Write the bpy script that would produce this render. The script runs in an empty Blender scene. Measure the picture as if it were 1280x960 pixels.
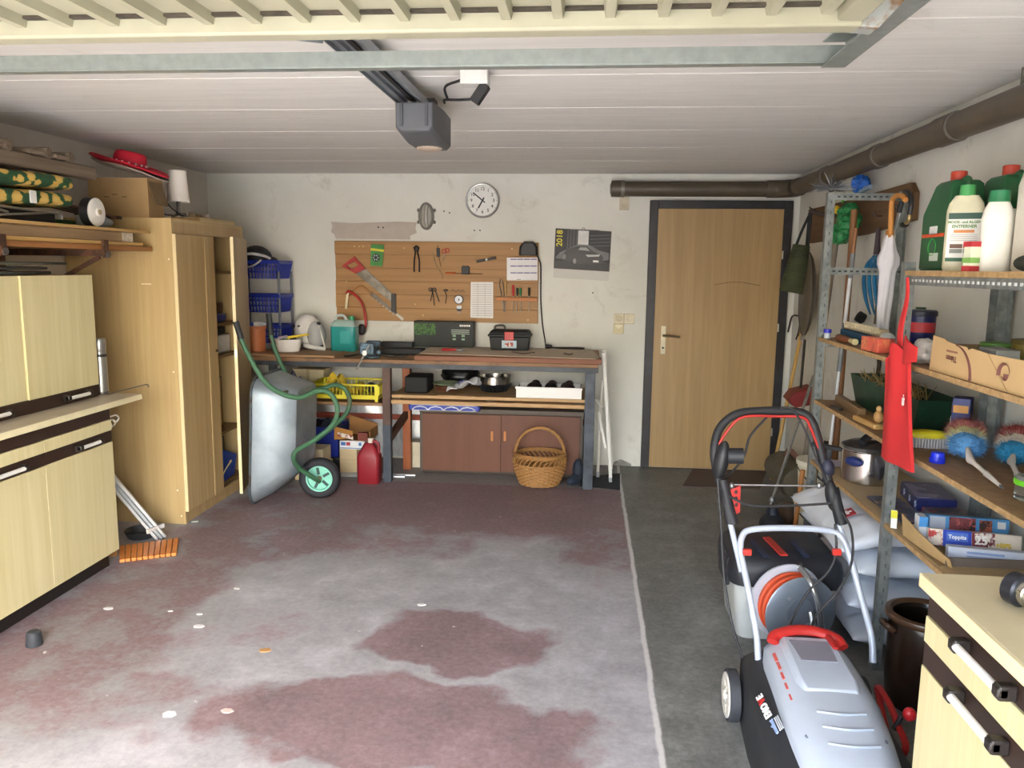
import bpy, bmesh, math, random
from mathutils import Vector, Matrix, Euler, noise

# ------------------------------------------------------------------ camera
F_PX = 987.8
YAW, PITCH, ROLL = 0.0933077, 0.1472712, 0.0122653
CAM = Vector((0.0, 0.0, 1.55))


def cam_rows():
    cy, sy = math.cos(YAW), math.sin(YAW)
    cp, sp = math.cos(PITCH), math.sin(PITCH)
    cr, sr = math.cos(ROLL), math.sin(ROLL)
    rz = Matrix(((cy, sy, 0), (-sy, cy, 0), (0, 0, 1)))
    a = Matrix(((1, 0, 0), (0, 0, -1), (0, 1, 0)))
    p = Matrix(((1, 0, 0), (0, cp, -sp), (0, sp, cp)))
    q = Matrix(((cr, -sr, 0), (sr, cr, 0), (0, 0, 1)))
    return q @ p @ a @ rz


ROWS = cam_rows()
scene = bpy.context.scene
COL = scene.collection
cam_data = bpy.data.cameras.new('camera')
cam_data.sensor_width = 36.0
cam_data.lens = F_PX * 36.0 / 1280.0
cam_data.clip_start = 0.02
cam = bpy.data.objects.new('camera', cam_data)
COL.objects.link(cam)
m4 = Matrix((ROWS[0], -ROWS[1], -ROWS[2])).transposed().to_4x4()
m4.translation = CAM
cam.matrix_world = m4
scene.camera = cam

# ------------------------------------------------------------------ light
world = bpy.data.worlds.new('sky')
scene.world = world
world.use_nodes = True
wn = world.node_tree
wn.nodes.clear()
w_out = wn.nodes.new('ShaderNodeOutputWorld')
w_bg = wn.nodes.new('ShaderNodeBackground')
w_sky = wn.nodes.new('ShaderNodeTexSky')
w_sky.sky_type = 'NISHITA'
w_sky.sun_disc = False
w_sky.sun_elevation = math.radians(46)
w_sky.sun_rotation = math.radians(163)
w_sky.air_density = 1.0
w_sky.dust_density = 3.0
w_sky.ozone_density = 1.0
w_bg.inputs['Strength'].default_value = 0.45
wn.links.new(w_sky.outputs[0], w_bg.inputs[0])
wn.links.new(w_bg.outputs[0], w_out.inputs[0])

sun_d = bpy.data.lights.new('sun', 'SUN')
sun_d.energy = 4.6
sun_d.angle = math.radians(0.6)
sun_d.color = (1.0, 0.95, 0.87)
sun = bpy.data.objects.new('sun', sun_d)
COL.objects.link(sun)
sun.location = (3, -8, 9)
sun.rotation_euler = Vector((-0.25, 0.74, -0.80)).to_track_quat('-Z', 'Y').to_euler()

vs = scene.view_settings
vs.view_transform = 'Standard'
vs.look = 'None'
vs.gamma = 1.0
vs.use_curve_mapping = False
vs.exposure = 2.62

# ------------------------------------------------------------------ helpers
R = math.radians
rnd = random.Random(7)


def ray(px, py):
    d = Vector(((px - 640) / F_PX, (py - 480) / F_PX, 1.0))
    return ROWS.transposed() @ d


def oX(px, py, x):
    r = ray(px, py)
    return CAM + r * (x / r.x)


def oY(px, py, y):
    r = ray(px, py)
    return CAM + r * (y / r.y)


def oZ(px, py, z):
    r = ray(px, py)
    return CAM + r * ((z - CAM.z) / r.z)


def V(*a):
    return Vector(a)


def rot(x=0, y=0, z=0):
    return Euler((R(x), R(y), R(z))).to_matrix()


def align(d, up=(0, 0, 1)):
    """matrix whose z column is d"""
    return Vector(d).to_track_quat('Z', 'Y').to_matrix()


class MB:
    def __init__(s):
        s.v, s.f, s.m = [], [], []
        s.k = 0

    def add(s, vs, fs):
        o = len(s.v)
        s.v += [Vector(p) for p in vs]
        for q in fs:
            s.f.append([i + o for i in q])
            s.m.append(s.k)
        return s

    def mat(s, k):
        s.k = k
        return s

    def box(s, c, d, rm=None):
        c = Vector(c)
        vs = []
        for i in range(8):
            p = Vector((((i & 1) - .5) * d[0], ((i >> 1 & 1) - .5) * d[1], ((i >> 2) - .5) * d[2]))
            vs.append(c + (rm @ p if rm else p))
        return s.add(vs, [(0, 2, 3, 1), (4, 5, 7, 6), (0, 1, 5, 4), (2, 6, 7, 3), (0, 4, 6, 2), (1, 3, 7, 5)])

    def bb(s, x0, x1, y0, y1, z0, z1):
        return s.box(((x0 + x1) / 2, (y0 + y1) / 2, (z0 + z1) / 2), (abs(x1 - x0), abs(y1 - y0), abs(z1 - z0)))

    def beam(s, a, b, w, h, up=(0, 0, 1)):
        a, b = Vector(a), Vector(b)
        d = b - a
        L = d.length
        z = d.normalized()
        u = Vector(up)
        x = u.cross(z)
        if x.length < 1e-4:
            x = Vector((1, 0, 0)).cross(z)
        x.normalize()
        y = z.cross(x)
        return s.box((a + b) / 2, (w, h, L), Matrix((x, y, z)).transposed())

    def cyl(s, a, b, r, r2=None, n=14):
        a, b = Vector(a), Vector(b)
        r2 = r if r2 is None else r2
        q = align(b - a)
        vs, fs = [], []
        for k, (c, rr) in enumerate(((a, r), (b, r2))):
            for i in range(n):
                t = 2 * math.pi * i / n
                vs.append(c + q @ Vector((rr * math.cos(t), rr * math.sin(t), 0)))
        for i in range(n):
            j = (i + 1) % n
            fs.append((i, j, n + j, n + i))
        fs.append(tuple(range(n - 1, -1, -1)))
        fs.append(tuple(range(n, 2 * n)))
        return s.add(vs, fs)

    def tube(s, pts, r, n=8, closed=False, sx=1.0):
        pts = [Vector(p) for p in pts]
        m = len(pts)
        rs = r if isinstance(r, (list, tuple)) else [r] * m
        vs, fs = [], []
        nx = None
        for i, p in enumerate(pts):
            if closed:
                t = pts[(i + 1) % m] - pts[i - 1]
            else:
                t = pts[min(i + 1, m - 1)] - pts[max(i - 1, 0)]
            if t.length < 1e-9:
                t = Vector((0, 0, 1))
            t.normalize()
            if nx is None:
                nx = t.orthogonal().normalized()
                if abs(t.z) < .9:
                    nx = Vector((0, 0, 1)).cross(t).normalized()
            else:
                nx = (nx - t * nx.dot(t))
                nx = nx.normalized() if nx.length > 1e-6 else t.orthogonal().normalized()
            ny = t.cross(nx)
            for k in range(n):
                a = 2 * math.pi * k / n
                vs.append(p + nx * (math.cos(a) * rs[i] * sx) + ny * (math.sin(a) * rs[i]))
        for i in range(m if closed else m - 1):
            a, b = i * n, ((i + 1) % m) * n
            for k in range(n):
                l = (k + 1) % n
                fs.append((a + k, a + l, b + l, b + k))
        if not closed:
            fs.append(tuple(range(n - 1, -1, -1)))
            fs.append(tuple(range((m - 1) * n, m * n)))
        return s.add(vs, fs)

    def lathe(s, prof, c=(0, 0, 0), n=24, rm=None, sx=1, sy=1, ring=False):
        c = Vector(c)
        vs, fs = [], []
        for (r, z) in prof:
            for i in range(n):
                t = 2 * math.pi * i / n
                p = Vector((r * math.cos(t) * sx, r * math.sin(t) * sy, z))
                vs.append(c + (rm @ p if rm else p))
        for k in range(len(prof) - 1):
            for i in range(n):
                j = (i + 1) % n
                fs.append((k * n + i, k * n + j, (k + 1) * n + j, (k + 1) * n + i))
        if ring:
            k = len(prof) - 1
            for i in range(n):
                j = (i + 1) % n
                fs.append((k * n + i, k * n + j, j, i))
        else:
            fs.append(tuple(range(n - 1, -1, -1)))
            fs.append(tuple(range((len(prof) - 1) * n, len(prof) * n)))
        return s.add(vs, fs)

    def ell(s, c, rad, rm=None, nu=16, nv=10):
        prof = [(math.sin(math.pi * k / nv), -math.cos(math.pi * k / nv)) for k in range(nv + 1)]
        prof[0] = (.02, -1)
        prof[-1] = (.02, 1)
        c = Vector(c)
        o = len(s.v)
        s.lathe(prof, (0, 0, 0), nu)
        for i in range(o, len(s.v)):
            p = s.v[i]
            p = Vector((p.x * rad[0], p.y * rad[1], p.z * rad[2]))
            s.v[i] = c + (rm @ p if rm else p)
        return s

    def prism(s, poly, o, U, W, T):
        """polygon (u,w) in plane o+u*U+w*W extruded by vector T"""
        o, U, W, T = Vector(o), Vector(U), Vector(W), Vector(T)
        n = len(poly)
        a = [o + U * p[0] + W * p[1] for p in poly]
        vs = a + [p + T for p in a]
        fs = [tuple(range(n)), tuple(range(2 * n - 1, n - 1, -1))]
        for i in range(n):
            j = (i + 1) % n
            fs.append((i, n + i, n + j, j))
        return s.add(vs, fs)

    def loft(s, loops, cap=True):
        n = len(loops[0])
        vs, fs = [], []
        for l in loops:
            vs += list(l)
        for k in range(len(loops) - 1):
            for i in range(n):
                j = (i + 1) % n
                fs.append((k * n + i, k * n + j, (k + 1) * n + j, (k + 1) * n + i))
        if cap:
            fs.append(tuple(range(n - 1, -1, -1)))
            fs.append(tuple(range((len(loops) - 1) * n, len(loops) * n)))
        return s.add(vs, fs)

    def sheet(s, fn, nu, nv, th=.002):
        """fn(u,v)->Vector ; solid sheet"""
        P = [[Vector(fn(i / nu, j / nv)) for i in range(nu + 1)] for j in range(nv + 1)]
        N = [[None] * (nu + 1) for _ in range(nv + 1)]
        for j in range(nv + 1):
            for i in range(nu + 1):
                du = P[j][min(i + 1, nu)] - P[j][max(i - 1, 0)]
                dv = P[min(j + 1, nv)][i] - P[max(j - 1, 0)][i]
                q = du.cross(dv)
                N[j][i] = q.normalized() if q.length > 1e-12 else Vector((0, 0, 1))
        w = nu + 1
        vs = [P[j][i] + N[j][i] * th / 2 for j in range(nv + 1) for i in range(w)]
        o = len(vs)
        vs += [P[j][i] - N[j][i] * th / 2 for j in range(nv + 1) for i in range(w)]
        fs = []
        for j in range(nv):
            for i in range(nu):
                a = j * w + i
                fs.append((a, a + 1, a + w + 1, a + w))
                fs.append((o + a, o + a + w, o + a + w + 1, o + a + 1))
        ring = [i for i in range(w)] + [j * w + nu for j in range(1, nv + 1)] + \
               [nv * w + i for i in range(nu - 1, -1, -1)] + [j * w for j in range(nv - 1, 0, -1)]
        for k in range(len(ring)):
            a, b = ring[k], ring[(k + 1) % len(ring)]
            fs.append((a, o + a, o + b, b))
        return s.add(vs, fs)

    def build(s, name, mats, parent=None, bev=0, seg=2, ang=38, sub=0, world=True):
        me = bpy.data.meshes.new(name)
        off = Vector((0, 0, 0))
        base = None
        if parent is not None and world:
            base = parent
        me.from_pydata([tuple(p) for p in s.v], [], s.f)
        me.polygons.foreach_set('use_smooth', [True] * len(me.polygons))
        if not isinstance(mats, (list, tuple)):
            mats = [mats]
        for x in mats:
            me.materials.append(x)
        if len(mats) > 1:
            me.polygons.foreach_set('material_index', s.m)
        bm = bmesh.new()
        bm.from_mesh(me)
        bmesh.ops.recalc_face_normals(bm, faces=bm.faces)
        bm.to_mesh(me)
        bm.free()
        me.set_sharp_from_angle(angle=R(ang))
        o = bpy.data.objects.new(name, me)
        COL.objects.link(o)
        if parent is not None:
            o.parent = parent
            if world:
                o.matrix_parent_inverse = wmat(parent).inverted()
        if bev:
            b = o.modifiers.new('bevel', 'BEVEL')
            b.width = bev
            b.segments = seg
            b.limit_method = 'ANGLE'
            b.angle_limit = R(40)
            b.harden_normals = False
        if sub:
            b = o.modifiers.new('sub', 'SUBSURF')
            b.levels = sub
            b.render_levels = sub
        return o


def wmat(o):
    m = o.matrix_basis.copy()
    if o.parent is not None:
        m = wmat(o.parent) @ o.matrix_parent_inverse @ m
    return m


def thing(name, label, cat, loc=(0, 0, 0), rz=0, group=None):
    o = bpy.data.objects.new(name, None)
    o.empty_display_size = .05
    COL.objects.link(o)
    o.location = loc
    o.rotation_euler = (0, 0, R(rz))
    return tag(o, label, cat, group)


def tag(o, label, cat, group=None):
    o['label'] = label
    o['category'] = cat
    if group:
        o['group'] = group
    return o


def struct(o):
    o['kind'] = 'structure'
    return o


def curve_pts(ctrl, n=8, closed=False):
    """Catmull-Rom through control points"""
    c = [Vector(p) for p in ctrl]
    m = len(c)
    out = []
    for i in range(m if closed else m - 1):
        if closed:
            p0, p1, p2, p3 = c[i - 1], c[i], c[(i + 1) % m], c[(i + 2) % m]
        else:
            p1, p2 = c[i], c[i + 1]
            p0 = c[i - 1] if i else p1 * 2 - p2
            p3 = c[i + 2] if i + 2 < m else p2 * 2 - p1
        for k in range(n):
            t = k / n
            out.append(.5 * ((2 * p1) + (p2 - p0) * t + (2 * p0 - 5 * p1 + 4 * p2 - p3) * t * t +
                             (3 * p1 - p0 - 3 * p2 + p3) * t ** 3))
    if not closed:
        out.append(c[-1])
    return out


def crumple(c, rad, seed, amp=.32, sc=26., zmin=None, rm=None):
    """a creased bag-like lump"""
    m = MB().ell(c, rad, rm, 34, 22)
    c = Vector(c)
    for i, p in enumerate(m.v):
        d = p - c
        n1 = abs(noise.noise(d * sc + V(seed, 0, 0)))
        n2 = abs(noise.noise(d * sc * 2.3 + V(0, seed, 0)))
        q = c + d * (1.08 - amp * (n1 + .5 * n2))
        if zmin is not None:
            q.z = max(q.z, zmin)
        m.v[i] = q
    return m


def rrect(w, h, r, n=4):
    """rounded rectangle polygon centred at 0"""
    out = []
    for cx, cy, a0 in ((w / 2 - r, h / 2 - r, 0), (-w / 2 + r, h / 2 - r, 90), (-w / 2 + r, -h / 2 + r, 180), (w / 2 - r, -h / 2 + r, 270)):
        for k in range(n + 1):
            a = R(a0 + 90 * k / n)
            out.append((cx + r * math.cos(a), cy + r * math.sin(a)))
    return out


def circ(r, n=16, sx=1, sy=1):
    return [(r * sx * math.cos(2 * math.pi * k / n), r * sy * math.sin(2 * math.pi * k / n)) for k in range(n)]


def text(s, size, origin, U, W, mat, parent, name='lettering', th=.0006, bold=0.0, align_x='CENTER', sx=1.0):
    """flat lettering whose baseline runs along U and whose up is W"""
    cu = bpy.data.curves.new('txt', 'FONT')
    cu.body = s
    cu.size = size
    cu.align_x = align_x
    cu.align_y = 'CENTER'
    cu.extrude = th
    cu.offset = bold
    cu.resolution_u = 3
    t = bpy.data.objects.new('txt', cu)
    COL.objects.link(t)
    dg = bpy.context.evaluated_depsgraph_get()
    dg.update()
    me = bpy.data.meshes.new_from_object(t.evaluated_get(dg))
    bpy.data.objects.remove(t)
    bpy.data.curves.remove(cu)
    U, W = Vector(U).normalized(), Vector(W).normalized()
    N = U.cross(W)
    o3 = Vector(origin)
    for v in me.vertices:
        c = v.co.copy()
        v.co = o3 + U * c.x * sx + W * c.y + N * c.z
    me.name = name
    me.materials.clear()
    me.materials.append(mat)
    o = bpy.data.objects.new(name, me)
    COL.objects.link(o)
    if parent is not None:
        o.parent = parent
        o.matrix_parent_inverse = wmat(parent).inverted()
    return o


def copy_tree(o, parent=None):
    c = o.copy()
    COL.objects.link(c)
    if parent is not None:
        c.parent = parent
    for ch in list(o.children):
        copy_tree(ch, c)
    return c


# ------------------------------------------------------------------ materials
def srgb(h):
    h = h.lstrip('#')
    o = []
    for i in (0, 2, 4):
        c = int(h[i:i + 2], 16) / 255
        o.append(c / 12.92 if c <= .04045 else ((c + .055) / 1.055) ** 2.4)
    return (o[0], o[1], o[2], 1)


MATS = {}


def new_mat(name):
    m = bpy.data.materials.new(name)
    m.use_nodes = True
    nt = m.node_tree
    bs = nt.nodes['Principled BSDF']
    return m, nt, bs


def N(nt, t, **kw):
    n = nt.nodes.new(t)
    for k, v in kw.items():
        if k.startswith('i_'):
            n.inputs[k[2:].replace('_', ' ')].default_value = v
        else:
            setattr(n, k, v)
    return n


def coords(nt, scale=(1, 1, 1), rotz=0, which='Object'):
    tc = N(nt, 'ShaderNodeTexCoord')
    mp = N(nt, 'ShaderNodeMapping')
    mp.inputs['Scale'].default_value = scale
    mp.inputs['Rotation'].default_value = (0, 0, rotz)
    nt.links.new(tc.outputs[which], mp.inputs[0])
    return mp.outputs[0]


def ramp(nt, fac, stops):
    r = N(nt, 'ShaderNodeValToRGB')
    e = r.color_ramp.elements
    while len(e) < len(stops):
        e.new(.5)
    for i, (p, c) in enumerate(stops):
        e[i].position = p
        e[i].color = c if not isinstance(c, str) else srgb(c)
    nt.links.new(fac, r.inputs[0])
    return r.outputs[0]


def mix(nt, fac, a, b, mode='MIX'):
    m = N(nt, 'ShaderNodeMix', data_type='RGBA', blend_type=mode)
    for s, v in ((0, fac), (6, a), (7, b)):
        if isinstance(v, str):
            v = srgb(v)
        if isinstance(v, (int, float, tuple)):
            m.inputs[s].default_value = v
        else:
            nt.links.new(v, m.inputs[s])
    return m.outputs[2]


def noise_tex(nt, vec, scale, detail=4, rough=.6, dist=0):
    n = N(nt, 'ShaderNodeTexNoise')
    n.inputs['Scale'].default_value = scale
    n.inputs['Detail'].default_value = detail
    n.inputs['Roughness'].default_value = rough
    n.inputs['Distortion'].default_value = dist
    nt.links.new(vec, n.inputs['Vector'])
    return n.outputs[0]


def bump(nt, bs, h, strength, dist=.01):
    b = N(nt, 'ShaderNodeBump')
    b.inputs['Strength'].default_value = strength
    b.inputs['Distance'].default_value = dist
    nt.links.new(h, b.inputs['Height'])
    nt.links.new(b.outputs[0], bs.inputs['Normal'])


def P(col, rough=.5, metal=0., var=.10, scale=14., bmp=0., spec=.5, trans=0., alpha=1., emit=None, estr=0., coat=0.):
    """plain procedural: colour with gentle mottling"""
    key = ('P', col, rough, metal, var, scale, bmp, spec, trans, alpha, emit, estr, coat)
    if key in MATS:
        return MATS[key]
    m, nt, bs = new_mat('paint_' + col.strip('#'))
    c = coords(nt)
    n = noise_tex(nt, c, scale)
    base = srgb(col)
    dk = tuple(x * (1 - var) for x in base[:3]) + (1,)
    lt = tuple(min(1, x * (1 + var)) for x in base[:3]) + (1,)
    nt.links.new(ramp(nt, n, ((.3, dk), (.7, lt))), bs.inputs['Base Color'])
    bs.inputs['Roughness'].default_value = rough
    bs.inputs['Metallic'].default_value = metal
    bs.inputs['Specular IOR Level'].default_value = spec
    bs.inputs['Transmission Weight'].default_value = trans
    bs.inputs['Alpha'].default_value = alpha
    bs.inputs['Coat Weight'].default_value = coat
    if bmp:
        bump(nt, bs, noise_tex(nt, c, scale * 3), bmp, .004)
    if emit:
        bs.inputs['Emission Color'].default_value = srgb(emit)
        bs.inputs['Emission Strength'].default_value = estr
    MATS[key] = m
    return m


def W(c1, c2, axis='z', scale=1., rough=.5, fine=60., bmp=.05, dirt=None):
    """wood grain running along axis"""
    key = ('W', c1, c2, axis, scale, rough, fine, bmp, dirt)
    if key in MATS:
        return MATS[key]
    m, nt, bs = new_mat('wood_' + c1.strip('#'))
    k = {'x': (.04, 1, 1), 'y': (1, .04, 1), 'z': (1, 1, .04)}[axis]
    c = coords(nt, tuple(v * scale for v in k))
    a = noise_tex(nt, c, fine, 6, .65)
    b = noise_tex(nt, c, fine * .22, 3, .5, 1.2)
    x = N(nt, 'ShaderNodeMath', operation='ADD')
    nt.links.new(a, x.inputs[0])
    nt.links.new(b, x.inputs[1])
    y = N(nt, 'ShaderNodeMath', operation='MULTIPLY')
    nt.links.new(x.outputs[0], y.inputs[0])
    y.inputs[1].default_value = .5
    col = ramp(nt, y.outputs[0], ((.36, c1), (.64, c2)))
    if dirt:
        d = noise_tex(nt, coords(nt), 5, 6, .7)
        col = mix(nt, ramp(nt, d, ((.5, (0, 0, 0, 1)), (.72, (.8, .8, .8, 1)))), col, dirt)
    nt.links.new(col, bs.inputs['Base Color'])
    bs.inputs['Roughness'].default_value = rough
    if bmp:
        bump(nt, bs, y.outputs[0], bmp, .004)
    MATS[key] = m
    return m


def spots(c1, c2, scale=12., lo=.48, hi=.56, rough=.6, metal=0., c3=None, bmp=0., vor=False, sc=(1, 1, 1)):
    """two (or three) colours in blotches: rust on paint, prints on packaging"""
    key = ('S', c1, c2, scale, lo, hi, rough, metal, c3, bmp, vor, sc)
    if key in MATS:
        return MATS[key]
    m, nt, bs = new_mat('mottled_' + c1.strip('#'))
    c = coords(nt, sc)
    n = noise_tex(nt, c, scale, 5, .6)
    col = mix(nt, ramp(nt, n, ((lo, (0, 0, 0, 1)), (hi, (1, 1, 1, 1)))), c1, c2)
    if c3:
        n2 = noise_tex(nt, c, scale * 1.9, 5, .6, .6)
        col = mix(nt, ramp(nt, n2, ((.55, (0, 0, 0, 1)), (.6, (1, 1, 1, 1)))), col, c3)
    nt.links.new(col, bs.inputs['Base Color'])
    bs.inputs['Roughness'].default_value = rough
    bs.inputs['Metallic'].default_value = metal
    if bmp:
        bump(nt, bs, n, bmp, .004)
    MATS[key] = m
    return m
# ------------------------------------------------------------------ room shell
XL, XR, YB, YF, ZC = -3.02, 1.55, 6.16, -0.35, 2.25
DX0, DX1, DZ = -2.02, 0.56, 2.03       # garage door opening


def floor_mat():
    m, nt, bs = new_mat('worn_floor')
    c = coords(nt)
    sx = N(nt, 'ShaderNodeSeparateXYZ')
    nt.links.new(c, sx.inputs[0])
    big = noise_tex(nt, c, 1.15, 7, .62, .35)
    mid = noise_tex(nt, c, 4.2, 12, .74, .15)
    fine = noise_tex(nt, c, 40, 5, .7)
    grey = ramp(nt, mid, ((.28, '#838285'), (.5, '#a1a0a4'), (.74, '#c4c4ca')))
    red = ramp(nt, mid, ((.28, '#543d3f'), (.55, '#764f53'), (.78, '#947478')))
    # where paint survives: blots of paint left between the worn drive lanes
    wob = N(nt, 'ShaderNodeTexNoise')
    wob.inputs['Scale'].default_value = 2.6
    wob.inputs['Detail'].default_value = 6
    nt.links.new(c, wob.inputs['Vector'])
    wv = N(nt, 'ShaderNodeVectorMath', operation='MULTIPLY_ADD')
    nt.links.new(wob.outputs['Color'], wv.inputs[0])
    wv.inputs[1].default_value = (.55, .55, 0)
    nt.links.new(c, wv.inputs[2])
    acc = None
    for bx, by, rx, ry, amt in ((-.52, 3.06, .42, .27, .8), (-.60, 2.44, .78, .30, .9), (-1.75, 4.5, .8, .9, .56), (-.55, 5.15, 1.6, .8, .78),
                                (-2.05, 3.1, .5, 1.1, .5), (-.95, 4.25, .5, .4, .4), (-1.75, 2.5, .55, .35, .42), (-1.4, 3.1, .35, .3, .3), (.2, 4.6, .5, .9, .5), (-1.3, 1.6, 1.0, .6, .4)):
        d = N(nt, 'ShaderNodeVectorMath', operation='SUBTRACT')
        nt.links.new(wv.outputs[0], d.inputs[0])
        d.inputs[1].default_value = (bx + .27, by + .27, 0)
        e = N(nt, 'ShaderNodeVectorMath', operation='MULTIPLY')
        nt.links.new(d.outputs[0], e.inputs[0])
        e.inputs[1].default_value = (1 / rx, 1 / ry, 0)
        ln = N(nt, 'ShaderNodeVectorMath', operation='LENGTH')
        nt.links.new(e.outputs[0], ln.inputs[0])
        mr = N(nt, 'ShaderNodeMapRange')
        nt.links.new(ln.outputs['Value'], mr.inputs[0])
        mr.inputs[1].default_value = .65
        mr.inputs[2].default_value = 1.15
        mr.inputs[3].default_value = amt
        mr.inputs[4].default_value = 0
        if acc is None:
            acc = mr.outputs[0]
        else:
            mx = N(nt, 'ShaderNodeMath', operation='MAXIMUM')
            nt.links.new(acc, mx.inputs[0])
            nt.links.new(mr.outputs[0], mx.inputs[1])
            acc = mx.outputs[0]
    mk = N(nt, 'ShaderNodeMath', operation='MULTIPLY_ADD')
    nt.links.new(mid, mk.inputs[0])
    mk.inputs[1].default_value = 1.35
    mk2 = N(nt, 'ShaderNodeMath', operation='ADD')
    nt.links.new(acc, mk2.inputs[0])
    mk2.inputs[1].default_value = -.70
    nt.links.new(mk2.outputs[0], mk.inputs[2])
    painted = ramp(nt, mk.outputs[0], ((.24, (.03, .03, .03, 1)), (.52, (.82, .82, .82, 1))))
    worn = mix(nt, painted, grey, red)
    chips = ramp(nt, noise_tex(nt, c, 21, 3, .5), ((.745, (0, 0, 0, 1)), (.765, (1, 1, 1, 1))))
    worn = mix(nt, chips, worn, '#d8d4d2')
    dark = ramp(nt, mid, ((.28, '#42433f'), (.5, '#6a6b67'), (.62, '#7f807c'), (.78, '#a2a29e')))
    back = ramp(nt, mid, ((.3, '#6f6c68'), (.7, '#9a9691')))

    def gt(v, t, soft=.004):
        r = N(nt, 'ShaderNodeMapRange')
        nt.links.new(v, r.inputs[0])
        r.inputs[1].default_value = t - soft
        r.inputs[2].default_value = t + soft
        return r.outputs[0]
    jig = N(nt, 'ShaderNodeMath', operation='MULTIPLY_ADD')
    nt.links.new(mid, jig.inputs[0])
    jig.inputs[1].default_value = .03
    nt.links.new(sx.outputs[0], jig.inputs[2])
    col = mix(nt, gt(sx.outputs[1], 5.47), worn, back)
    col = mix(nt, gt(jig.outputs[0], .280), col, '#d2d0ce')
    col = mix(nt, gt(jig.outputs[0], .300), col, dark)
    col = mix(nt, .12, col, ramp(nt, fine, ((.3, '#333333'), (.7, '#dddddd'))))
    nt.links.new(col, bs.inputs['Base Color'])
    rg = ramp(nt, mid, ((.3, (.42, .42, .42, 1)), (.7, (.75, .75, .75, 1))))
    nt.links.new(rg, bs.inputs['Roughness'])
    bump(nt, bs, mid, .25, .006)
    return m


def plaster_mat(name, c1, c2, c3, stain='#a89f90', dark_low=False):
    m, nt, bs = new_mat(name)
    c = coords(nt)
    a = noise_tex(nt, c, 1.3, 6, .6)
    b = noise_tex(nt, c, 14, 6, .65)
    col = ramp(nt, a, ((.3, c1), (.55, c2), (.75, c3)))
    sp = ramp(nt, noise_tex(nt, c, 3.1, 8, .75, .6), ((.56, (0, 0, 0, 1)), (.76, (.62, .62, .62, 1))))
    col = mix(nt, sp, col, stain)
    nt.links.new(col, bs.inputs['Base Color'])
    bs.inputs['Roughness'].default_value = .9
    bump(nt, bs, b, .35, .006)
    return m


def ceiling_mat():
    m, nt, bs = new_mat('whitewashed_ceiling')
    c = coords(nt, (.35, 5, 1))
    a = noise_tex(nt, c, 6, 6, .7)
    col = ramp(nt, a, ((.3, '#d9d7d2'), (.6, '#e4e2de'), (.8, '#eceae6')))
    sp = ramp(nt, noise_tex(nt, coords(nt), 2.2, 8, .75, .6), ((.6, (0, 0, 0, 1)), (.8, (.6, .6, .6, 1))))
    col = mix(nt, sp, col, '#b9b0a4')
    nt.links.new(col, bs.inputs['Base Color'])
    bs.inputs['Roughness'].default_value = .92
    bump(nt, bs, a, .4, .006)
    return m


M_FLOOR = floor_mat()
M_WALL = plaster_mat('plaster_wall', '#d6d5cb', '#e0dfd6', '#e9e8e0')
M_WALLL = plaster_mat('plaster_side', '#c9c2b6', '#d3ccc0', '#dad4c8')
M_CEIL = ceiling_mat()

struct(MB().bb(XL - .2, XR + .2, YF - .25, YB + .2, -.15, 0).build('floor', M_FLOOR))
wb = struct(MB().bb(XL - .2, XR + .2, YB, YB + .2, 0, ZC + .2).build('wall_back', M_WALL))
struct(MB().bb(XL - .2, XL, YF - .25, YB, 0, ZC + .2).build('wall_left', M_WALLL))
struct(MB().bb(XR, XR + .2, YF - .25, YB, 0, ZC + .2).build('wall_right', M_WALL))
wf = MB()
wf.bb(XL, DX0, YF - .25, YF, 0, ZC + .006)
wf.bb(DX1, XR, YF - .25, YF, 0, ZC + .006)
wf.bb(DX0, DX1, YF - .25, YF, DZ + .1, ZC + .006)
struct(wf.build('wall_front', M_WALL))
ce = struct(MB().bb(XL, XR, YF - .25, YB, ZC + .006, ZC + .2).build('ceiling', M_CEIL))
seams = [YF, .62, 1.22, 1.83, 2.43, 3.043, 3.65, 4.24, 4.83, 5.413, YB - .002]
for a, b in zip(seams[:-1], seams[1:]):
    MB().bb(XL + .002, XR - .002, a + .004, b - .004, ZC, ZC + .008).build('ceiling_slab', M_CEIL, ce, bev=.003, seg=1)

# bare plaster patch above the pegboard, chipped edge
pa = [oY(x, y, YB) for x, y in ((414, 277), (440, 279), (470, 278), (500, 277), (521, 278), (519, 285), (521, 291), (512, 295), (513, 299.5), (420, 298.5), (418, 293), (414, 290), (416, 283))]
MB().prism([(p.x, p.z) for p in pa], (0, YB - .003, 0), (1, 0, 0), (0, 0, 1), (0, .004, 0)).build('bare_patch', P('#bdb3a8', .95, var=.06, bmp=.2), wb)
for x, y, s in ((473, 284, .007), (479, 284.5, .007), (593, 288, .006), (600, 288, .006), (555, 264, .006), (562, 266, .006), (741, 366, .006)):
    p = oY(x, y, YB)
    MB().cyl((p.x, YB - .004, p.z), (p.x, YB + .004, p.z), s, n=8).build('plug_hole', P('#4a4440', .9), wb)
MB().prism([(p.x, p.z) for p in [oY(x, y, YB) for x, y in ((765, 583), (768, 577), (776, 574), (783, 577), (789, 580), (789, 584), (776, 586))]],
           (0, YB - .003, 0), (1, 0, 0), (0, 0, 1), (0, .004, 0)).build('flaked_patch', P('#98968f', .95, var=.3, scale=30), wb)

# outside: driveway in front of the opening
struct(MB().bb(-16, 16, -30, YF - .25, -.15, -.01).build('ground', P('#bfbcb5', .9, var=.08, scale=3, bmp=.1)))

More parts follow.
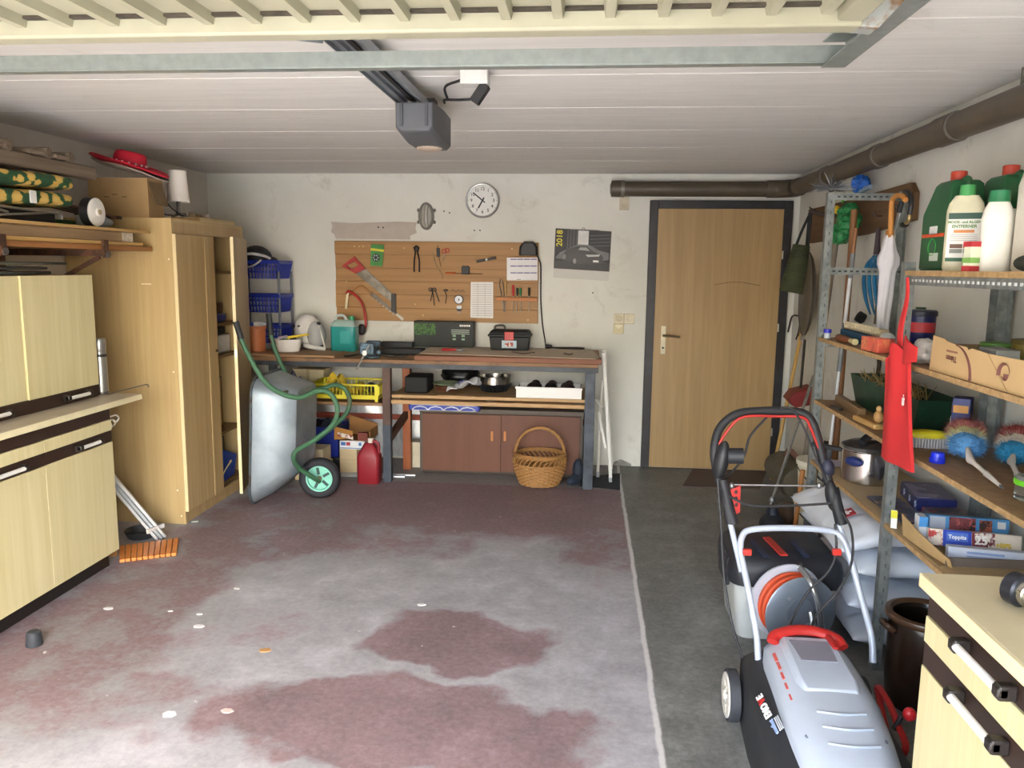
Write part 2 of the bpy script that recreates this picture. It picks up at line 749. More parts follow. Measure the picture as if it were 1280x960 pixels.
# ------------------------------------------------------------------ door in the back wall
d0, d1 = .512, 1.43
dr = struct(MB().bb(d0, d1, YB - .045, YB - .005, .012, 1.995).build('door_1', W('#9f8053', '#b19364', 'z', 1.0, .42, 55, .03), bev=.002))
fr = MB()
fr.bb(d0 - .062, d0 + .001, YB - .05, YB, 0, 2.055)
fr.bb(d1 - .001, d1 + .062, YB - .05, YB, 0, 2.055)
fr.bb(d0, d1, YB - .05, YB, 1.995, 2.055)
fr.build('door_frame', spots('#1d1a1c', '#2a2b33', 5, .45, .65, .45), dr, bev=.003)
hx, hz = oY(829, 425, YB - .05).x, oY(829, 425, YB - .05).z
pl = MB().box((hx, YB - .049, hz), (.036, .008, .215)).build('handle_plate', P('#ddd3b4', .4), dr, bev=.003)
MB().tube(curve_pts([(hx, YB - .045, hz + .035), (hx, YB - .095, hz + .035), (hx + .02, YB - .105, hz + .036), (hx + .12, YB - .10, hz + .028)], 5), .009, 8).build('lever', P('#8a7a5c', .35, .6), pl)
MB().cyl((hx, YB - .055, hz - .06), (hx, YB - .05, hz - .06), .008, n=10).build('keyhole', P('#2a2520', .6), pl)
for z in (1.66, 1.12, .32):
    MB().cyl((d1 + .003, YB - .058, z - .03), (d1 + .003, YB - .058, z + .03), .006, n=8).build('hinge', P('#b9b4a8', .4, .7), dr)
sc = [oY(893, 356, YB - .047), oY(912, 353, YB - .047), oY(928, 353, YB - .047), oY(950, 357, YB - .047)]
MB().tube(curve_pts(sc, 4), .0022, 5).build('scuff_mark', P('#6d5332', .8), dr)

# brown soil pipe along back and side wall
M_PIPE = spots('#4e4538', '#5c5244', 4, .4, .65, .45)
pr_ = .056
pz = 2.135
pipe = thing('drain_pipe', 'brown plastic drain pipe running under the ceiling with collars', 'pipe', (XR - .08, 3, pz))
a = oY(772, 236, YB - .07)
x0 = a.x
MB().tube([(x0, YB - .07, pz), (XR - .24, YB - .07, pz)], pr_, 18).build('pipe_run', M_PIPE, pipe)
MB().tube(curve_pts([(XR - .26, YB - .07, pz), (XR - .17, YB - .08, pz), (XR - .085, YB - .16, pz), (XR - .075, YB - .26, pz)], 5), pr_ + .007, 18).build('elbow', M_PIPE, pipe)
yy = [YB - .24, 5.2, 5.18, 4.1, 4.08, 2.9, 2.88, .4]
MB().tube([(XR - .075, YB - .25, pz), (XR - .075, .3, pz)], pr_, 18).build('pipe_run', M_PIPE, pipe)
for y, w in ((5.25, .06), (4.35, .07), (3.55, .16), (2.6, .12)):
    c = MB().tube([(XR - .075, y - w / 2, pz), (XR - .075, y + w / 2, pz)], pr_ + .006, 18).build('collar', M_PIPE, pipe)
    MB().tube([(XR - .075, y - w / 2 - .018, pz), (XR - .075, y - w / 2 - .002, pz)], pr_ + .003, 18).build('grey_ring', P('#7f7b74', .5), c)
ca = MB().tube([(x0 - .055, YB - .07, pz), (x0 - .045, YB - .07, pz), (x0 + .02, YB - .07, pz)], [pr_ * .5, pr_ + .004, pr_ + .006], 18).build('end_cap', M_PIPE, pipe)
MB().tube([(x0 + .025, YB - .07, pz), (x0 + .05, YB - .07, pz)], pr_ + .007, 18).build('clamp', P('#86837a', .5, .4), pipe)
MB().bb(x0 + .02, x0 + .09, YB - .03, YB, pz - .15, pz - .05).build('bracket_plate', P('#c9bfa8', .8, var=.2), pipe)
MB().tube([(XR - .075, 3.0, ZC - .001), (XR - .075, 3.0, pz)], .008, 6).build('hanger', P('#77736a', .5, .5), pipe)

# ------------------------------------------------------------------ overhead garage door, open
gz = 2.035
tz = 2.115
gy1 = 1.66
GX0, GX1 = -2.04, .50
M_CREAM = spots('#9c9983', '#918d78', 5, .4, .75, .5)
M_GALV = spots('#98a09c', '#a6aeaa', 30, .35, .65, .38, .6)
M_RUSTY = spots('#9b9d98', '#7d6248', 22, .5, .62, .6, .3)
gd = thing('garage_door', 'cream ribbed sheet metal garage door folded up under the ceiling', 'garage door', ((GX0 + GX1) / 2, gy1, gz))
MB().bb(GX0, GX1, YF + .02, gy1 - .02, gz + .008, gz + .012).build('door_skin', M_CREAM, gd)
n = 25
for i in range(n):
    x = GX0 + .07 + (GX1 - GX0 - .14) * i / (n - 1)
    MB().prism([(-.014, .009), (-.009, -.012), (.009, -.012), (.014, .009)], (x, YF + .06, gz), (1, 0, 0), (0, 0, 1), (0, gy1 - .1 - YF, 0)).build('rib', M_CREAM, gd)
    if i < n - 1 and 1:
        pass
e = MB().bb(GX0, GX1, gy1 - .05, gy1, gz - .032, gz + .012).build('top_beam', M_CREAM, gd, bev=.006)
MB().bb(GX0 + .02, GX1 - .02, gy1 - .066, gy1 - .05, gz + .002, gz + .0075).build('dark_lip', P('#3c352b', .95, var=.4, scale=40), e)  # dark mottled strip where the skin meets the beam
MB().bb(GX0, GX1, YF + .02, YF + .07, gz - .03, gz + .012).build('bottom_beam', M_CREAM, gd, bev=.006)
for x in (GX0, GX1 - .05):
    MB().bb(x, x + .05, YF + .06, gy1 - .05, gz - .025, gz + .012).build('side_beam', M_CREAM, gd, bev=.006)
# corner bracket + roller
MB().prism([(0, 0), (.05, -.005), (.098, .05), (.098, .105), (0, .06)], (GX1 - .02, gy1 + .005, gz - .03), (1, 0, 0), (0, 0, 1), (0, -.05, 0)).build('corner_bracket', M_RUSTY, gd, bev=.003)
rl = MB().cyl((GX1 + .09, gy1 - .02, tz), (GX1 + .15, gy1 - .02, tz), .006, n=8).build('axle', M_GALV, gd)
MB().cyl((GX1 + .118, gy1 - .02, tz), (GX1 + .140, gy1 - .02, tz), .024, n=16).build('roller', P('#e4dcc4', .5), rl)

# horizontal tracks and the cross bar between them
tz = 2.115
for sx_, lab in ((GX1 + .13, 'galvanised C-shaped door track beside the brown drain pipe'), (GX0 - .13, 'galvanised C-shaped door track above the cream cupboards')):
    tr = MB()
    for dx, dz, w, h in ((0, .032, .06, .004), (0, -.032, .06, .004), (.03 if sx_ > 0 else -.03, 0, .004, .066)):
        tr.box((sx_ + dx, (YF + 2.26) / 2, tz + dz), (w, 2.26 - YF, h))
    t_ = thing('door_track', lab, 'track', (sx_, 1, tz))
    tr.build('channel', M_GALV, t_)
    for y in (1.95, .4):
        MB().bb(sx_ - .02, sx_ + .02, y - .015, y + .015, tz + .034, ZC).build('ceiling_strap', M_GALV, t_)
cb = thing('cross_bar', 'long galvanised steel angle bar spanning between the door tracks', 'bar', (-.77, 2.28, tz))
MB().bb(GX0 - .16, GX1 + .16, 2.262, 2.266, tz - .016, tz + .024).bb(GX0 - .16, GX1 + .16, 2.266, 2.30, tz - .020, tz - .016).build('angle_profile', M_GALV, cb)
for x in (-.42, .3, -1.3):
    MB().bb(x - .008, x + .008, 2.27, 2.29, tz - .0155, tz + .022).build('stiffener', M_GALV, cb)

# opener rail and motor head
rx = -.72
orl = thing('opener_rail', 'grey steel opener rail running to the motor head', 'rail', (rx, 2, 2.2))
M_RAIL = P('#939ba1', .4, .5)
b_ = MB()
b_.bb(rx - .05, rx + .05, .3, 3.30, 2.212, 2.217)
b_.bb(rx - .05, rx - .030, .3, 3.30, 2.198, 2.213)
b_.bb(rx + .030, rx + .05, .3, 3.30, 2.198, 2.213)
b_.bb(rx - .054, rx - .05, .3, 3.30, 2.185, 2.216)
b_.bb(rx + .05, rx + .054, .3, 3.30, 2.185, 2.216)
b_.build('channel', M_RAIL, orl)
MB().bb(rx - .008, rx + .008, .3, 3.30, 2.203, 2.209).build('belt', P('#17171a', .6), orl)
for y in (1.0, 2.9):
    MB().bb(rx - .012, rx + .012, y - .015, y + .015, 2.217, ZC).build('ceiling_strap', M_GALV, orl)
MB().tube([(rx + .05, 2.72, 2.205), (rx + .16, 2.85, 2.235), (rx + .2, 2.86, ZC - .001)], .006, 6).build('hanger_wire', M_GALV, orl)
ar = thing('pull_arm', 'perforated steel arm linking the cream garage door to the opener rail', 'bracket', (-.92, 1.75, 2.07))
MB().bb(-.95, -.90, gy1 + .001, gy1 + .035, gz + .0, gz + .06).build('plate', M_RUSTY, ar)
MB().beam((-.925, gy1 + .03, gz + .03), (rx - .03, 2.24, 2.170), .006, .030).build('arm', M_RAIL, ar)
mh = thing('door_opener', 'dark grey garage door motor head with lamp cover on the rail end', 'opener', (-.65, 3.2, 2.1))
cx = -.685
lo = []
for y, hw, z0, z1 in ((3.12, .071, 2.07, 2.172), (3.135, .076, 2.062, 2.176), (3.32, .082, 2.045, 2.18), (3.50, .078, 2.045, 2.18), (3.54, .066, 2.065, 2.175)):
    ch = .018
    lo.append([V(cx - hw, y, z1), V(cx - hw, y, z0 + ch), V(cx - hw + ch, y, z0), V(cx + hw - ch, y, z0), V(cx + hw, y, z0 + ch), V(cx + hw, y, z1)])
MB().loft(lo).build('housing', P('#55575b', .55, var=.05), mh, bev=.004)
for dx in (-.055, .043):
    MB().bb(cx + dx, cx + dx + .012, 3.112, 3.13, 2.085, 2.168).build('vent_rib', P('#46484c', .6), mh)
MB().ell((cx + .0, 3.42, 2.044), (.055, .06, .014)).build('lamp_cover', P('#b8a898', .3, var=.03), mh)
MB().bb(cx - .02, cx + .02, 3.42, 3.5, 2.18, ZC).build('mount', P('#3a3b3e', .6), mh)
jb = thing('ceiling_socket', 'white surface socket with black angled plug on the ceiling', 'socket', (-.40, 3.02, 2.2))
p = oZ(594, 98, 2.22)
MB().box((p.x, p.y, 2.222), (.10, .075, .055)).build('housing', P('#cfcfcb', .5), jb, bev=.005)
MB().box((p.x + .02, p.y - .01, 2.165), (.035, .045, .075), rot(0, 35, 0)).build('plug', P('#222224', .6), jb, bev=.004)
MB().tube(curve_pts([(p.x + .02, p.y, 2.15), (p.x - .06, p.y + .02, 2.15), (p.x - .14, 3.12, 2.18), (-.58, 3.2, 2.185)], 6), .005, 6).build('cord', P('#1b1b1d', .6), jb)
MB().tube(curve_pts([(p.x - .05, p.y, 2.215), (p.x - .12, p.y + .06, 2.205), (-.56, 3.16, 2.188)], 6), .005, 6).build('cord', P('#1b1b1d', .6), jb)
# ------------------------------------------------------------------ cream kitchen units along the left wall
M_LAM = W('#cabd8b', '#d9cea3', 'z', 1.0, .42, 45, .02)
M_LAMY = W('#cabd8b', '#d9cea3', 'y', 1.0, .42, 45, .02)
M_BRN = P('#33241d', .4, var=.1)
M_BLK = P('#1d1917', .5)
M_TOP = P('#d9cfae', .4, var=.04)


def bar_handle(p0, p1, out, parent, n='handle'):
    """white bar between two dark clips"""
    p0, p1, out = Vector(p0), Vector(p1), Vector(out)
    d = (p1 - p0).normalized()
    o = MB().cyl(p0 + out * .028 + d * .008, p1 + out * .028 - d * .008, .009, n=12).build(n, P('#e4e2df', .35), parent)
    for p in (p0, p1):
        h = MB()
        h.beam(p, p + out * .034, .03, .024, d)
        h.beam(p + out * .026 - d * .012, p + out * .026 + d * .012, .022, .022, (0, 0, 1))
        h.build('end_clip', P('#2c2724', .35, .2), o, bev=.004)
    return o


def base_unit(name, label, X, sgn, y0, y1, xw, ndoors, handles, top_over, doors_split, flip=False):
    """X: front plane, sgn: +1 front faces +x"""
    t = thing(name, label, 'cabinet', (X, (y0 + y1) / 2, 0))
    f = lambda a: X - sgn * a
    MB().bb(f(.02), xw, y0, y1, .10, .83).build('carcass', M_LAM, t)
    MB().bb(f(.06), xw, y0 + .003, y1 - .003, 0, .10).build('plinth', M_BLK, t)
    MB().bb(f(.006), f(.02), y0, y1, .772, .83).build('top_strip', M_BRN, t)
    ys = doors_split
    for a, b in zip(ys[:-1], ys[1:]):
        MB().bb(f(0), f(.02), a + .0015, b - .0015, .715, .770).build('drawer_front', M_LAM, t, bev=.0015)
        MB().bb(f(.004), f(.02), a + .001, b - .001, .658, .715).build('grip_strip', M_BRN, t)
        dd = MB().bb(f(0), f(.02), a + .0006, b - .0006, .092, .657).build('door', M_LAM, t, bev=.0015)
    for a, b, z in handles:
        bar_handle((f(.004), a, z), (f(.004), b, z), (sgn, 0, 0), t)
    return t


xf = -2.36
h1 = (oX(96, 567, xf).y, oX(121, 556, xf).y)
h2 = (oX(0, 592, xf).y - .1, oX(26, 586, xf).y)
bu = base_unit('base_cabinet', 'cream kitchen base cabinet with dark strips below a hutch, black plinth', xf, 1, 2.18, 3.685, XL + .005, 3,
               [(h1[0], h1[1], .686), (h2[0], h2[1], .686)], .2, (2.18, 2.68, 3.185, 3.685))
wt = MB().bb(XL + .005, xf + .02, 2.16, 3.93, .832, .862).build('worktop', [P('#b9ad98', .45, var=.05)], None, bev=.004)
tag(wt, 'worktop slab with cream edge overhanging the base cabinet, steel flask on it', 'worktop')
MB().bb(xf + .0205, xf + .024, 2.16, 3.93, .833, .861).build('edge_strip', P('#e2d7b0', .45), wt)
MB().bb(xf - .4, xf - .03, 3.69, 3.72, .80, .832).build('support_rail', P('#e0d6b2', .5), wt)
hk = thing('cup_hook_rack', 'white curled wire hooks on the base cabinet side', 'hooks', (-2.45, 3.72, .73))
for i, (px, py) in enumerate(((140, 523), (150, 524), (146, 528))):
    p = oX(px, py, -2.40 - .02 * i)
    q = [V(p.x, 3.687, p.z + .01), V(p.x, 3.74, p.z + .012), V(p.x, 3.79, p.z + .01), V(p.x, 3.81, p.z - .012), V(p.x, 3.78, p.z - .025), V(p.x, 3.765, p.z - .01)]
    MB().tube(curve_pts(q, 4), .005, 6).build('hook', P('#e6e2d6', .4), hk)
rd = MB().tube([(-2.47, 3.84, .868), (-2.47, 3.93, .868), (-2.47, 4.20, .868), (-2.465, 4.215, .862), (-2.465, 4.218, .848)], .004, 6).build('hooked_rod', P('#8f8a80', .35, .8))
tag(rd, 'thin steel rod with bent tip sticking out past the worktop end', 'rod')

# upper hutch
ux = -2.5
ht = thing('hutch_cabinet', 'cream wall-height hutch cabinet standing on the worktop, dark handle strip', 'cabinet', (ux, 3, .862))
MB().bb(ux - .02, XL + .005, 2.2, 3.82, .862, 1.484).build('carcass', M_LAM, ht)
sp = oX(25, 345, ux).y
sp2 = oX(37, 505, ux).y
sp = (sp + sp2) / 2
for a, b in ((2.2, sp - .54), (sp - .54, sp), (sp, 3.82)):
    MB().bb(ux - .02, ux - (.009 if b < 3.8 else 0), a + .001, b - .001, .925, 1.484).build('door', M_LAM, ht, bev=.0015)
MB().bb(ux - .018, ux - .004, 2.2, 3.82, .864, .923).build('handle_strip', M_BRN, ht)
ha = (oX(81, 501, ux).y, oX(108, 494, ux).y)
bar_handle((ux - .004, ha[0], .895), (ux - .004, ha[1], .895), (1, 0, 0), ht)
hb = (oX(0, 520, ux).y - .12, oX(8, 518, ux).y)
bar_handle((ux - .004, hb[0], .895), (ux - .004, hb[1], .895), (1, 0, 0), ht)

# steel flask beside the hutch
fp = oZ(134.5, 497, .862)
fp = V(-2.53, 3.885, .862)
fl = thing('vacuum_flask', 'slim brushed steel vacuum flask with black bands', 'flask', fp)
M_ST = P('#b3b2ae', .28, .9, var=.04)
MB().lathe([(.030, 0), (.034, .004), (.034, .015)], fp, 20).build('base_ring', P('#6c6a68', .4, .6), fl)
MB().lathe([(.033, .015), (.033, .215), (.031, .222)], fp, 20).build('body', M_ST, fl)
MB().lathe([(.034, .198), (.0345, .204), (.034, .212)], fp, 20).build('band', M_BLK, fl)
MB().lathe([(.031, .222), (.031, .228), (.033, .232), (.033, .285), (.029, .293)], fp, 20).build('cup', M_ST, fl)

# dark garden stakes lying on top of the hutch
for i in range(30):
    y0 = 2.3 + rnd.random() * .2
    y1 = 3.38 + rnd.random() * .38
    x = -2.53 - (i % 10) * .026
    z = 1.4955 + (i // 10) * .0215
    k = rnd.uniform(-.003, .003)
    o = MB().tube([(x, y0, z), (x + k * .3, (y0 + y1) / 2, z + .0015), (x + k, y1, z)], [.010, .010, .007], 6).build('garden_stake', P(('#3f443c', '#2f322d', '#565648')[i % 3], .6))
    tag(o, 'dark green garden stake in the pile on the hutch cabinet', 'stake', 'garden stakes on the hutch')

# wall brackets + long boards above
for y, lab in ((3.86, 'rusty brown steel shelf bracket near the wardrobe holding boards'), (3.14, 'rusty brown steel shelf bracket over the garden stakes holding boards')):
    t = thing('shelf_bracket', lab, 'bracket', (-2.7, y, 1.58), group=None)
    mb = spots('#4a3327', '#6d4a35', 20, .45, .6, .6, .3)
    MB().bb(XL + .005, -2.435, y - .016, y + .016, 1.578, 1.610).build('arm', mb, t)
    MB().bb(-2.452, -2.440, y - .02, y + .02, 1.57, 1.66).build('end_clip', mb, t)
    MB().cyl((-2.462, y, 1.588), (-2.428, y, 1.588), .016, n=10).build('bolt', P('#6f6f70', .4, .7), t)
    MB().bb(XL + .0, XL + .012, y - .02, y + .02, 1.25 if y > 3.5 else 1.5, 1.61).build('wall_leg', mb, t)
    if y > 3.5:
        MB().beam((-2.48, y, 1.575), (XL + .02, y, 1.30), .014, .02).build('strut', mb, t)
boards = [
    ('chipboard_shelf', 'long brown edged board lying lowest on the wall brackets', -2.99, -2.465, 2.2, 4.335, 1.611, 1.637, W('#8a5a30', '#a87542', 'y', 1, .5)),
    ('pale_board', 'pale yellow pine board second from the bottom on the brackets', -2.97, -2.48, 2.25, 4.27, 1.638, 1.656, W('#cfa55f', '#dfbd7d', 'y', 1, .5)),
    ('timber_beam', 'grey brown squared timber with pale sawn end between boards', -2.66, -2.50, 2.3, 4.20, 1.657, 1.708, W('#8b7355', '#a88f6e', 'y', 1, .6)),
    ('wide_board', 'wide thin tan board on top of the timber, cushions stacked above', -2.99, -2.45, 2.3, 4.30, 1.709, 1.724, W('#a9854f', '#c4a168', 'y', 1, .5)),
]
for n, l, a, b, c, d, e, f_, m_ in boards:
    o = MB().bb(a, b, c, d, e, f_).build(n, m_, bev=.002)
    tag(o, l, 'board')
    if n == 'timber_beam':
        MB().bb(b + .0003, b + .003, d - .10, d, e + .002, f_ - .002).build('pale_end', P('#cfc6b6', .8, var=.2, scale=40), o)
    if n == 'pale_board':
        MB().bb(a, -2.80, c, d, f_ + .0003, 1.7085).build('batten', W('#8b7355', '#a88f6e', 'y', 1, .6), o)

# black trolley with white wheel
tl = thing('hand_trolley', 'black folded trolley with white wheel disc lying under floral cushions', 'trolley', (-2.6, 3.3, 1.724))
MB().bb(-2.93, -2.56, 2.95, 3.66, 1.7245, 1.785).build('body', P('#17181b', .6), tl, bev=.01)
wc = V(-2.49, 3.868, 1.798)
MB().cyl(wc + V(-.045, 0, 0), wc + V(.0, 0, 0), .072, n=28).build('tyre', P('#1d1e20', .6), tl)
wd = MB().lathe([(.069, 0), (.071, .006), (.06, .012), (.02, .012), (.018, .02)], wc + V(.0, 0, 0), 28, rot(0, 90, 0)).build('wheel_disc', P('#e2dfd8', .45), tl)
MB().cyl(wc + V(.015, 0, 0), wc + V(.025, 0, 0), .013, n=12).build('hub_cap', P('#a8967a', .5), wd)
for a, b in (((-2.52, 3.14, 1.785), (-2.53, 3.66, 1.775)), ((-2.535, 3.25, 1.745), (-2.535, 3.62, 1.78)), ((-2.53, 3.18, 1.78), (-2.53, 3.30, 1.76))):
    MB().tube([a, b], .006, 6).build('rod', P('#a9a9a6', .3, .8), tl)
MB().bb(-2.54, -2.53, 3.655, 3.668, 1.75, 1.785).build('bracket', P('#c9c9c6', .4, .5), tl)
wp = MB().bb(-2.80, -2.50, 2.8, 2.94, 1.7245, 1.788).build('white_carton', P('#dcdad4', .6), bev=.003)
tag(wp, 'white carton beside the black trolley under the cushions', 'box')

# jar / plastic bottle and framed slats by the box
pb = thing('plastic_bottle', 'clear plastic bottle with blue print lying beside the white wheel', 'bottle', (-2.62, 3.95, 1.73))
MB().lathe([(.012, 0), (.032, .01), (.034, .05), (.034, .15), (.02, .19), (.014, .2)], V(-2.66, 3.97, 1.7605), 16, align((.35, .93, 0))).build('body', P('#9fa8ac', .2, alpha=.75), pb)
MB().lathe([(.0347, .06), (.0347, .12)], V(-2.66, 3.97, 1.7605), 16, align((.35, .93, 0))).build('label_band', P('#2e4463', .5), pb)
gn = MB().bb(-2.9, -2.72, 3.82, 4.06, 1.7245, 1.765).build('green_tray', P('#2c5a2c', .5), bev=.01)
tag(gn, 'dark green flat tray behind the plastic bottle on the boards', 'tray')
fm = thing('slatted_frame', 'dark slatted picture frame lying tilted behind the white wheel', 'frame', (-2.7, 4.0, 1.8))
fa, fb = V(-2.74, 3.78, 1.862), V(-2.62, 4.26, 1.793)
u = (fb - fa).normalized()
for k in range(5):
    s = V(-.055 * k, 0, .006 * k)
    MB().beam(fa + s, fb + s, .03, .012).build('slat', P(('#5a3a2c', '#a8a09a')[k % 2], .5), fm)
MB().beam(fa + V(.02, 0, 0), fa + V(-.24, 0, .024), .03, .018).build('end_bar', P('#33231c', .5), fm)
MB().beam(fb + V(.02, 0, 0), fb + V(-.24, 0, .024), .03, .018).build('end_bar', P('#33231c', .5), fm)


# floral cushions
def cushion_mat():
    m, nt, bs = new_mat('floral_cushion')
    c = coords(nt, (1, 1, 1.2))
    v = N(nt, 'ShaderNodeTexVoronoi')
    v.inputs['Scale'].default_value = 15
    nt.links.new(c, v.inputs['Vector'])
    n = noise_tex(nt, c, 22, 4, .6)
    ad = N(nt, 'ShaderNodeMath', operation='MULTIPLY_ADD')
    nt.links.new(n, ad.inputs[0])
    ad.inputs[1].default_value = .45
    nt.links.new(v.outputs['Distance'], ad.inputs[2])
    col = ramp(nt, ad.outputs[0], ((.0, '#e3b23f'), (.45, '#d8b868'), (.70, '#cfa850'), (.73, '#2e5a35'), (1., '#24472c')))
    nt.links.new(col, bs.inputs['Base Color'])
    bs.inputs['Roughness'].default_value = .9
    return m


M_CUSH = cushion_mat()


def cushion(z0, ph, y1):
    lo = []
    n = 26
    for i in range(n + 1):
        t = i / n
        y = 2.1 + (y1 - 2.1) * t
        w = .235 * min(1, 30 * (1 - t) + .82)
        hh = .036 * (1 - max(0, (t - .94) / .06) ** 2 * .7)
        zc = z0 + .006 * math.sin(t * 15 + ph) + .036
        xc = -2.735
        lo.append([V(xc + w * math.copysign(abs(math.cos(a)) ** .3, math.cos(a)), y, zc + hh * math.copysign(abs(math.sin(a)) ** .55, math.sin(a))) for a in [2 * math.pi * k / 20 for k in range(20)]])
    return lo


c1 = MB().loft(cushion(1.80, .5, 3.77)).build('seat_cushion', M_CUSH, ang=60)
tag(c1, 'yellow and green floral lounger cushion lying on the black trolley', 'cushion', None)
MB().box((-2.495, 3.42, 1.835), (.005, .04, .055), rot(0, 0, 0)).build('care_tag', P('#dfddd8', .7), c1)
c2 = MB().loft(cushion(1.882, .5, 3.78)).build('seat_cushion', M_CUSH, ang=60)
tag(c2, 'yellow and green floral lounger cushion pressed under the weathered timber', 'cushion', None)

# weathered trellis
M_OLD = W('#5d4f40', '#857663', 'y', 1, .9, 40, .4)
wt_ = thing('weathered_trellis', 'weathered grey brown timber with short cross logs on the cushions', 'timber', (-2.6, 3.2, 1.97))
MB().bb(-2.60, -2.53, 2.2, 3.96, 1.965, 2.03).build('beam', M_OLD, wt_, bev=.008)
MB().bb(-2.93, -2.86, 2.2, 3.9, 1.965, 2.03).build('beam', M_OLD, wt_, bev=.008)
for y in (2.75, 3.02, 3.30, 3.56, 3.72):
    MB().tube(curve_pts([(-2.98, y - .03, 2.055), (-2.75, y, 2.05), (-2.52, y + .03, 2.05)], 4), .026, 8).build('cross_log', M_OLD, wt_)
    MB().bb(-2.62, -2.51, y - .10, y - .02, 2.031, 2.052).build('block', M_OLD, wt_, bev=.005)

# ------------------------------------------------------------------ wardrobe
M_WRD = W('#b19767', '#c5ac7b', 'z', 1., .45, 40, .02)
M_WRD2 = W('#a58a5d', '#bca275', 'z', 1., .45, 40, .02)
M_EDGE = P('#e2cfa0', .5, var=.04)
wx, wy0, wy1, wh = -2.36, 4.36, 5.30, 1.80
wd_ = thing('wardrobe', 'tall beige wood wardrobe with one door ajar and junk on top', 'wardrobe', (-2.68, 4.83, 0))
MB().bb(XL + .01, wx, wy0, wy0 + .02, 0, wh).build('side_panel', M_WRD, wd_)
MB().bb(XL + .01, wx, wy1 - .02, wy1, 0, wh).build('side_panel', M_WRD, wd_)
MB().bb(XL + .01, wx, wy0 + .02, wy1 - .02, wh - .02, wh).build('top_panel', M_WRD, wd_)
MB().bb(XL + .01, XL + .02, wy0 + .02, wy1 - .02, .0, wh - .02).build('back_panel', P('#5e4c30', .8), wd_)  # brown darkened to paint in the shade inside the wardrobe
MB().bb(wx - .03, wx - .01, wy0 + .02, wy1 - .02, 0, .075).build('plinth', M_WRD2, wd_)
MB().bb(wx - .02, wx, wy0 + .02, wy1 - .02, 1.715, wh - .02).build('fascia', M_WRD2, wd_)
MB().bb(XL + .02, wx - .03, 4.82, 4.84, .075, 1.72).build('divider', M_WRD2, wd_)
for z in (.075, .42, .93, 1.14, 1.48):
    MB().bb(XL + .02, wx - .04, 4.84, wy1 - .02, z, z + .018).build('shelf', P('#7d6440', .7), wd_)  # shelf colour darkened as well, interior shade put into the brown
dl = MB().bb(wx + .002, wx + .02, wy0 + .006, 4.828, .078, 1.712).build('door', M_WRD2, wd_, bev=.001)
MB().bb(wx + .002, wx + .021, wy0 - .002, wy0 + .006, .078, 1.712).build('edge_band', M_EDGE, dl)
MB().bb(wx + .0202, wx + .0225, 4.70, 4.72, .078, 1.712).build('edge_strip', P('#bfa678', .5, var=.04), dl)
MB().cyl((wx + .02, 4.80, 1.0), (wx + .03, 4.80, 1.0), .008, n=10).build('lock', P('#3d3428', .4, .5), dl)
hinge = V(wx + .012, wy1 - .004, 0)
ang = R(15.5)
dv = V(math.sin(ang), -math.cos(ang), 0)
nv = V(math.cos(ang), math.sin(ang), 0)
L = .55
c = hinge + dv * (L / 2) + nv * .006
rm = Matrix((nv, -dv, V(0, 0, 1))).transposed()
d2 = MB().box(c + V(0, 0, .895), (.018, L, 1.634), rm).build('door', M_WRD2, wd_, bev=.001)
MB().box(hinge + dv * (L + .003) + nv * .006 + V(0, 0, .895), (.019, .005, 1.634), rm).build('edge_band', M_EDGE, d2)
MB().box(hinge + dv * (L + .001) + nv * .006 + V(0, 0, .99), (.012, .014, .05), rm).build('lock', P('#cfc8b4', .4, .4), d2)
for px, py in ((211, 324), (217, 465), (222, 613), (227, 645)):
    pp = oY(px, py, wy0)
    MB().cyl((pp.x, wy0 - .002, pp.z), (pp.x, wy0 + .001, pp.z), .005, n=8).build('screw_cap', P('#efe6cc', .5), wd_)
MB().box((oY(183, 355, wy0).x, wy0 - .0005, oY(183, 355, wy0).z), (.06, .001, .006)).build('scratch', P('#e8dcb8', .7), wd_)
# contents seen through the gap
for nm, lab, ct, y0, y1, z0, z1, x1, m_ in (
        ('storage_box', 'white plastic storage box inside the wardrobe gap', 'box', 4.90, 5.22, .949, 1.075, -2.44, P('#dcdcd8', .5)),
        ('storage_bin', 'small blue plastic bin on the wardrobe shelf', 'bin', 4.90, 5.2, 1.159, 1.215, -2.45, P('#1d3b9a', .45)),
        ('cloth_bundle', 'dark folded cloth lying on the blue bin in the wardrobe', 'cloth', 4.90, 5.2, 1.2155, 1.29, -2.47, P('#5a4630', .9, var=.4)),
        ('canvas_bag', 'dark folded canvas bag on the white storage box', 'bag', 4.90, 5.2, 1.0755, 1.125, -2.46, P('#33322c', .9, var=.4)),
        ('carton', 'brown cardboard carton low in the open wardrobe', 'box', 4.90, 5.2, .4385, .78, -2.5, P('#9a7f58', .8)),
        ('sack', 'dark grey sack on the wardrobe floor', 'sack', 4.88, 5.2, .0935, .36, -2.50, P('#4d4c44', .9, var=.3))):
    o = MB().bb(XL + .1, x1, y0, y1, z0, z1).build(nm, m_, bev=.012)
    tag(o, lab, ct)
lb = MB().sheet(lambda u, v: V(-2.425 + .02 * v + .01 * math.sin(u * 5), 4.88 + .28 * u, .1 + .24 * v * (1 - .4 * u)), 8, 8, .03).build('laundry_bag', P('#2346a0', .7, var=.2))
tag(lb, 'blue plastic bag at the bottom of the open wardrobe', 'bag')
MB().tube(curve_pts([(-2.40, 4.90, .12), (-2.395, 4.97, .18), (-2.39, 5.05, .22)], 5), .007, 6).build('cord', P('#d9cf8e', .6), lb)

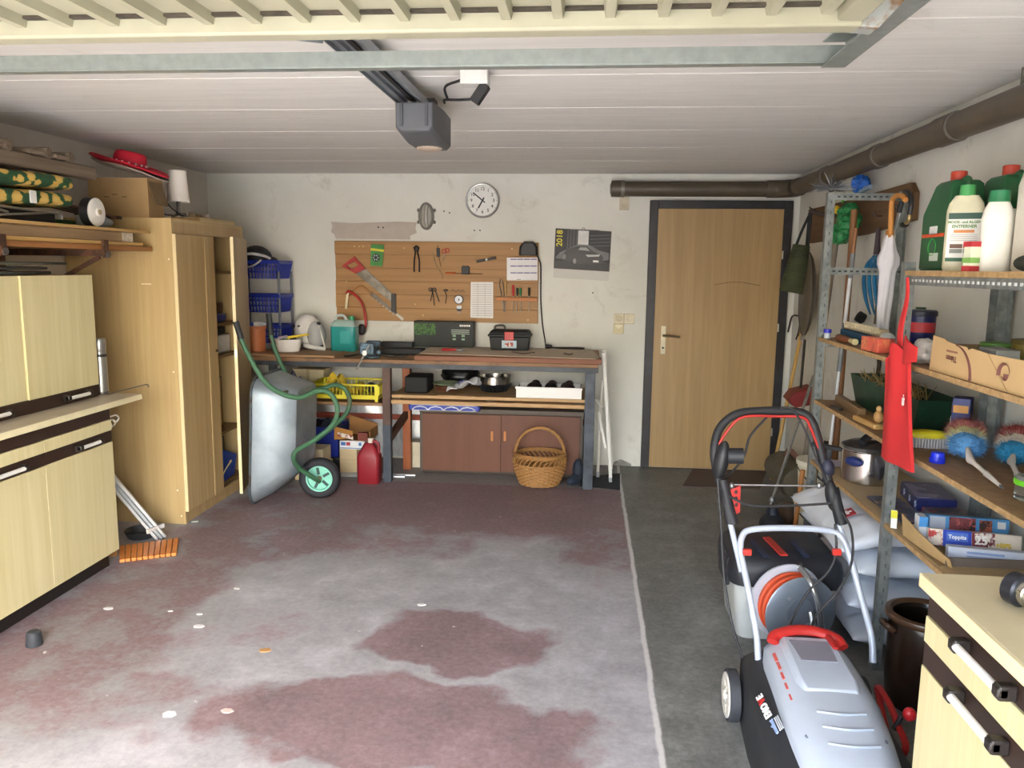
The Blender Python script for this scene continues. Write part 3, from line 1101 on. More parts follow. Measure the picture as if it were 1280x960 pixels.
# on top of the wardrobe
bx = thing('cardboard_box', 'open brown cardboard box under the red hat on the wardrobe', 'box', (-2.7, 4.5, wh))
M_CARD = P('#a5875c', .8, var=.06)
q0, q1 = oY(112, 262, 4.40), oY(186, 262, 4.40)
x0_, x1_ = q0.x, q1.x
zt = oY(170, 222, 4.40).z
for a in ((x0_, x1_, 4.40, 4.404), (x0_, x1_, 4.56, 4.564), (x0_, x0_ + .004, 4.404, 4.56), (x1_ - .004, x1_, 4.404, 4.56)):
    MB().bb(a[0], a[1], a[2], a[3], wh + .001, zt).build('side', M_CARD, bx)
MB().bb(x0_, x1_, 4.40, 4.564, wh + .0002, wh + .004).build('bottom', M_CARD, bx)
MB().sheet(lambda u, v: V(x1_ + .004 + .025 * v + .01 * v * v, 4.41 + .14 * u, zt - .02 - .13 * v), 4, 6, .004).build('flap', P('#7b6445', .8), bx)
for px, py, s in ((133, 246, .02), (143, 243, .02), (155, 246, .02)):
    pp = oY(px, py, 4.399)
    MB().box((pp.x, 4.3995, pp.z), (s * 1.6, .001, .004)).build('handle_slot', P('#4a3824', .9), bx)
fb_ = MB().bb(-2.88, -2.40, 4.78, 5.26, wh + .0005, wh + .03).build('flat_board', W('#a88e63', '#bfa679', 'y', 1, .6))
tag(fb_, 'flat beige board lying on the wardrobe near the glass bits', 'board')
MB().bb(-2.399, -2.397, 4.78, 5.26, wh + .001, wh + .029).build('pale_edge', P('#cdb98c', .6), fb_)

M_RED = P('#c01830', .8, var=.08)


def hat(name, label, c, rb, rc, hc, mat_b, tilt, parts):
    t = thing(name, label, 'hat', c)
    q = rot(*tilt)

    def brim(u, v):
        a = 2 * math.pi * u
        r = rc * .9 + (rb - rc * .9) * v
        p = V(r * math.cos(a) * 1.12, r * math.sin(a) * .82, .022 * v * v * (abs(math.sin(a)) ** 2) + .045 * v ** 3 * max(0, -math.cos(a)) ** 3 - .012 * v * v * math.cos(a) ** 2)
        return Vector(c) + q @ p
    MB().sheet(brim, 36, 6, .007).build('brim', mat_b, t)
    if parts:
        pr2 = []
        for z, r in ((0, 1.0), (.35, .99), (.7, .95), (.92, .86), (1.0, .62), (.9, .3), (.86, .05)):
            pr2.append((rc * r, hc * z))
        MB().lathe(pr2, c, 28, q, 1.1, .85).build('crown', mat_b, t, ang=60)
        bd = MB().lathe([(rc * 1.02, hc * .12), (rc * 1.02, hc * .36)], c, 28, q, 1.1, .85).build('band', P('#b01a34', .7), t)
        for k in range(16):
            a = 2 * math.pi * k / 16
            p = Vector(c) + q @ V(rc * 1.03 * 1.1 * math.cos(a), rc * 1.03 * .85 * math.sin(a), hc * .25)
            MB().ell(p, (.007, .007, .007), None, 6, 4).build('dot', P('#e8d6d6', .5), bd)
    return t


hc_ = oY(158, 208, 4.50)
hat('straw_hat', 'pale felt hat brim squashed under the red cowboy hat', (hc_.x + .0, 4.54, hc_.z - .022), .20, .09, .05, P('#a89a88', .8), (0, 12, 0), False)
hat('cowboy_hat', 'red cowboy hat with dotted band on the cardboard box', (hc_.x + .005, 4.52, hc_.z), .205, .088, .088, M_RED, (0, 12, 0), True)

lp = V(oZ(224, 270, wh + .03).x, 4.86, wh + .03)
lp = oY(224, 268, 4.84)
lp.z = wh + .0305
lm = thing('table_lamp', 'small table lamp with white fabric shade on the wardrobe', 'lamp', lp)
MB().lathe([(.045, 0), (.045, .008), (.022, .02), (.014, .04), (.014, .115)], lp, 20).build('base', P('#8d8984', .3, .8), lm)
sh = MB()
sh.lathe([(.066, .095), (.052, .285), (.051, .285), (.065, .095)], lp, 28)
sh.f = sh.f[:-2]
sh.build('shade', P('#efe9df', .8, var=.02), lm)
MB().lathe([(.011, .115), (.011, .16), (.024, .19), (.015, .225)], lp, 12).build('bulb', P('#e9e4d8', .3), lm)
MB().tube(curve_pts([lp + V(-.03, 0, .012), lp + V(-.09, -.02, .02), lp + V(-.11, -.03, .07), lp + V(-.06, -.04, .09), lp + V(-.015, -.055, .05), lp + V(.06, -.06, .004)], 6), .004, 6).build('cord', P('#26221f', .6), lm)
for i, (px, py, s, col) in enumerate(((197 + 48, 266, .022, '#b9a58e'), (262, 265, .026, '#c8b49a'), (252, 269, .018, '#d8d2c6'), (272, 267, .018, '#a88a6a'), (266, 271, .02, '#c9c4b8'))):
    pp = oZ(px, py, wh + .03)
    pp = V(-2.62 + .03 * i, 5.0 + .05 * (i % 3) + .01 * i, wh + .0305)
    o = MB().lathe([(s, 0), (s * 1.1, s * .5), (s * .8, s * 1.6), (s * .85, s * 1.7), (s * .5, s * 1.75)], pp, 12).build('glass_holder', P(col, .15, alpha=.6))
    tag(o, 'small clear glass candle holder beside the lamp on the wardrobe', 'glass', 'glass holders on the wardrobe')
gl = MB().sheet(lambda u, v: V(-2.75 + .12 * u, 4.46 + .0 + .28 * v * 0 + 4.74 - 4.46 + .06 * (v - .5), wh + .004 + .035 * math.sin(math.pi * u) * math.sin(math.pi * v)), 8, 8, .004).build('dark_cloth', P('#2b2722', .9))
tag(gl, 'crumpled dark cloth between the box and the lamp', 'cloth')

# ------------------------------------------------------------------ between cabinet and wardrobe
al = thing('aluminium_profile', 'bundle of silver aluminium rails leaning towards the orange mat', 'rail', (-2.37, 4.08, 0))
a0 = oZ(200, 672, 0.01)
a1 = V(-2.62, 3.95, .46)
a0 = V(-2.36, 4.085, .008)
for k in range(3):
    s = V(.008, .026, 0) * (k - 1)
    MB().beam(a0 + s, a1 + s, .026, .018).build('rail', P(('#b5b9bd', '#9ea4ab', '#c3c6c8')[k], .35, .7), al, bev=.003)
tp = a0 + (a1 - a0) * .10
MB().beam(tp - V(.015, .06, -.016), tp + V(.015, .06, .016), .012, .024).build('tape', P('#dcdad6', .6), al)
wp_ = MB().bb(-2.60, -2.46, 3.80, 3.825, .0, .20).build('wood_offcut', W('#8a6238', '#a87b4c', 'z', 1, .6), bev=.003)
tag(wp_, 'upright brown wood offcut standing behind the orange mat', 'wood')
tr_ = MB().lathe([(.07, .0), (.09, .04), (.085, .045), (.065, .006), (.002, .006)], V(-2.50, 4.12, .0005), 24).build('dark_dish', P('#26282b', .4))
tag(tr_, 'round dark dish on the floor under the silver rails', 'dish')
om = thing('slat_mat', 'small orange wooden slatted mat lying by the cabinet plinth', 'mat', (-2.29, 3.83, 0))
ma, mb_, mc, md = [oZ(x, y, .012) for x, y in ((149, 702), (149, 684), (224, 674), (221, 693))]
n = 10
for k in range(n):
    t0, t1 = k / n + .006, (k + 1) / n - .006
    lo_ = [ma.lerp(md, t0), ma.lerp(md, t1), mb_.lerp(mc, t1), mb_.lerp(mc, t0)]
    MB().prism([(p.x, p.y) for p in lo_], (0, 0, .004), (1, 0, 0), (0, 1, 0), (0, 0, .018)).build('slat', W('#c9722c', '#dd8d45', 'y', 1, .45), om, bev=.003)
for t in (.25, .75):
    MB().beam(ma.lerp(mb_, t) + V(.01, 0, -.01), md.lerp(mc, t) + V(-.01, 0, -.01), .02, .004).build('batten', P('#9a5a28', .6), om)
pc = oZ(43, 806, 0)
cu = thing('rubber_cup', 'small black rubber cup standing upside down on the red floor', 'cup', pc)
MB().lathe([(.031, .0), (.033, .004), (.026, .055), (.02, .06), (.002, .06)], pc, 20).build('cup_body', P('#33373c', .6), cu)
for i, (px, py, s, col) in enumerate(((135, 761, .02, '#d9d6d4'), (249, 783, .022, '#dddad8'), (249, 768, .012, '#d9d6d4'), (213, 764, .012, '#cfcccb'), (296, 736, .014, '#dad7d5'), (331, 813, .02, '#b98a55'), (212, 893, .022, '#d4d2d2'), (526, 756, .018, '#dcdad8'), (243, 652, .018, '#b9c4ba'), (284, 889, .018, '#c8b0a8'))):
    pp = oZ(px, py, .0)
    pg = [(pp.x + s * .75 * (1 + .5 * rnd.random()) * math.cos(a) * 1.3, pp.y + s * .75 * (.6 + .7 * rnd.random()) * math.sin(a)) for a in [k * 1.05 for k in range(6)]]
    o = MB().prism(pg, (0, 0, .0003), (1, 0, 0), (0, 1, 0), (0, 0, .003)).build('paint_flake', P(col, .8))
    tag(o, 'small pale flake of litter lying on the worn floor' if i not in (5, 8) else ('dry brown leaf scrap on the worn floor' if i == 5 else 'crumpled pale wrapper at the wardrobe foot'), 'litter', 'litter flakes on the floor' if i not in (5, 8) else None)
# ------------------------------------------------------------------ work bench along the back wall
BF, BB = 5.42, 6.12
bl = oY(306, 460, BF).x
br = oY(748, 460, BF).x
M_BW = W('#7d5a3c', '#a37e58', 'x', 1, .6, 40, .15, dirt='#4c3a2c')
M_BW2 = W('#a5835a', '#c29f70', 'x', 1, .6, 40, .1)
M_STEEL = spots('#2f343a', '#42484e', 8, .4, .6, .5, .2)
M_LEG = spots('#3d4a57', '#6a4a38', 9, .42, .6, .55)
M_ORG = W('#8f4a22', '#a85c2e', 'z', 1, .5)
bench = thing('work_bench', 'long wooden work bench on a dark steel frame below the pegboard', 'bench', ((bl + br) / 2, 5.8, 0))
for k in range(4):
    MB().bb(bl, br, BF + k * .175 + .001, BF + (k + 1) * .175 - .001, .866, .892).build('top_plank', M_BW, bench, bev=.003)
MB().bb(bl, br, BF + .012, BF + .06, .832, .8655).build('front_rail', M_STEEL, bench)
MB().bb(bl, br, BB - .06, BB - .01, .832, .8655).build('rear_rail', M_STEEL, bench)
lx = [-1.405, .035]
MB().mat(1).bb(lx[0] - .028, lx[0] + .028, BF + .015, BF + .07, 0, .42).mat(0).bb(lx[0] - .028, lx[0] + .028, BF + .015, BF + .07, .42, .8315).build('front_leg', [spots('#4f392f', '#5e463a', 7, .42, .6, .6), spots('#2f3945', '#3b4652', 7, .42, .6, .55)], bench)
MB().bb(lx[1] - .035, lx[1] + .035, BF + .015, BF + .07, 0, .8315).build('front_leg', spots('#2b3440', '#434d58', 9, .4, .6, .5), bench, bev=.003)
MB().bb(-1.375, -1.315, 5.80, 5.86, 0, .8315).build('rear_leg', M_ORG, bench, bev=.003)
MB().bb(.0, .05, BB - .07, BB - .02, 0, .8315).build('rear_leg', M_STEEL, bench, bev=.003)
MB().bb(-2.3, -2.25, BF + .1, BF + .15, 0, .8315).build('front_leg', M_STEEL, bench, bev=.003)
MB().bb(-2.3, .02, 6.09, 6.118, .33, .37).build('stretcher', P('#a04a34', .6), bench)
MB().beam((-1.405, BF + .05, .30), (-1.345, 5.83, .44), .035, .05).build('brace', P('#4c3428', .6), bench)
# mid shelf
z1, z2 = .573, .616
MB().bb(-1.375, 0.0, BF + .03, BF + .32, z1, z1 + .028).build('shelf_plank', M_BW2, bench, bev=.003)
MB().bb(-1.375, 0.0, BF + .33, BF + .60, z1, z1 + .028).build('shelf_plank', M_BW2, bench, bev=.003)
MB().bb(-1.375, 0.0, BF + .05, BF + .60, z2 - .002, z2 + .021).build('shelf_plank', M_BW2, bench, bev=.003)
for x in (-1.34, -.66, -.04):
    MB().bb(x - .03, x + .03, BF + .06, BF + .60, z1 + .0285, z2 - .0025).build('spacer', P('#4e3d2c', .8), bench)
MB().bb(-2.2, -1.435, BF + .03, BF + .58, .553, .575).build('shelf_plank', M_BW, bench, bev=.003)
MB().bb(-2.24, -1.40, 5.99, 6.0, .52, .553).build('shelf_bearer', P('#6b4a34', .7), bench)
SZ = z2 + .0215     # top of the right mid shelf
SL = .5755          # top of the left shelf
TZ = .8925

# loose boards on the bench
lb2 = MB().bb(oY(308, 440, 5.5).x, oY(420, 440, 5.5).x, 5.45, 5.76, TZ, TZ + .016).build('loose_board', W('#8d6a48', '#a78360', 'x', 1, .6), bev=.002)
tag(lb2, 'loose brown board under the white bowl and terracotta pot', 'board')
LZ = TZ + .0165
pk = MB().bb(oY(518, 450, BF).x, br + .02, BF - .005, BF + .13, TZ, TZ + .034).build('red_plank', W('#74452f', '#8f5c40', 'x', 1, .6), bev=.003)
tag(pk, 'reddish brown plank along the bench front edge', 'plank')
pk2 = MB().bb(oY(520, 450, BF).x, br + .01, BF + .14, BB - .02, TZ, TZ + .03).build('panel_board', W('#8d6a48', '#a07b56', 'x', 1, .6), bev=.003)
tag(pk2, 'wide brown board under the cardboard sheet on the bench', 'board')
CZ = TZ + .0345
cs = MB().prism([(oY(520, 440, BF).x, BF + .11), (br - .02, BF + .005), (br + .015, BF + .12), (br - .05, 6.05), (oY(535, 440, 5.9).x, 6.05)],
                (0, 0, CZ), (1, 0, 0), (0, 1, 0), (0, 0, .005)).build('cardboard_sheet', P('#bfae98', .85, var=.06))
tag(cs, 'grey brown flat cardboard sheet covering the bench boards', 'cardboard')
CZ += .0055

# vice
vx = oY(461, 440, BF).x
vi = thing('bench_vice', 'blue grey bench vice clamped on the bench front', 'vice', (vx, BF + .05, TZ))
M_VI = spots('#5b7484', '#48565f', 20, .45, .6, .5, .3)
MB().lathe([(.055, 0), (.055, .015), (.035, .025), (.035, .04)], (vx, BF + .09, TZ), 16).build('base', M_VI, vi)
MB().bb(vx - .032, vx + .032, BF + .03, BF + .17, TZ + .04, TZ + .085).bb(vx - .05, vx + .05, BF + .10, BF + .15, TZ + .085, TZ + .12).build('body', M_VI, vi, bev=.006)
MB().bb(vx - .028, vx + .028, BF - .07, BF + .03, TZ + .045, TZ + .08).build('slide', M_VI, vi, bev=.004)
MB().bb(vx - .05, vx + .05, BF - .06, BF - .025, TZ + .04, TZ + .12).build('front_jaw', M_VI, vi, bev=.006)
MB().cyl((vx, BF - .11, TZ + .055), (vx, BF - .06, TZ + .055), .018, n=14).build('screw_head', P('#c9cccd', .25, .9), vi)
MB().tube([(vx + .03, BF - .10, TZ + .11), (vx - .06, BF - .10, TZ - .06)], .005, 8).build('handle_bar', P('#d5d6d6', .25, .8), vi)
MB().cyl((vx + .1 - .03, BF + .0, TZ + .05), (vx + .1 - .03, BF + .06, TZ + .05), .014, n=10).build('swivel_nut', M_VI, vi)

# dark tool cases behind the vice
c0 = MB().bb(oY(470, 430, 5.8).x, oY(530, 430, 5.8).x, 5.74, 5.86, TZ + .0005, TZ + .045).build('tool_case', P('#14181c', .55), bev=.008)
tag(c0, 'long black plastic tool case lying before the dark green box', 'case')
c0b = MB().bb(oY(476, 430, 5.9).x, oY(516, 430, 5.9).x, 5.88, 5.96, TZ + .0005, TZ + .08).build('level_case', P('#15191d', .5), bev=.006)
tag(c0b, 'black narrow case standing behind the long tool case', 'case')
for i, (a, b) in enumerate((((432, 443), (452, 430)), ((490, 446), (470, 440)), ((505, 440), (492, 446)))):
    pa_, pb_ = V(oY(a[0], a[1], 5.5).x, 5.5 + .04 * i, TZ), V(oY(b[0], b[1], 5.7).x, 5.70 - .06 * i, TZ)
    o = MB().beam(pa_ + V(0, 0, .008), pb_ + V(0, 0, .008), .03 if i == 0 else .016, .012).build(('putty_knife', 'steel_file', 'chisel')[i], P(('#3b3730', '#55504a', '#2d2a28')[i], .5, .3), bev=.002)
    tag(o, ('dark flat scraper blade on the bench near the teal canister', 'dark steel file beside the bench vice', 'short dark chisel at the end of the red plank')[i], ('scraper', 'file', 'chisel')[i])

# green printed carton
gx0, gx1 = oY(518, 420, 6.0).x, oY(592, 420, 6.0).x
gb = MB().bb(gx0, gx1, 5.98, 6.10, CZ, TZ + .235).build('trimmer_carton', spots('#060e09', '#0b1c11', 6, .45, .6, .55), bev=.003)
tag(gb, 'dark green printed power tool carton standing against the wall', 'box')
MB().bb(gx0 + .005, gx0 + .17, 5.9785, 5.981, TZ + .13, TZ + .22).build('grass_print', spots('#1b3a1c', '#47702f', 60, .45, .55, .6), gb)
M_WHT = P('#e8e6e0', .6, var=.02)
for k in range(5):
    MB().bb(gx1 - .105 + k * .017, gx1 - .092 + k * .017, 5.9785, 5.981, TZ + .200, TZ + .214).build('print_block', M_WHT, gb)
for k in range(3):
    MB().bb(gx1 - .17, gx1 - .03, 5.979, 5.981, TZ + .17 - k * .014, TZ + .175 - k * .014).build('print_line', P('#b9c8b9', .6), gb)
for i in range(2):
    for j in range(2):
        MB().bb(gx1 - .16 + i * .07, gx1 - .135 + i * .07, 5.979, 5.981, TZ + .095 + j * .026, TZ + .11 + j * .026).build('print_symbol', P('#8fae92', .6), gb)

# toolbox
tx0, tx1 = oY(613, 420, 5.92).x, oY(663, 420, 5.92).x
tb = thing('toolbox', 'black plastic toolbox with red latch and picture sticker', 'toolbox', ((tx0 + tx1) / 2, 5.92, CZ))
M_TB = P('#080b0e', .55)
MB().loft([[V(tx0 + .012 * s + (tx1 - tx0 - .024 * s) * a, 5.84 + .16 * b + .008 * s * (1 - 2 * b), CZ + z) for a, b in ((0, 0), (1, 0), (1, 1), (0, 1))] for s, z in ((1, .0), (0, .10))]).build('bin', M_TB, tb, bev=.006)
MB().bb(tx0 - .01, tx1 + .01, 5.832, 6.008, CZ + .101, CZ + .118).build('rim', M_TB, tb, bev=.004)
MB().loft([[V(tx0 + i, 5.835 + i, CZ + z), V(tx1 - i, 5.835 + i, CZ + z), V(tx1 - i, 6.005 - i, CZ + z), V(tx0 + i, 6.005 - i, CZ + z)] for i, z in ((0, .1185), (.004, .135), (.02, .15))]).build('lid', M_TB, tb, bev=.004)
MB().bb((tx0 + tx1) / 2 - .035, (tx0 + tx1) / 2 + .035, 5.822, 5.832, CZ + .075, CZ + .14).build('latch', P('#c0302c', .45), tb, bev=.004)
st = MB().bb((tx0 + tx1) / 2 - .055, (tx0 + tx1) / 2 + .055, 5.8295, 5.8315, CZ + .018, CZ + .074).build('sticker', P('#b9ccd6', .5), tb)
MB().bb((tx0 + tx1) / 2 - .03, (tx0 + tx1) / 2 + .03, 5.828, 5.8295, CZ + .03, CZ + .06).build('sticker_picture', spots('#a33228', '#e8e0d8', 40, .5, .55, .5), st)
MB().tube(curve_pts([((tx0 + tx1) / 2 - .12, 5.92, CZ + .15), ((tx0 + tx1) / 2 - .11, 5.92, CZ + .175), ((tx0 + tx1) / 2 - .05, 5.92, CZ + .178), ((tx0 + tx1) / 2 - .04, 5.92, CZ + .15)], 4), .008, 8).build('handle', P('#4a4438', .5), tb)

# pliers + wires on the cardboard
pp = oY(568, 438, 5.72)
pp.z = CZ
pg = thing('pliers', 'red handled pliers lying on the cardboard sheet', 'pliers', pp)
for s in (-1, 1):
    MB().tube(curve_pts([pp + V(-.09, s * .022, .009), pp + V(-.04, s * .024, .009), pp + V(.015, s * .006, .009)], 5), .008, 8).build('grip', P('#b3282a', .45), pg)
MB().prism([(0, .014), (.03, .014), (.065, .004), (.065, -.004), (.03, -.014), (0, -.014)], pp + V(.012, 0, .003), (1, 0, 0), (0, 1, 0), (0, 0, .012)).build('jaws', P('#55565a', .35, .8), pg)
for i, pts in enumerate((((640, 441), (655, 438), (668, 441)), ((705, 443), (712, 441), (716, 443)))):
    o = MB().tube(curve_pts([V(oY(a, b, 5.7).x, 5.62 + .03 * (b - 438 if i == 0 else b - 441) , CZ + .004) for a, b in pts], 5), .004, 6).build('wire_scrap', P('#5b4a3c', .6))
    tag(o, ('short brown wire scrap in front of the toolbox', 'tiny brown wire scrap near the cardboard corner')[i], 'wire')

# teal canister
kx = oY(431, 410, 5.93).x
kan = thing('fluid_canister', 'teal fluid canister with white handle and green cap', 'canister', (kx, 5.93, TZ))
M_TEAL = P('#2f9390', .25, var=.04, alpha=1)


def rr_loop(cx, cy, z, w, d, r, n=4):
    return [V(cx + x, cy + y, z) for x, y in rrect(w, d, r, n)]


MB().loft([rr_loop(kx, 5.93, TZ + z, w, d, r) for z, w, d, r in ((.0, .18, .12, .02), (.008, .196, .13, .025), (.19, .196, .13, .025))]).build('body', M_TEAL, kan, ang=50)
sh = MB().loft([rr_loop(kx, 5.93, TZ + z, w, d, r) for z, w, d, r in ((.1905, .196, .13, .025), (.215, .185, .12, .03), (.235, .15, .08, .03), (.24, .12, .05, .02))]).build('shoulder', P('#9fb9b2', .35, var=.04), kan, ang=50)
MB().tube(curve_pts([(kx - .075, 5.93, TZ + .22), (kx - .06, 5.93, TZ + .265), (kx - .01, 5.93, TZ + .27), (kx + .015, 5.93, TZ + .235)], 5), .011, 8).build('handle', P('#c9d2cc', .4), kan)
MB().cyl((kx + .055, 5.93, TZ + .235), (kx + .055, 5.93, TZ + .268), .022, n=18).build('cap', P('#2d8a5e', .4), kan)
MB().bb(kx - .02, kx + .06, 5.863, 5.866, TZ + .06, TZ + .16).build('moulded_panel', P('#37a09c', .25), kan, bev=.001)

# white padded helmet on its side
hx_, hy_ = oY(387, 415, 5.88).x, 5.88
hel = thing('padded_helmet', 'white and grey padded helmet with visor strap between bowl and canister', 'helmet', (hx_, hy_, TZ))
MB().ell((hx_ - .01, hy_, TZ + .155), (.105, .10, .125), rot(0, -8, 0), 22, 14).build('shell', P('#dedbd8', .5, var=.04), hel)
MB().ell((hx_ + .055, hy_ - .02, TZ + .13), (.075, .09, .11), rot(0, -12, 0), 18, 12).build('grey_panel', P('#a9a9a8', .6), hel)
MB().tube(curve_pts([(hx_ - .02, hy_ - .06, TZ + .05), (hx_ + .02, hy_ - .10, TZ + .045), (hx_ + .09, hy_ - .085, TZ + .03), (hx_ + .13, hy_ - .05, TZ + .018)], 6), .018, 8).build('chin_guard', P('#d9d6d2', .6), hel)
MB().ell((hx_ + .09, hy_ - .03, TZ + .03), (.035, .04, .028)).build('padding', P('#26262a', .8), hel)
for dx, dz in ((-.11, .19), (.07, .20), (.09, .215)):
    MB().ell((hx_ + dx, hy_ - .05, TZ + dz), (.016, .016, .013), None, 10, 6).build('stud', P('#2b2b2e', .5), hel)
MB().tube(curve_pts([(hx_ + .09, hy_ - .06, TZ + .2), (hx_ + .12, hy_ - .07, TZ + .12), (hx_ + .14, hy_ - .06, TZ + .02)], 5), .006, 6).build('strap', P('#d8d6cc', .7), hel)
MB().ell((hx_ - .05, hy_ - .095, TZ + .195), (.012, .006, .008), None, 10, 6).build('vent', P('#5c5a58', .6), hel)
MB().ell((hx_ - .06, hy_ - .09, TZ + .115), (.008, .008, .012), None, 10, 6).build('vent', P('#3c3a38', .6), hel)

# white bowl with things in it
bx_, by_ = oY(361, 436, 5.66).x, 5.66
bo = thing('plastic_bowl', 'white plastic washing-up bowl on the loose board', 'bowl', (bx_, by_, LZ))
MB().lathe([(.075, 0), (.082, .004), (.097, .085), (.104, .09), (.102, .094), (.093, .088), (.078, .008), (.002, .006)], (bx_, by_, LZ), 28).build('basin', P('#eceae6', .35, var=.02), bo)
for i, (dx, dy, dz, r, col, nm, lab, ct) in enumerate(((-.045, .02, .075, (.036, .04, .035), '#3f5a35', 'garden_glove', 'green garden glove lying in the white bowl', 'glove'),
                                                       (.02, .04, .085, (.026, .026, .028), '#1f2a20', 'dark_pouch', 'dark pouch in the white bowl', 'pouch'),
                                                       (.045, -.02, .055, (.026, .026, .028), '#8a7f8c', 'grey_sponge', 'grey sponge in the white bowl', 'sponge'))):
    o = MB().ell((bx_ + dx, by_ + dy, LZ + dz), r, rot(20 * i, 15, 0), 12, 8).build(nm, spots(col, '#8fae7a' if i == 0 else '#3a3c3a', 40, .5, .58, .8))
    tag(o, lab, ct)
yk = thing('yellow_brush', 'yellow handled brush resting across the white bowl rim', 'brush', (bx_, by_, LZ))
MB().tube([(bx_ + .01, by_ - .05, LZ + .106), (bx_ + .16, by_ - .01, LZ + .130)], [.011, .008], 8).build('handle', P('#d9c03a', .4), yk)
MB().box((bx_ - .02, by_ - .062, LZ + .110), (.07, .03, .02), rot(0, -10, 18)).build('head', P('#9a8fa0', .6), yk, bev=.004)

# terracotta pot
tp_ = V(oY(320, 420, 5.62).x, 5.62, LZ)
tpt = thing('terracotta_pot', 'orange terracotta plastic flower pot with papers in it', 'pot', tp_)
MB().lathe([(.062, 0), (.066, .004), (.071, .165), (.078, .168), (.078, .19), (.073, .19), (.066, .165), (.06, .01), (.002, .01)], tp_, 24).build('pot_body', P('#b56a3f', .55, var=.06), tpt)
for k, cc in enumerate(('#3050a8', '#e0ddd6', '#b9c0c8')):
    MB().box(tp_ + V(-.01 + .02 * k, .0 + .012 * k, .15), (.05, .004, .13), rot(8 * k - 6, 18 * k - 22, 20)).build('paper', P(cc, .7), tpt)

# blue basket tower
M_BLU = P('#1c2f9a', .4, var=.08)
sx0, sx1 = oY(302, 350, 5.95).x, oY(356, 350, 5.95).x
sy0, sy1 = 5.83, 6.08
tw = thing('basket_tower', 'three tier blue plastic basket tower with grey posts on the bench', 'rack', ((sx0 + sx1) / 2, 5.95, TZ))
for x in (sx0, sx1):
    for y in (sy0, sy1):
        MB().cyl((x, y, TZ), (x, y, TZ + .60), .010, n=8).build('post', P('#59616c', .5), tw)


def basket(z, hgt):
    o = MB()
    o.bb(sx0 + .015, sx1 - .015, sy0 + .015, sy1 - .015, z, z + .006)
    o.bb(sx0 - .005, sx1 + .005, sy0 - .012, sy0 - .004, z + hgt - .025, z + hgt)
    o.bb(sx0 - .005, sx1 + .005, sy1 + .004, sy1 + .012, z + hgt - .025, z + hgt)
    o.bb(sx0 - .012, sx0 - .004, sy0 - .012, sy1 + .012, z + hgt - .025, z + hgt)
    o.bb(sx1 + .004, sx1 + .012, sy0 - .012, sy1 + .012, z + hgt - .025, z + hgt)
    n = 13
    for i in range(n + 1):
        t = i / n
        xb, xt = sx0 + .015 + (sx1 - sx0 - .03) * t, sx0 - .003 + (sx1 - sx0 + .006) * t
        o.beam((xb, sy0 + .015, z), (xt, sy0 - .008, z + hgt - .02), .010, .004)
        o.beam((xb, sy1 - .015, z), (xt, sy1 + .008, z + hgt - .02), .010, .004)
        yb, yt = sy0 + .015 + (sy1 - sy0 - .03) * t, sy0 - .003 + (sy1 - sy0 + .006) * t
        o.beam((sx1 - .015, yb, z), (sx1 + .008, yt, z + hgt - .02), .010, .004, (0, 1, 0))
        o.beam((sx0 + .015, yb, z), (sx0 - .008, yt, z + hgt - .02), .010, .004, (0, 1, 0))
    for zz in (.33, .62):
        k = zz * hgt
        e = .015 * (1 - zz) - .006 * zz
        o.bb(sx0 + e, sx1 - e, sy0 + e - .002, sy0 + e + .002, z + k, z + k + .012)
        o.bb(sx1 - e - .002, sx1 - e + .002, sy0 + e, sy1 - e, z + k, z + k + .012)
    b = o.build('basket', M_BLU, tw)
    b['kind'] = 'stuff'
    return b


zs = [oY(340, y, 5.88).z for y in (345, 387, 425)]
for z in zs:
    basket(z - .02, .138)
MB().box(((sx0 + .06), sy0 - .03, zs[1] + .03), (.08, .012, .24), rot(6, -8, 0)).build('hanging_folder', P('#2346b8', .45), tw)
bgx = (sx0 + sx1) / 2 - .01
bag = thing('helmet_bag', 'black and white cycling bag with curved straps on the top basket', 'bag', (bgx, 5.95, zs[0] + .1))
MB().ell((bgx - .03, 5.95, zs[0] + .145), (.11, .12, .085), rot(0, 10, 0), 16, 10).build('body', spots('#17181c', '#2c2d34', 12, .45, .6, .7), bag)
MB().tube(curve_pts([(bgx - .12, 5.82, zs[0] + .15), (bgx - .02, 5.81, zs[0] + .165), (bgx + .07, 5.84, zs[0] + .15), (bgx + .10, 5.88, zs[0] + .13)], 6), .010, 8).build('piping', P('#d5d3cf', .6), bag)
MB().tube(curve_pts([(bgx - .10, 5.80, zs[0] + .055), (bgx + .0, 5.79, zs[0] + .075), (bgx + .06, 5.81, zs[0] + .12)], 6), .007, 8).build('piping', P('#c5c3bf', .6), bag)
MB().ell((bgx + .10, 5.93, zs[0] + .125), (.035, .06, .02), rot(0, 20, 0)).build('flap', P('#1a1a1d', .7), bag)
zq = oY(362, 433, 5.75)
pk3 = MB().ell((oY(358, 425, 5.8).x, 5.82, LZ + .05), (.045, .05, .05), None, 12, 8).build('seed_packet', spots('#22301f', '#9aa77a', 30, .5, .58, .6, c3='#b36a8a'))
tag(pk3, 'dark crumpled seed bag standing behind the white bowl', 'bag')

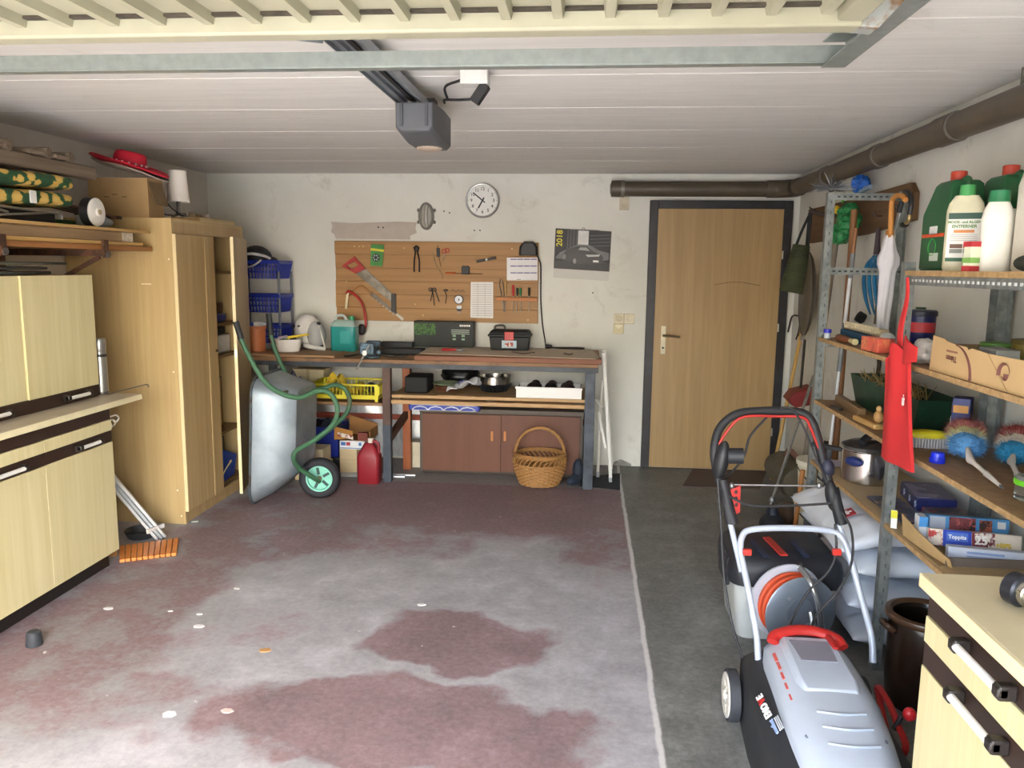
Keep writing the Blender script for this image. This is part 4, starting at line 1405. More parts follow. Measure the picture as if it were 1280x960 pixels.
# ------------------------------------------------------------------ pegboard
PY = 6.135
pgx0, pgx1 = oY(420, 340, PY).x - .005, oY(673, 340, PY).x
pz0, pz1 = 1.115, 1.735
peg = thing('tool_board', 'brown wooden plank tool board screwed to the wall above the bench', 'board', ((pgx0 + pgx1) / 2, PY, pz0))
M_PEG = W('#9c7244', '#b08653', 'x', 1, .55, 35, .05)
nb = 6
for k in range(nb):
    a = pz0 + (pz1 - pz0) * k / nb
    b = pz0 + (pz1 - pz0) * (k + 1) / nb
    j = rnd.uniform(-.004, .004)
    MB().bb(pgx0 + j, pgx1 + j * .5, PY, YB - .001, a + .0002, b - .0002).build('plank', M_PEG, peg, bev=.0025)
for px, py in ((443, 308), (449, 308), (454, 308), (505, 310), (640, 311), (529, 394), (519, 380), (433, 352), (660, 400)):
    p = oY(px, py, PY)
    MB().cyl((p.x, PY - .003, p.z), (p.x, PY + .002, p.z), .006, n=8).build('screw_head', P('#d6c080', .4, .4), peg)
TY = PY - .012


def pt(px, py, y=TY):
    return oY(px, py, y)


def plate(pxs, th=.004, y=TY):
    ps = [pt(a, b, y) for a, b in pxs]
    return MB().prism([(p.x, p.z) for p in ps], (0, y - th / 2, 0), (1, 0, 0), (0, 0, 1), (0, th, 0))


def line(pxs, r, y=TY, n=8, k=5):
    return MB().tube(curve_pts([pt(a, b, y) for a, b in pxs], k), r, n)


# hand saw
sw = thing('hand_saw', 'red handled hand saw hanging diagonally on the tool board', 'saw', pt(462, 355))
plate([(443, 341), (456.5, 335.5), (490.5, 367), (492.5, 378), (488.5, 377)], .003).build('blade', spots('#8b857a', '#6c655a', 15, .45, .6, .4, .6), sw)
ho = [(427.5, 332.5), (443, 320.5), (457.5, 336), (445, 342), (439.5, 339)]
hi_ = [(433.5, 331.5), (443.5, 326.5), (448.5, 331.5), (440.5, 336), (438, 335.5)]
lo = []
for off_, pl_ in ((-.008, ho), (.008, ho), (.008, hi_), (-.008, hi_), (-.008, ho)):
    lo.append([V(pt(a, b).x, TY + off_, pt(a, b).z) for a, b in pl_])
MB().loft(lo, cap=False).build('handle', P('#a82a28', .45), sw)
plate([(489, 367), (495, 367), (495, 391), (489, 389)], .010, TY - .006).build('blade_guard', P('#2b2a28', .5), sw)
# pruning saw and hacksaw bow
ps_ = thing('pruning_saw', 'bent wooden handled pruning saw with toothed blade on the board', 'saw', pt(470, 370))
line([(437, 370), (445, 361), (453, 358), (460, 363), (466, 368)], .007, TY + .002).build('handle', W('#a5703c', '#bf8a52', 'x'), ps_)
b = plate([(463, 364), (466, 365), (497, 392), (494, 393), (462, 369)], .003, TY + .004)
b.build('blade', P('#6a6258', .4, .6), ps_)
plate([(496, 391), (505, 398), (503, 401), (494, 393)], .003, TY + .004).build('tip_guard', P('#d9d3c4', .5), ps_)
for k in range(7):
    x, y = 466 + k * 4.1, 371.5 + k * 3.35
    plate([(x, y - 1), (x + 3, y + 1.2), (x, y + 2.4)], .003, TY + .004).build('tooth', P('#a9a294', .35, .7), ps_)
bs_ = thing('bow_saw', 'red tubular bow saw frame hanging at the board corner', 'saw', pt(450, 385))
line([(433, 367), (436, 364), (444, 369), (452, 378), (456, 392), (457, 408), (452, 416)], .010, TY - .025).build('frame', P('#b1302b', .4), bs_)
plate([(433, 366), (436, 366), (434, 386), (431, 386)], .004, TY - .03).build('blade', P('#d8cfae', .4, .3), bs_)
MB().ell(pt(452, 412, TY - .035), (.035, .02, .045), None, 12, 8).build('handle', P('#26262a', .6), bs_)
# carded blades
cd = plate([(464, 305), (480, 306), (478, 333), (463, 332)], .006)
cdo = tag(cd.build('blade_card', P('#3f8a3e', .5)), 'green carded tool accessory pack pinned on the board', 'packaging')
plate([(463.5, 310), (480, 312), (480, 315), (463.3, 313)], .008).build('yellow_band', P('#d9d13a', .5), cdo)
cc = pt(470, 322, TY - .006)
MB().lathe([(.030, 0), (.030, .006)], cc, 20, rot(90, 0, 0)).build('blister', P('#1b2a26', .4), cdo)
for k in range(6):
    a = k * math.pi / 3
    MB().ell(cc + V(.018 * math.cos(a), -.008, .018 * math.sin(a)), (.006, .003, .006), None, 8, 5).build('bit', P('#cfe0dc', .4), cdo)
# pincers
pn = thing('pincers', 'black steel pincers hanging open on the tool board', 'pincers', pt(520, 320))
M_DK = P('#2b2724', .4, .5)
line([(517.5, 340), (517.8, 325), (519, 316), (518, 311), (517, 309)], .006).build('arm', M_DK, pn)
line([(524, 340), (523.8, 325), (522, 316), (523, 311), (524, 309)], .006).build('arm', M_DK, pn)
MB().ell(pt(520.5, 311), (.022, .010, .026), None, 12, 8).build('head', M_DK, pn)
# scissors group
sc_ = thing('scissors', 'red handled scissors hung from a nail on the board', 'scissors', pt(557, 318))
for cx_, cy_ in ((555, 314), (559, 313)):
    MB().tube([pt(cx_ + 2.6 * math.cos(k), cy_ + 2.6 * math.sin(k)) for k in [2 * math.pi * j / 12 for j in range(12)]], .003, 6, True).build('ring', P('#c2302c', .4), sc_)
line([(556, 317), (553, 327)], .003).build('blade', P('#b9b2a6', .3, .8), sc_)
kn = thing('nail_punch', 'thin dark punch with black grip hung beside scissors', 'punch', pt(547, 315))
line([(547, 306), (548, 318), (551, 333)], .0025).build('shaft', P('#6b4a30', .4, .4), kn)
plate([(545.5, 310), (549.5, 310), (550, 321), (546, 321)], .01).build('grip', P('#1d1c1c', .5), kn)
wr = tag(line([(541, 316), (544, 328), (548, 336), (553, 344), (553, 348)], .0022).build('wire_hook', P('#8b8266', .4, .5)), 'bent thin wire hook hanging on the tool board', 'wire')
# screwdriver on magnet
sd = thing('long_screwdriver', 'orange handled long screwdriver held level by a black clip', 'screwdriver', pt(580, 341))
line([(557, 341.5), (570, 341.5)], .008).build('handle', P('#c8662a', .4), sd)
line([(570, 341.7), (603, 342.5)], .003).build('shaft', P('#7b5a3c', .4, .5), sd)
MB().box(pt(582, 338), (.062, .022, .062)).build('clip', P('#22252a', .5), sd, bev=.006)
for dx in (-2.5, 2.5):
    MB().box(pt(582 + dx, 333), (.012, .022, .012)).build('clip_lug', P('#22252a', .5), sd)
lv = thing('pocket_level', 'small black torpedo level pinned at a tilt', 'level', pt(608, 325))
MB().beam(pt(596, 327, TY - .003), pt(620, 322, TY - .003), .018, .028, (0, 1, 0)).build('body', P('#2a2724', .5), lv, bev=.003)
MB().ell(pt(608, 324.5, TY - .016), (.010, .006, .010), None, 10, 6).build('vial', P('#e8efe6', .3), lv)
# keys
for i, pts in enumerate((((538, 362), (541, 366), (543, 382)), ((543, 362), (545, 366), (549, 377)), ((541, 360), (540, 368), (538, 376)))):
    o = thing('key_bunch', ('old key hanging straight on the board', 'old key swung sideways on the board', 'thin dark hex key beside the old keys')[i], 'key', pt(*pts[1]))
    line(pts, .0035, TY - .004 * i).build('shank', M_DK, o)
    if i < 2:
        MB().lathe([(.010, -.003), (.016, -.003), (.016, .003), (.010, .003)], pt(pts[0][0], pts[0][1], TY - .004 * i), 14, rot(90, 0, 0), ring=True).build('bow', M_DK, o)
k4 = thing('allen_key', 'small dark pin wrench next to the dial gauge', 'wrench', pt(558, 368))
line([(556, 364), (558, 370), (557, 379)], .003).build('shank', M_DK, k4)
MB().ell(pt(557, 363), (.020, .006, .010), None, 10, 6).build('head', P('#5a5048', .4, .4), k4)
wl = tag(line([(564, 364), (567, 362), (570, 365), (573, 362), (576, 365), (578, 362), (581, 366)], .0018).build('wire_label', P('#5c5044', .5)), 'curly thin wire above the dial gauge', 'wire')
dg = thing('dial_gauge', 'round white dial gauge with black rim on the board', 'gauge', pt(573, 376))
MB().lathe([(.036, -.008), (.036, .008)], pt(573.5, 374.5), 24, rot(90, 0, 0)).build('rim', P('#2c2f36', .4, .4), dg)
MB().lathe([(.030, .0), (.030, .011)], pt(573.5, 374.5), 24, rot(90, 0, 0)).build('dial_face', P('#dfe2e6', .4), dg)
MB().ell(pt(573.5, 374.5, TY - .012), (.005, .003, .008), None, 8, 6).build('needle', P('#30343c', .4), dg)
plate([(571, 382), (577, 382), (577, 386), (571, 386)], .012).build('stem_block', P('#d8d9da', .5), dg)
plate([(570, 385), (578, 385), (576, 389), (572, 389)], .010).build('collar', P('#2c2f36', .5), dg)
line([(572.5, 388), (574.5, 392)], .004).build('plunger', P('#bcbdbf', .3, .7), dg)
# papers
pp1 = tag(plate([(588.5, 352.5), (616.5, 352.5), (616.5, 398), (588, 397)], .0012).build('chart_sheet', P('#e9e6e2', .7, var=.02)), 'tall white printed table sheet pinned on the tool board', 'paper')
for k in range(15):
    y = 355.5 + k * 2.75
    plate([(590, y), (615, y), (615, y + .5), (590, y + .5)], .0018, TY - .0008).build('print_line', P('#a9a7a8', .7), pp1)
for x in (597, 606):
    plate([(x, 354), (x + .4, 354), (x + .4, 396), (x, 396)], .0018, TY - .0008).build('print_line', P('#b3b1b2', .7), pp1)
pp2 = tag(plate([(633.5, 322), (672, 322), (672, 350.5), (633.5, 350.5)], .0012).build('notice_sheet', P('#eceaea', .7, var=.02)), 'wide white notice sheet with purple printed lines on the board', 'paper')
for y in (323.5, 332, 340.5):
    for k in range(4):
        plate([(638 + k * 8.4, y), (645.6 + k * 8.4, y), (645.6 + k * 8.4, y + 1.2), (638 + k * 8.4, y + 1.2)], .0018, TY - .0008).build('print_line', P('#6a62a0', .7), pp2)
plate([(646, 349), (651, 349), (651, 349.6), (646, 349.6)], .0018, TY - .0008).build('print_line', P('#55525e', .7), pp2)
# screwdriver rail
rl_ = thing('screwdriver_rail', 'orange wooden rail holding screwdrivers on the board', 'rail', pt(646, 374))
MB().beam(pt(621, 373.5, PY - .02), pt(672, 374.5, PY - .02), .022, .036, (0, 1, 0)).build('bar', W('#b56a2c', '#c97f3f', 'x'), rl_, bev=.002)
drv = [(626, 348, 371, '#b8a890', .009, 'grey wire handled pruner standing in the orange rail'), (632, 351, 369, '#c9a566', .008, 'pale wooden handled awl in the orange rail'),
       (641.5, 356, 371, '#c43a3a', .010, 'red handled screwdriver in the orange rail'), (646.5, 360, 371, '#37423a', .009, 'dark handled screwdriver in the orange rail'),
       (650.5, 360, 371, '#2f7a4a', .009, 'green handled screwdriver in the orange rail'), (661.5, 359.5, 371, '#2b2a1e', .010, 'black and olive handled screwdriver in the orange rail')]
for i, (x, y0, y1, cc_, r_, lab) in enumerate(drv):
    o = thing('screwdriver', lab, 'screwdriver', pt(x, 372))
    a_, b_ = pt(x, y0, PY - .022), pt(x, y1 - 1, PY - .022)
    if i == 0:
        line([(625, 349), (624.5, 358), (627, 370)], .004, PY - .022).build('handle', P('#6d6a62', .4, .5), o)
        line([(627, 349), (629, 358), (630, 370)], .004, PY - .022).build('handle', P('#8d8a7a', .4, .5), o)
        line([(628, 371), (630.5, 390)], .006, PY - .022).build('blade', P('#cfcac0', .3, .6), o)
        continue
    MB().tube([a_, a_.lerp(b_, .15), a_.lerp(b_, .7), b_], [r_ * .7, r_, r_, r_ * .6], 8).build('handle', P(cc_, .4), o)
    MB().tube([b_, pt(x + rnd.uniform(-1, 1), 388 + rnd.uniform(-3, 4), PY - .022)], .003, 6).build('shaft', P('#b9b4aa', .3, .7), o)
# black charger on the board corner, cord
ch = thing('charger', 'black plug-in charger box on the board corner with hanging cord', 'charger', pt(661, 312))
MB().loft([[pt(661, 312) + V(x * w, -.02 + d, z) for x, z in ((-1, -.045), (1, -.045), (.95, .02), (.6, .05), (-.6, .05), (-.95, .02))] for w, d in ((.072, .03), (.072, -.02), (.06, -.035))]).build('case', P('#232325', .5), ch, bev=.005)
MB().box(pt(661, 303, TY - .01), (.075, .03, .016)).build('top_clip', P('#1d1d1f', .5), ch)
MB().tube(curve_pts([pt(671, 318, TY - .02), pt(675.5, 330, TY - .01), pt(676, 345, YB - .01), pt(676, 375, YB - .01), pt(678, 405, YB - .01), pt(681, 424, YB - .02), V(pt(683, 430).x, 6.03, CZ + .02)], 6), .0055, 6).build('cord', P('#26241f', .6), ch)
pq = oY(684, 432, 6.02)
pq.z = CZ
ex = thing('extension_plug', 'black plug and coiled cord lying on the cardboard sheet', 'plug', pq)
MB().cyl(pq + V(-.01, .0, .018), pq + V(.035, -.01, .018), .018, .013, 12).build('plug_body', P('#1b1b1c', .5), ex)
MB().tube(curve_pts([pq + V(.03, -.01, .012), pq + V(.12, -.02, .008), pq + V(.26, -.02, .008), pq + V(.275, .03, .008), pq + V(.2, .05, .008), pq + V(.06, .02, .008)], 6), .006, 6).build('cord', P('#1f1d1b', .6), ex)

# ------------------------------------------------------------------ wall fittings
ck = oY(603, 250.5, YB - .03)
cl = thing('clock', 'round white wall clock with silver rim above the tool board', 'clock', (ck.x, YB, ck.z))
rc_ = .131
MB().lathe([(rc_ - .004, .0), (rc_, .004), (rc_, .030), (rc_ - .006, .036), (rc_ - .014, .034), (rc_ - .016, .022)], (ck.x, YB - .001, ck.z), 48, rot(90, 0, 0), ring=True).build('rim', P('#a9aaa8', .35, .6), cl)
face = MB().lathe([(rc_ - .016, .0), (rc_ - .016, .020)], (ck.x, YB - .003, ck.z), 48, rot(90, 0, 0)).build('clock_face', P('#e9e9e4', .4, var=.01), cl)
fy = YB - .024
for k in range(1, 13):
    a = k * math.pi / 6
    text(str(k), .034, (ck.x + .086 * math.sin(a), fy, ck.z + .086 * math.cos(a)), (1, 0, 0), (0, 0, 1), P('#33332f', .6), face, 'numeral', .0005, .0004)
for k in range(60):
    if k % 5 == 0:
        a = k * math.pi / 30
        MB().beam((ck.x + .105 * math.sin(a), fy, ck.z + .105 * math.cos(a)), (ck.x + .111 * math.sin(a), fy, ck.z + .111 * math.cos(a)), .003, .001, (0, 1, 0)).build('tick', P('#33332f', .6), face)
for ang_, l_, w_, y_ in ((-51, .093, .009, fy - .004), (209, .066, .011, fy - .002)):
    a = R(ang_)
    d = V(math.sin(a), 0, math.cos(a))
    MB().beam(V(ck.x, y_, ck.z) - d * .025, V(ck.x, y_, ck.z) + d * l_, w_, .0015, (0, 1, 0)).build('hand', P('#1c1c1c', .5), cl)
MB().cyl((ck.x, fy - .006, ck.z), (ck.x, fy, ck.z), .006, n=10).build('pin', P('#1c1c1c', .5), cl)

lk = oY(532, 270, YB - .04)
bh = thing('bulkhead_lamp', 'oval grey bulkhead lamp with ribbed glass and wire cage', 'lamp', (lk.x, YB, lk.z))
M_BH = P('#86827a', .6, .2)
MB().loft([[V(lk.x + x, YB - d, lk.z + z) for x, z in circ(1, 24, .06 * s, .105 * s)] for d, s in ((.0, 1.), (.025, 1.), (.035, .9))]).build('base', M_BH, bh, bev=.003)
MB().ell((lk.x, YB - .035, lk.z), (.045, .045, .088), None, 20, 14).build('glass', P('#c9c5ba', .15, var=.12, scale=50, alpha=.9), bh)
for dx in (-.025, 0, .025):
    MB().tube(curve_pts([(lk.x + dx, YB - .03, lk.z + .092), (lk.x + dx, YB - .085, lk.z + .05), (lk.x + dx, YB - .095, lk.z), (lk.x + dx, YB - .085, lk.z - .05), (lk.x + dx, YB - .03, lk.z - .092)], 5), .003, 6).build('cage_wire', M_BH, bh)
for dz in (.045, -.045):
    for s in (-1, 1):
        MB().ell((lk.x + s * .063, YB - .012, lk.z + dz), (.012, .012, .014), None, 10, 6).build('lug', M_BH, bh)

# calendar
cq = [oY(x, y, YB - .006) for x, y in ((694.5, 285), (764.5, 289), (760, 350.5), (691.5, 347))]
U_ = (cq[1] - cq[0]).normalized()
W_ = (cq[0] - cq[3]).normalized()
cw, chh = (cq[1] - cq[0]).length, (cq[0] - cq[3]).length
co = cq[3]
NY = V(0, 1, 0)


def cal(u0, v0, u1, v1, y, poly=None):
    pl_ = poly or [(u0, v0), (u1, v0), (u1, v1), (u0, v1)]
    return MB().prism([(a * cw, b * chh) for a, b in pl_], co + V(0, y, 0), U_, W_, (0, -.0015, 0))


ca_ = tag(cal(0, 0, 1, 1, .004).build('calendar', P('#cfcdc6', .6, var=.02)), 'wall calendar with black and white car photo, hung on a nail', 'calendar')
pr1 = cal(.0, .19, 1, .995, .002).build('photo_print', P('#242525', .5, var=.3, scale=9), ca_)
cal(0, 0, 0, 0, .0005, [(.41, .62), (.60, .62), (.60, .98), (.41, .98)]).build('print_sky', P('#d9d9d6', .5), ca_)
for k in range(7):
    cal(.22 + .027 * k, .60, .236 + .027 * k, .98, .0005).build('print_column', P(('#5c5c5a', '#3a3a39')[k % 2], .5), ca_)
for k in range(4):
    cal(0, 0, 0, 0, .0005, [(.62, .66 + .07 * k), (.99, .70 + .07 * k), (.99, .725 + .07 * k), (.62, .685 + .07 * k)]).build('print_facade', P('#4e4f4e', .5), ca_)
cal(0, 0, 0, 0, .0005, [(.0, .20), (1, .20), (1, .36), (.6, .40), (0, .34)]).build('print_road', P('#353636', .5), ca_)
cal(0, 0, 0, 0, .0, [(.02, .40), (.10, .52), (.25, .60), (.42, .70), (.62, .70), (.80, .60), (.98, .56), (.98, .42), (.5, .34)]).build('print_haze', P('#6c6d6e', .5, var=.2, scale=20), ca_)
cal(0, 0, 0, 0, -.0005, [(.14, .46), (.22, .58), (.40, .66), (.58, .66), (.70, .57), (.84, .52), (.88, .44), (.84, .34), (.50, .30), (.36, .29), (.18, .40)]).build('print_car', P('#0d0e0f', .4), ca_)
cal(0, 0, 0, 0, -.001, [(.42, .59), (.46, .645), (.57, .645), (.64, .58)]).build('print_screen', P('#9a9b9b', .4), ca_)
cal(0, 0, 0, 0, -.001, [(.56, .50), (.82, .52), (.80, .48), (.60, .46)]).build('print_bonnet', P('#b9bab9', .4), ca_)
for a, b in ((.37, .36), (.18, .44)):
    cal(0, 0, 0, 0, -.001, [(a + .03 * math.cos(k) , b + .055 * math.sin(k)) for k in [2 * math.pi * j / 12 for j in range(12)]]).build('print_wheel', P('#7c7d7d', .4), ca_)
cal(.70, .36, .80, .40, -.001).build('print_plate', P('#d8d8d6', .4), ca_)
text('2018', .062, co + U_ * (cw * .085) + W_ * (chh * .80) + V(0, -.001, 0), W_, -U_, P('#e0d23a', .5), ca_, 'year_lettering', .0006, .0015, sx=1.0)
MB().tube(curve_pts([co + U_ * cw * .46 + W_ * chh * .985 + V(0, -.002, 0), co + U_ * cw * .5 + W_ * chh * 1.04, co + U_ * cw * .54 + W_ * chh * .985 + V(0, -.002, 0)], 5), .002, 6).build('hanger_loop', P('#55524c', .5), ca_)
MB().tube([co + U_ * cw * .5 + W_ * chh * .992 + V(-.1, -.003, .004), co + U_ * cw * .5 + W_ * chh * .992 + V(.12, -.003, -.003)], .003, 6).build('spiral_rod', P('#8c8a86', .4, .5), ca_)

# switches and sockets
for i, (px, py, n_, lab) in enumerate(((773.5, 398.5, 'power_socket', 'cream wall socket in the cluster by the door'), (786.5, 398.5, 'light_switch', 'square cream light switch nearest the door frame'), (773, 411, 'power_socket', 'dirty cream socket with cover flap below the other one'))):
    p = oY(px, py, YB - .01)
    t = thing(n_, lab, 'switch' if i == 1 else 'socket', (p.x, YB, p.z))
    MB().box((p.x, YB - .013, p.z), (.078, .024, .076)).build('plate', P(('#d9d0b4', '#dcd4ba', '#cfc39c')[i], .5, var=.1), t, bev=.005)
    if i == 2:
        MB().prism([(-.036, .036), (.036, .036), (0, -.002)], (p.x, YB - .028, p.z), (1, 0, 0), (0, 0, 1), (0, .004, 0)).build('cover_flap', P('#e0d7b8', .5), t)
    else:
        MB().lathe([(.026, 0), (.024, .006), (.010, .006), (.009, .002), (.002, .002)], (p.x, YB - .024, p.z), 20, rot(90, 0, 0)).build('insert', P('#c9bf9f' if i == 0 else '#d5ccb0', .5), t)
# ------------------------------------------------------------------ wheelbarrow standing upright
YA, YBk = 4.70, 5.22
wbw = thing('wheelbarrow', 'upended galvanised wheelbarrow with green tube frame and turquoise wheel', 'wheelbarrow', (-1.95, 5.0, 0))
M_TRAY = spots('#8d99a2', '#a3aeb6', 6, .4, .65, .45, .55)
M_GRN = spots('#3f6b4d', '#5a4a38', 7, .60, .66, .5)


def tray_loop(dx, ym, hy, z0, z1, r):
    return [V(dx + .05 * ((zz + (z0 + z1) / 2)), ym + yy, zz + (z0 + z1) / 2) for yy, zz in rrect(2 * hy, z1 - z0, r, 5)]


X0 = -2.125
ym = 5.01
loops = [(0, .285, .005, .835, .10), (.012, .275, .015, .825, .10), (.10, .25, .06, .80, .10), (.255, .20, .20, .76, .08), (.262, .19, .21, .75, .07),
         (.257, .185, .215, .745, .07), (.10, .243, .067, .793, .10), (.006, .272, .018, .822, .10)]
t_ = MB()
ls = [tray_loop(X0 + dx, ym, hy, a, b, r) for dx, hy, a, b, r in loops]
t_.loft(ls, cap=False)
t_.add(ls[4], [tuple(range(len(ls[4])))])
t_.add(ls[5], [tuple(range(len(ls[5])))])
t_.build('tray', M_TRAY, wbw, ang=50)
rim_ = tray_loop(X0, ym, .288, .004, .838, .10)
MB().tube(rim_, .008, 8, True).build('rim', spots('#5d666c', '#4a3d34', 12, .5, .65, .5, .5), wbw)


def fr_pts(pxs, Y):
    return [oY(x, y, Y) for x, y in pxs]


pA = [(295, 403), (302, 425), (315, 452), (332, 478), (352, 492), (375, 497), (395, 489), (410, 490), (420, 503), (421, 520), (412, 535), (390, 552), (371, 563), (367, 573), (373, 584), (390, 596), (399, 602)]
pB = [(336, 393), (339, 420), (347, 445), (360, 470), (378, 483), (398, 487), (418, 481), (431, 486), (437, 500), (434, 515), (420, 530), (402, 545), (385, 557), (381, 566), (386, 578), (399, 588), (406, 597)]
yw = 5.0
for pts, Y0 in ((pA, YA), (pB, YBk)):
    n_ = len(pts)
    c3 = []
    for i, (x, y) in enumerate(pts):
        t = max(0, (i - 13) / (n_ - 14))
        yy = Y0 + ((yw - .06 if Y0 < yw else yw + .06) - Y0) * t
        c3.append(oY(x, y, yy))
    fr_ = MB().tube(curve_pts(c3, 5), .0155, 10).build('frame_tube', M_GRN, wbw)
    g0, g1 = c3[0], c3[0].lerp(c3[1], .95)
    MB().tube([g0 - (g1 - g0) * .05, g1], .0195, 10).build('grip', P('#22252a', .6), fr_)
a_, b_ = oY(352, 492, YA), oY(378, 483, YBk)
MB().tube([a_ + V(0, .01, 0), b_ - V(0, .01, 0)], .012, 8).build('cross_tube', spots('#6d4a34', '#3f6b4d', 8, .5, .6, .6), wbw)
a_, b_ = oY(390, 551, YA), oY(402, 545, YBk)
MB().tube([a_ + V(0, .01, 0), b_ - V(0, .01, 0)], .012, 8).build('cross_tube', M_GRN, wbw)
wc2 = oY(400, 600, yw)
wc2.z = .137
whl = MB().lathe([(.085, -.03), (.11, -.042), (.128, -.036), (.136, -.016), (.137, 0), (.136, .016), (.128, .036), (.11, .042), (.085, .03)], wc2, 36, rot(90, 0, 8), ring=True).build('tyre', P('#22242a', .7, bmp=.1), wbw, ang=60)
MB().lathe([(.088, -.032), (.09, .0), (.088, .032), (.078, .032), (.075, .012), (.012, .01), (.012, -.01), (.075, -.012), (.078, -.032)], wc2, 32, rot(90, 0, 8), ring=True).build('rim_disc', P('#84cdb8', .5), whl)
hb_ = rot(0, 0, 8)
MB().cyl(wc2 + hb_ @ V(0, -.06, 0), wc2 + hb_ @ V(0, .06, 0), .016, n=12).build('hub', P('#b99a7a', .4, .4), whl)
for k in range(5):
    a = 2 * math.pi * k / 5 + .5
    MB().box(wc2 + hb_ @ V(.05 * math.cos(a), -.0125, .05 * math.sin(a)), (.046, .006, .018), rot(0, -math.degrees(a), 8)).build('spoke_slot', P('#2f4a46', .6), whl)
MB().beam(oY(372, 566, 4.95), oY(384, 570, 5.12), .05, .006, (0, 1, 0)).build('mount_plate', spots('#5d4335', '#3c3632', 9, .45, .6, .7), wbw)

# ------------------------------------------------------------------ left shelf and below
M_YEL = P('#d9cf2e', .45, var=.05)
yx0, yx1 = oY(388, 490, 5.5).x, oY(474, 490, 5.5).x
yc = thing('bottle_crate', 'yellow slatted plastic crate on the bench lower shelf', 'crate', ((yx0 + yx1) / 2, 5.65, SL))
y0_, y1_ = 5.47, 5.80
MB().bb(yx0 + .01, yx1 - .01, y0_ + .01, y1_ - .01, SL + .02, SL + .026).build('base', M_YEL, yc)
for (xa, xb, ya, yb) in ((yx0, yx1, y0_, y0_ + .008), (yx0, yx1, y1_ - .008, y1_), (yx0, yx0 + .008, y0_, y1_), (yx1 - .008, yx1, y0_, y1_)):
    MB().bb(xa, xb, ya, yb, SL + .115, SL + .128).build('rim', M_YEL, yc)
    MB().bb(xa, xb, ya, yb, SL + .02, SL + .05).build('skirt', M_YEL, yc)
    n_ = 20 if abs(xb - xa) > abs(yb - ya) else 14
    for k in range(n_ + 1):
        t = k / n_
        if n_ == 20:
            x = xa + (xb - xa) * t
            w = .02 if k in (0, 10, 20) else .005
            MB().bb(x - w / 2, x + w / 2, ya + .001, yb - .001, SL + .05, SL + .115).build('slat', M_YEL, yc)
        else:
            y = ya + (yb - ya) * t
            MB().bb(xa + .001, xb - .001, y - .003, y + .003, SL + .05, SL + .115).build('slat', M_YEL, yc)
for x in (yx0 + .015, yx1 - .015):
    for y in (y0_ + .015, y1_ - .015):
        MB().bb(x - .012, x + .012, y - .012, y + .012, SL, SL + .13).build('corner_post', M_YEL, yc, bev=.003)
cx_ = oY(428, 475, 5.6).x
cl_ = MB().sheet(lambda u, v: V(cx_ - .10 + .22 * u, 5.49 + .15 * v, SL + .062 + .14 * math.exp(-((u - .35) * 4) ** 2) * (1 - .4 * v) + .03 * math.sin(9 * u + 5 * v)), 14, 10, .006).build('duster_cloth', P('#e2c23a', .85, var=.1))
tag(cl_, 'crumpled yellow cloth heaped in the yellow crate', 'cloth')
for i, (dx, col, nm, lab) in enumerate(((.08, '#c9a92c', 'spray_bottle', 'yellow spray bottle lying in the yellow crate'), (.16, '#1f2428', 'torch', 'black torch lying in the yellow crate'), (-.14, '#d6c14a', 'twine_ball', 'ball of yellow twine in the crate corner'))):
    o = MB().ell((cx_ + dx + .02, 5.72, SL + .068), (.036, .06, .040), rot(0, 0, 20 * i), 12, 8).build(nm, P(col, .6))
    tag(o, lab, nm.split('_')[0])
gbx = oY(387, 470, 5.6).x
o = MB().sheet(lambda u, v: V(gbx - .17 + .15 * u, 5.50 + .18 * v, SL + .024 + .17 * math.sin(math.pi * min(1, u * 1.05)) * (.7 + .3 * math.sin(6 * v)) + .02 * math.sin(14 * u + 8 * v)), 14, 10, .004).build('plastic_bag', P('#7f7f92', .35, var=.3, scale=20))
tag(o, 'crumpled grey translucent plastic bag beside the yellow crate', 'bag')
# foil-backed insulation sheet behind the bench
M_FOIL = spots('#b9bec2', '#d6dadd', 9, .45, .55, .35, .35, sc=(1, 1, .35))
o = MB().sheet(lambda u, v: V(-2.2 + 1.08 * u, 6.135 + .012 * math.sin(u * 22 + 3 * v), .02 + .50 * v), 40, 8, .004).build('foil_sheet', M_FOIL)
tag(o, 'silver wrinkled foil sheet leaning on the wall under the bench', 'foil')
# cream cartons behind the barrow
for i, (xa, xb, ya, yb, z0, z1, lab) in enumerate(((-2.24, -1.99, 5.82, 5.98, SL, SL + .18, 'cream carton on the lower shelf behind the barrow tray'), (-2.08, -1.86, 5.40, 5.60, 0, .12, 'cream paper parcel on the floor behind the barrow wheel'), (-2.07, -1.87, 5.41, 5.59, .1205, .23, 'cream paper parcel stacked on another behind the wheel'))):
    o = MB().bb(xa, xb, ya, yb, z0 + .0005, z1).build('carton', P('#d3c49c', .7, var=.08), bev=.004)
    tag(o, lab, 'box')
    MB().bb((xa + xb) / 2 - .012, (xa + xb) / 2 + .012, ya - .001, ya + .001, z0 + .004, z1 - .004).build('tape', P('#b8a77c', .5), o)
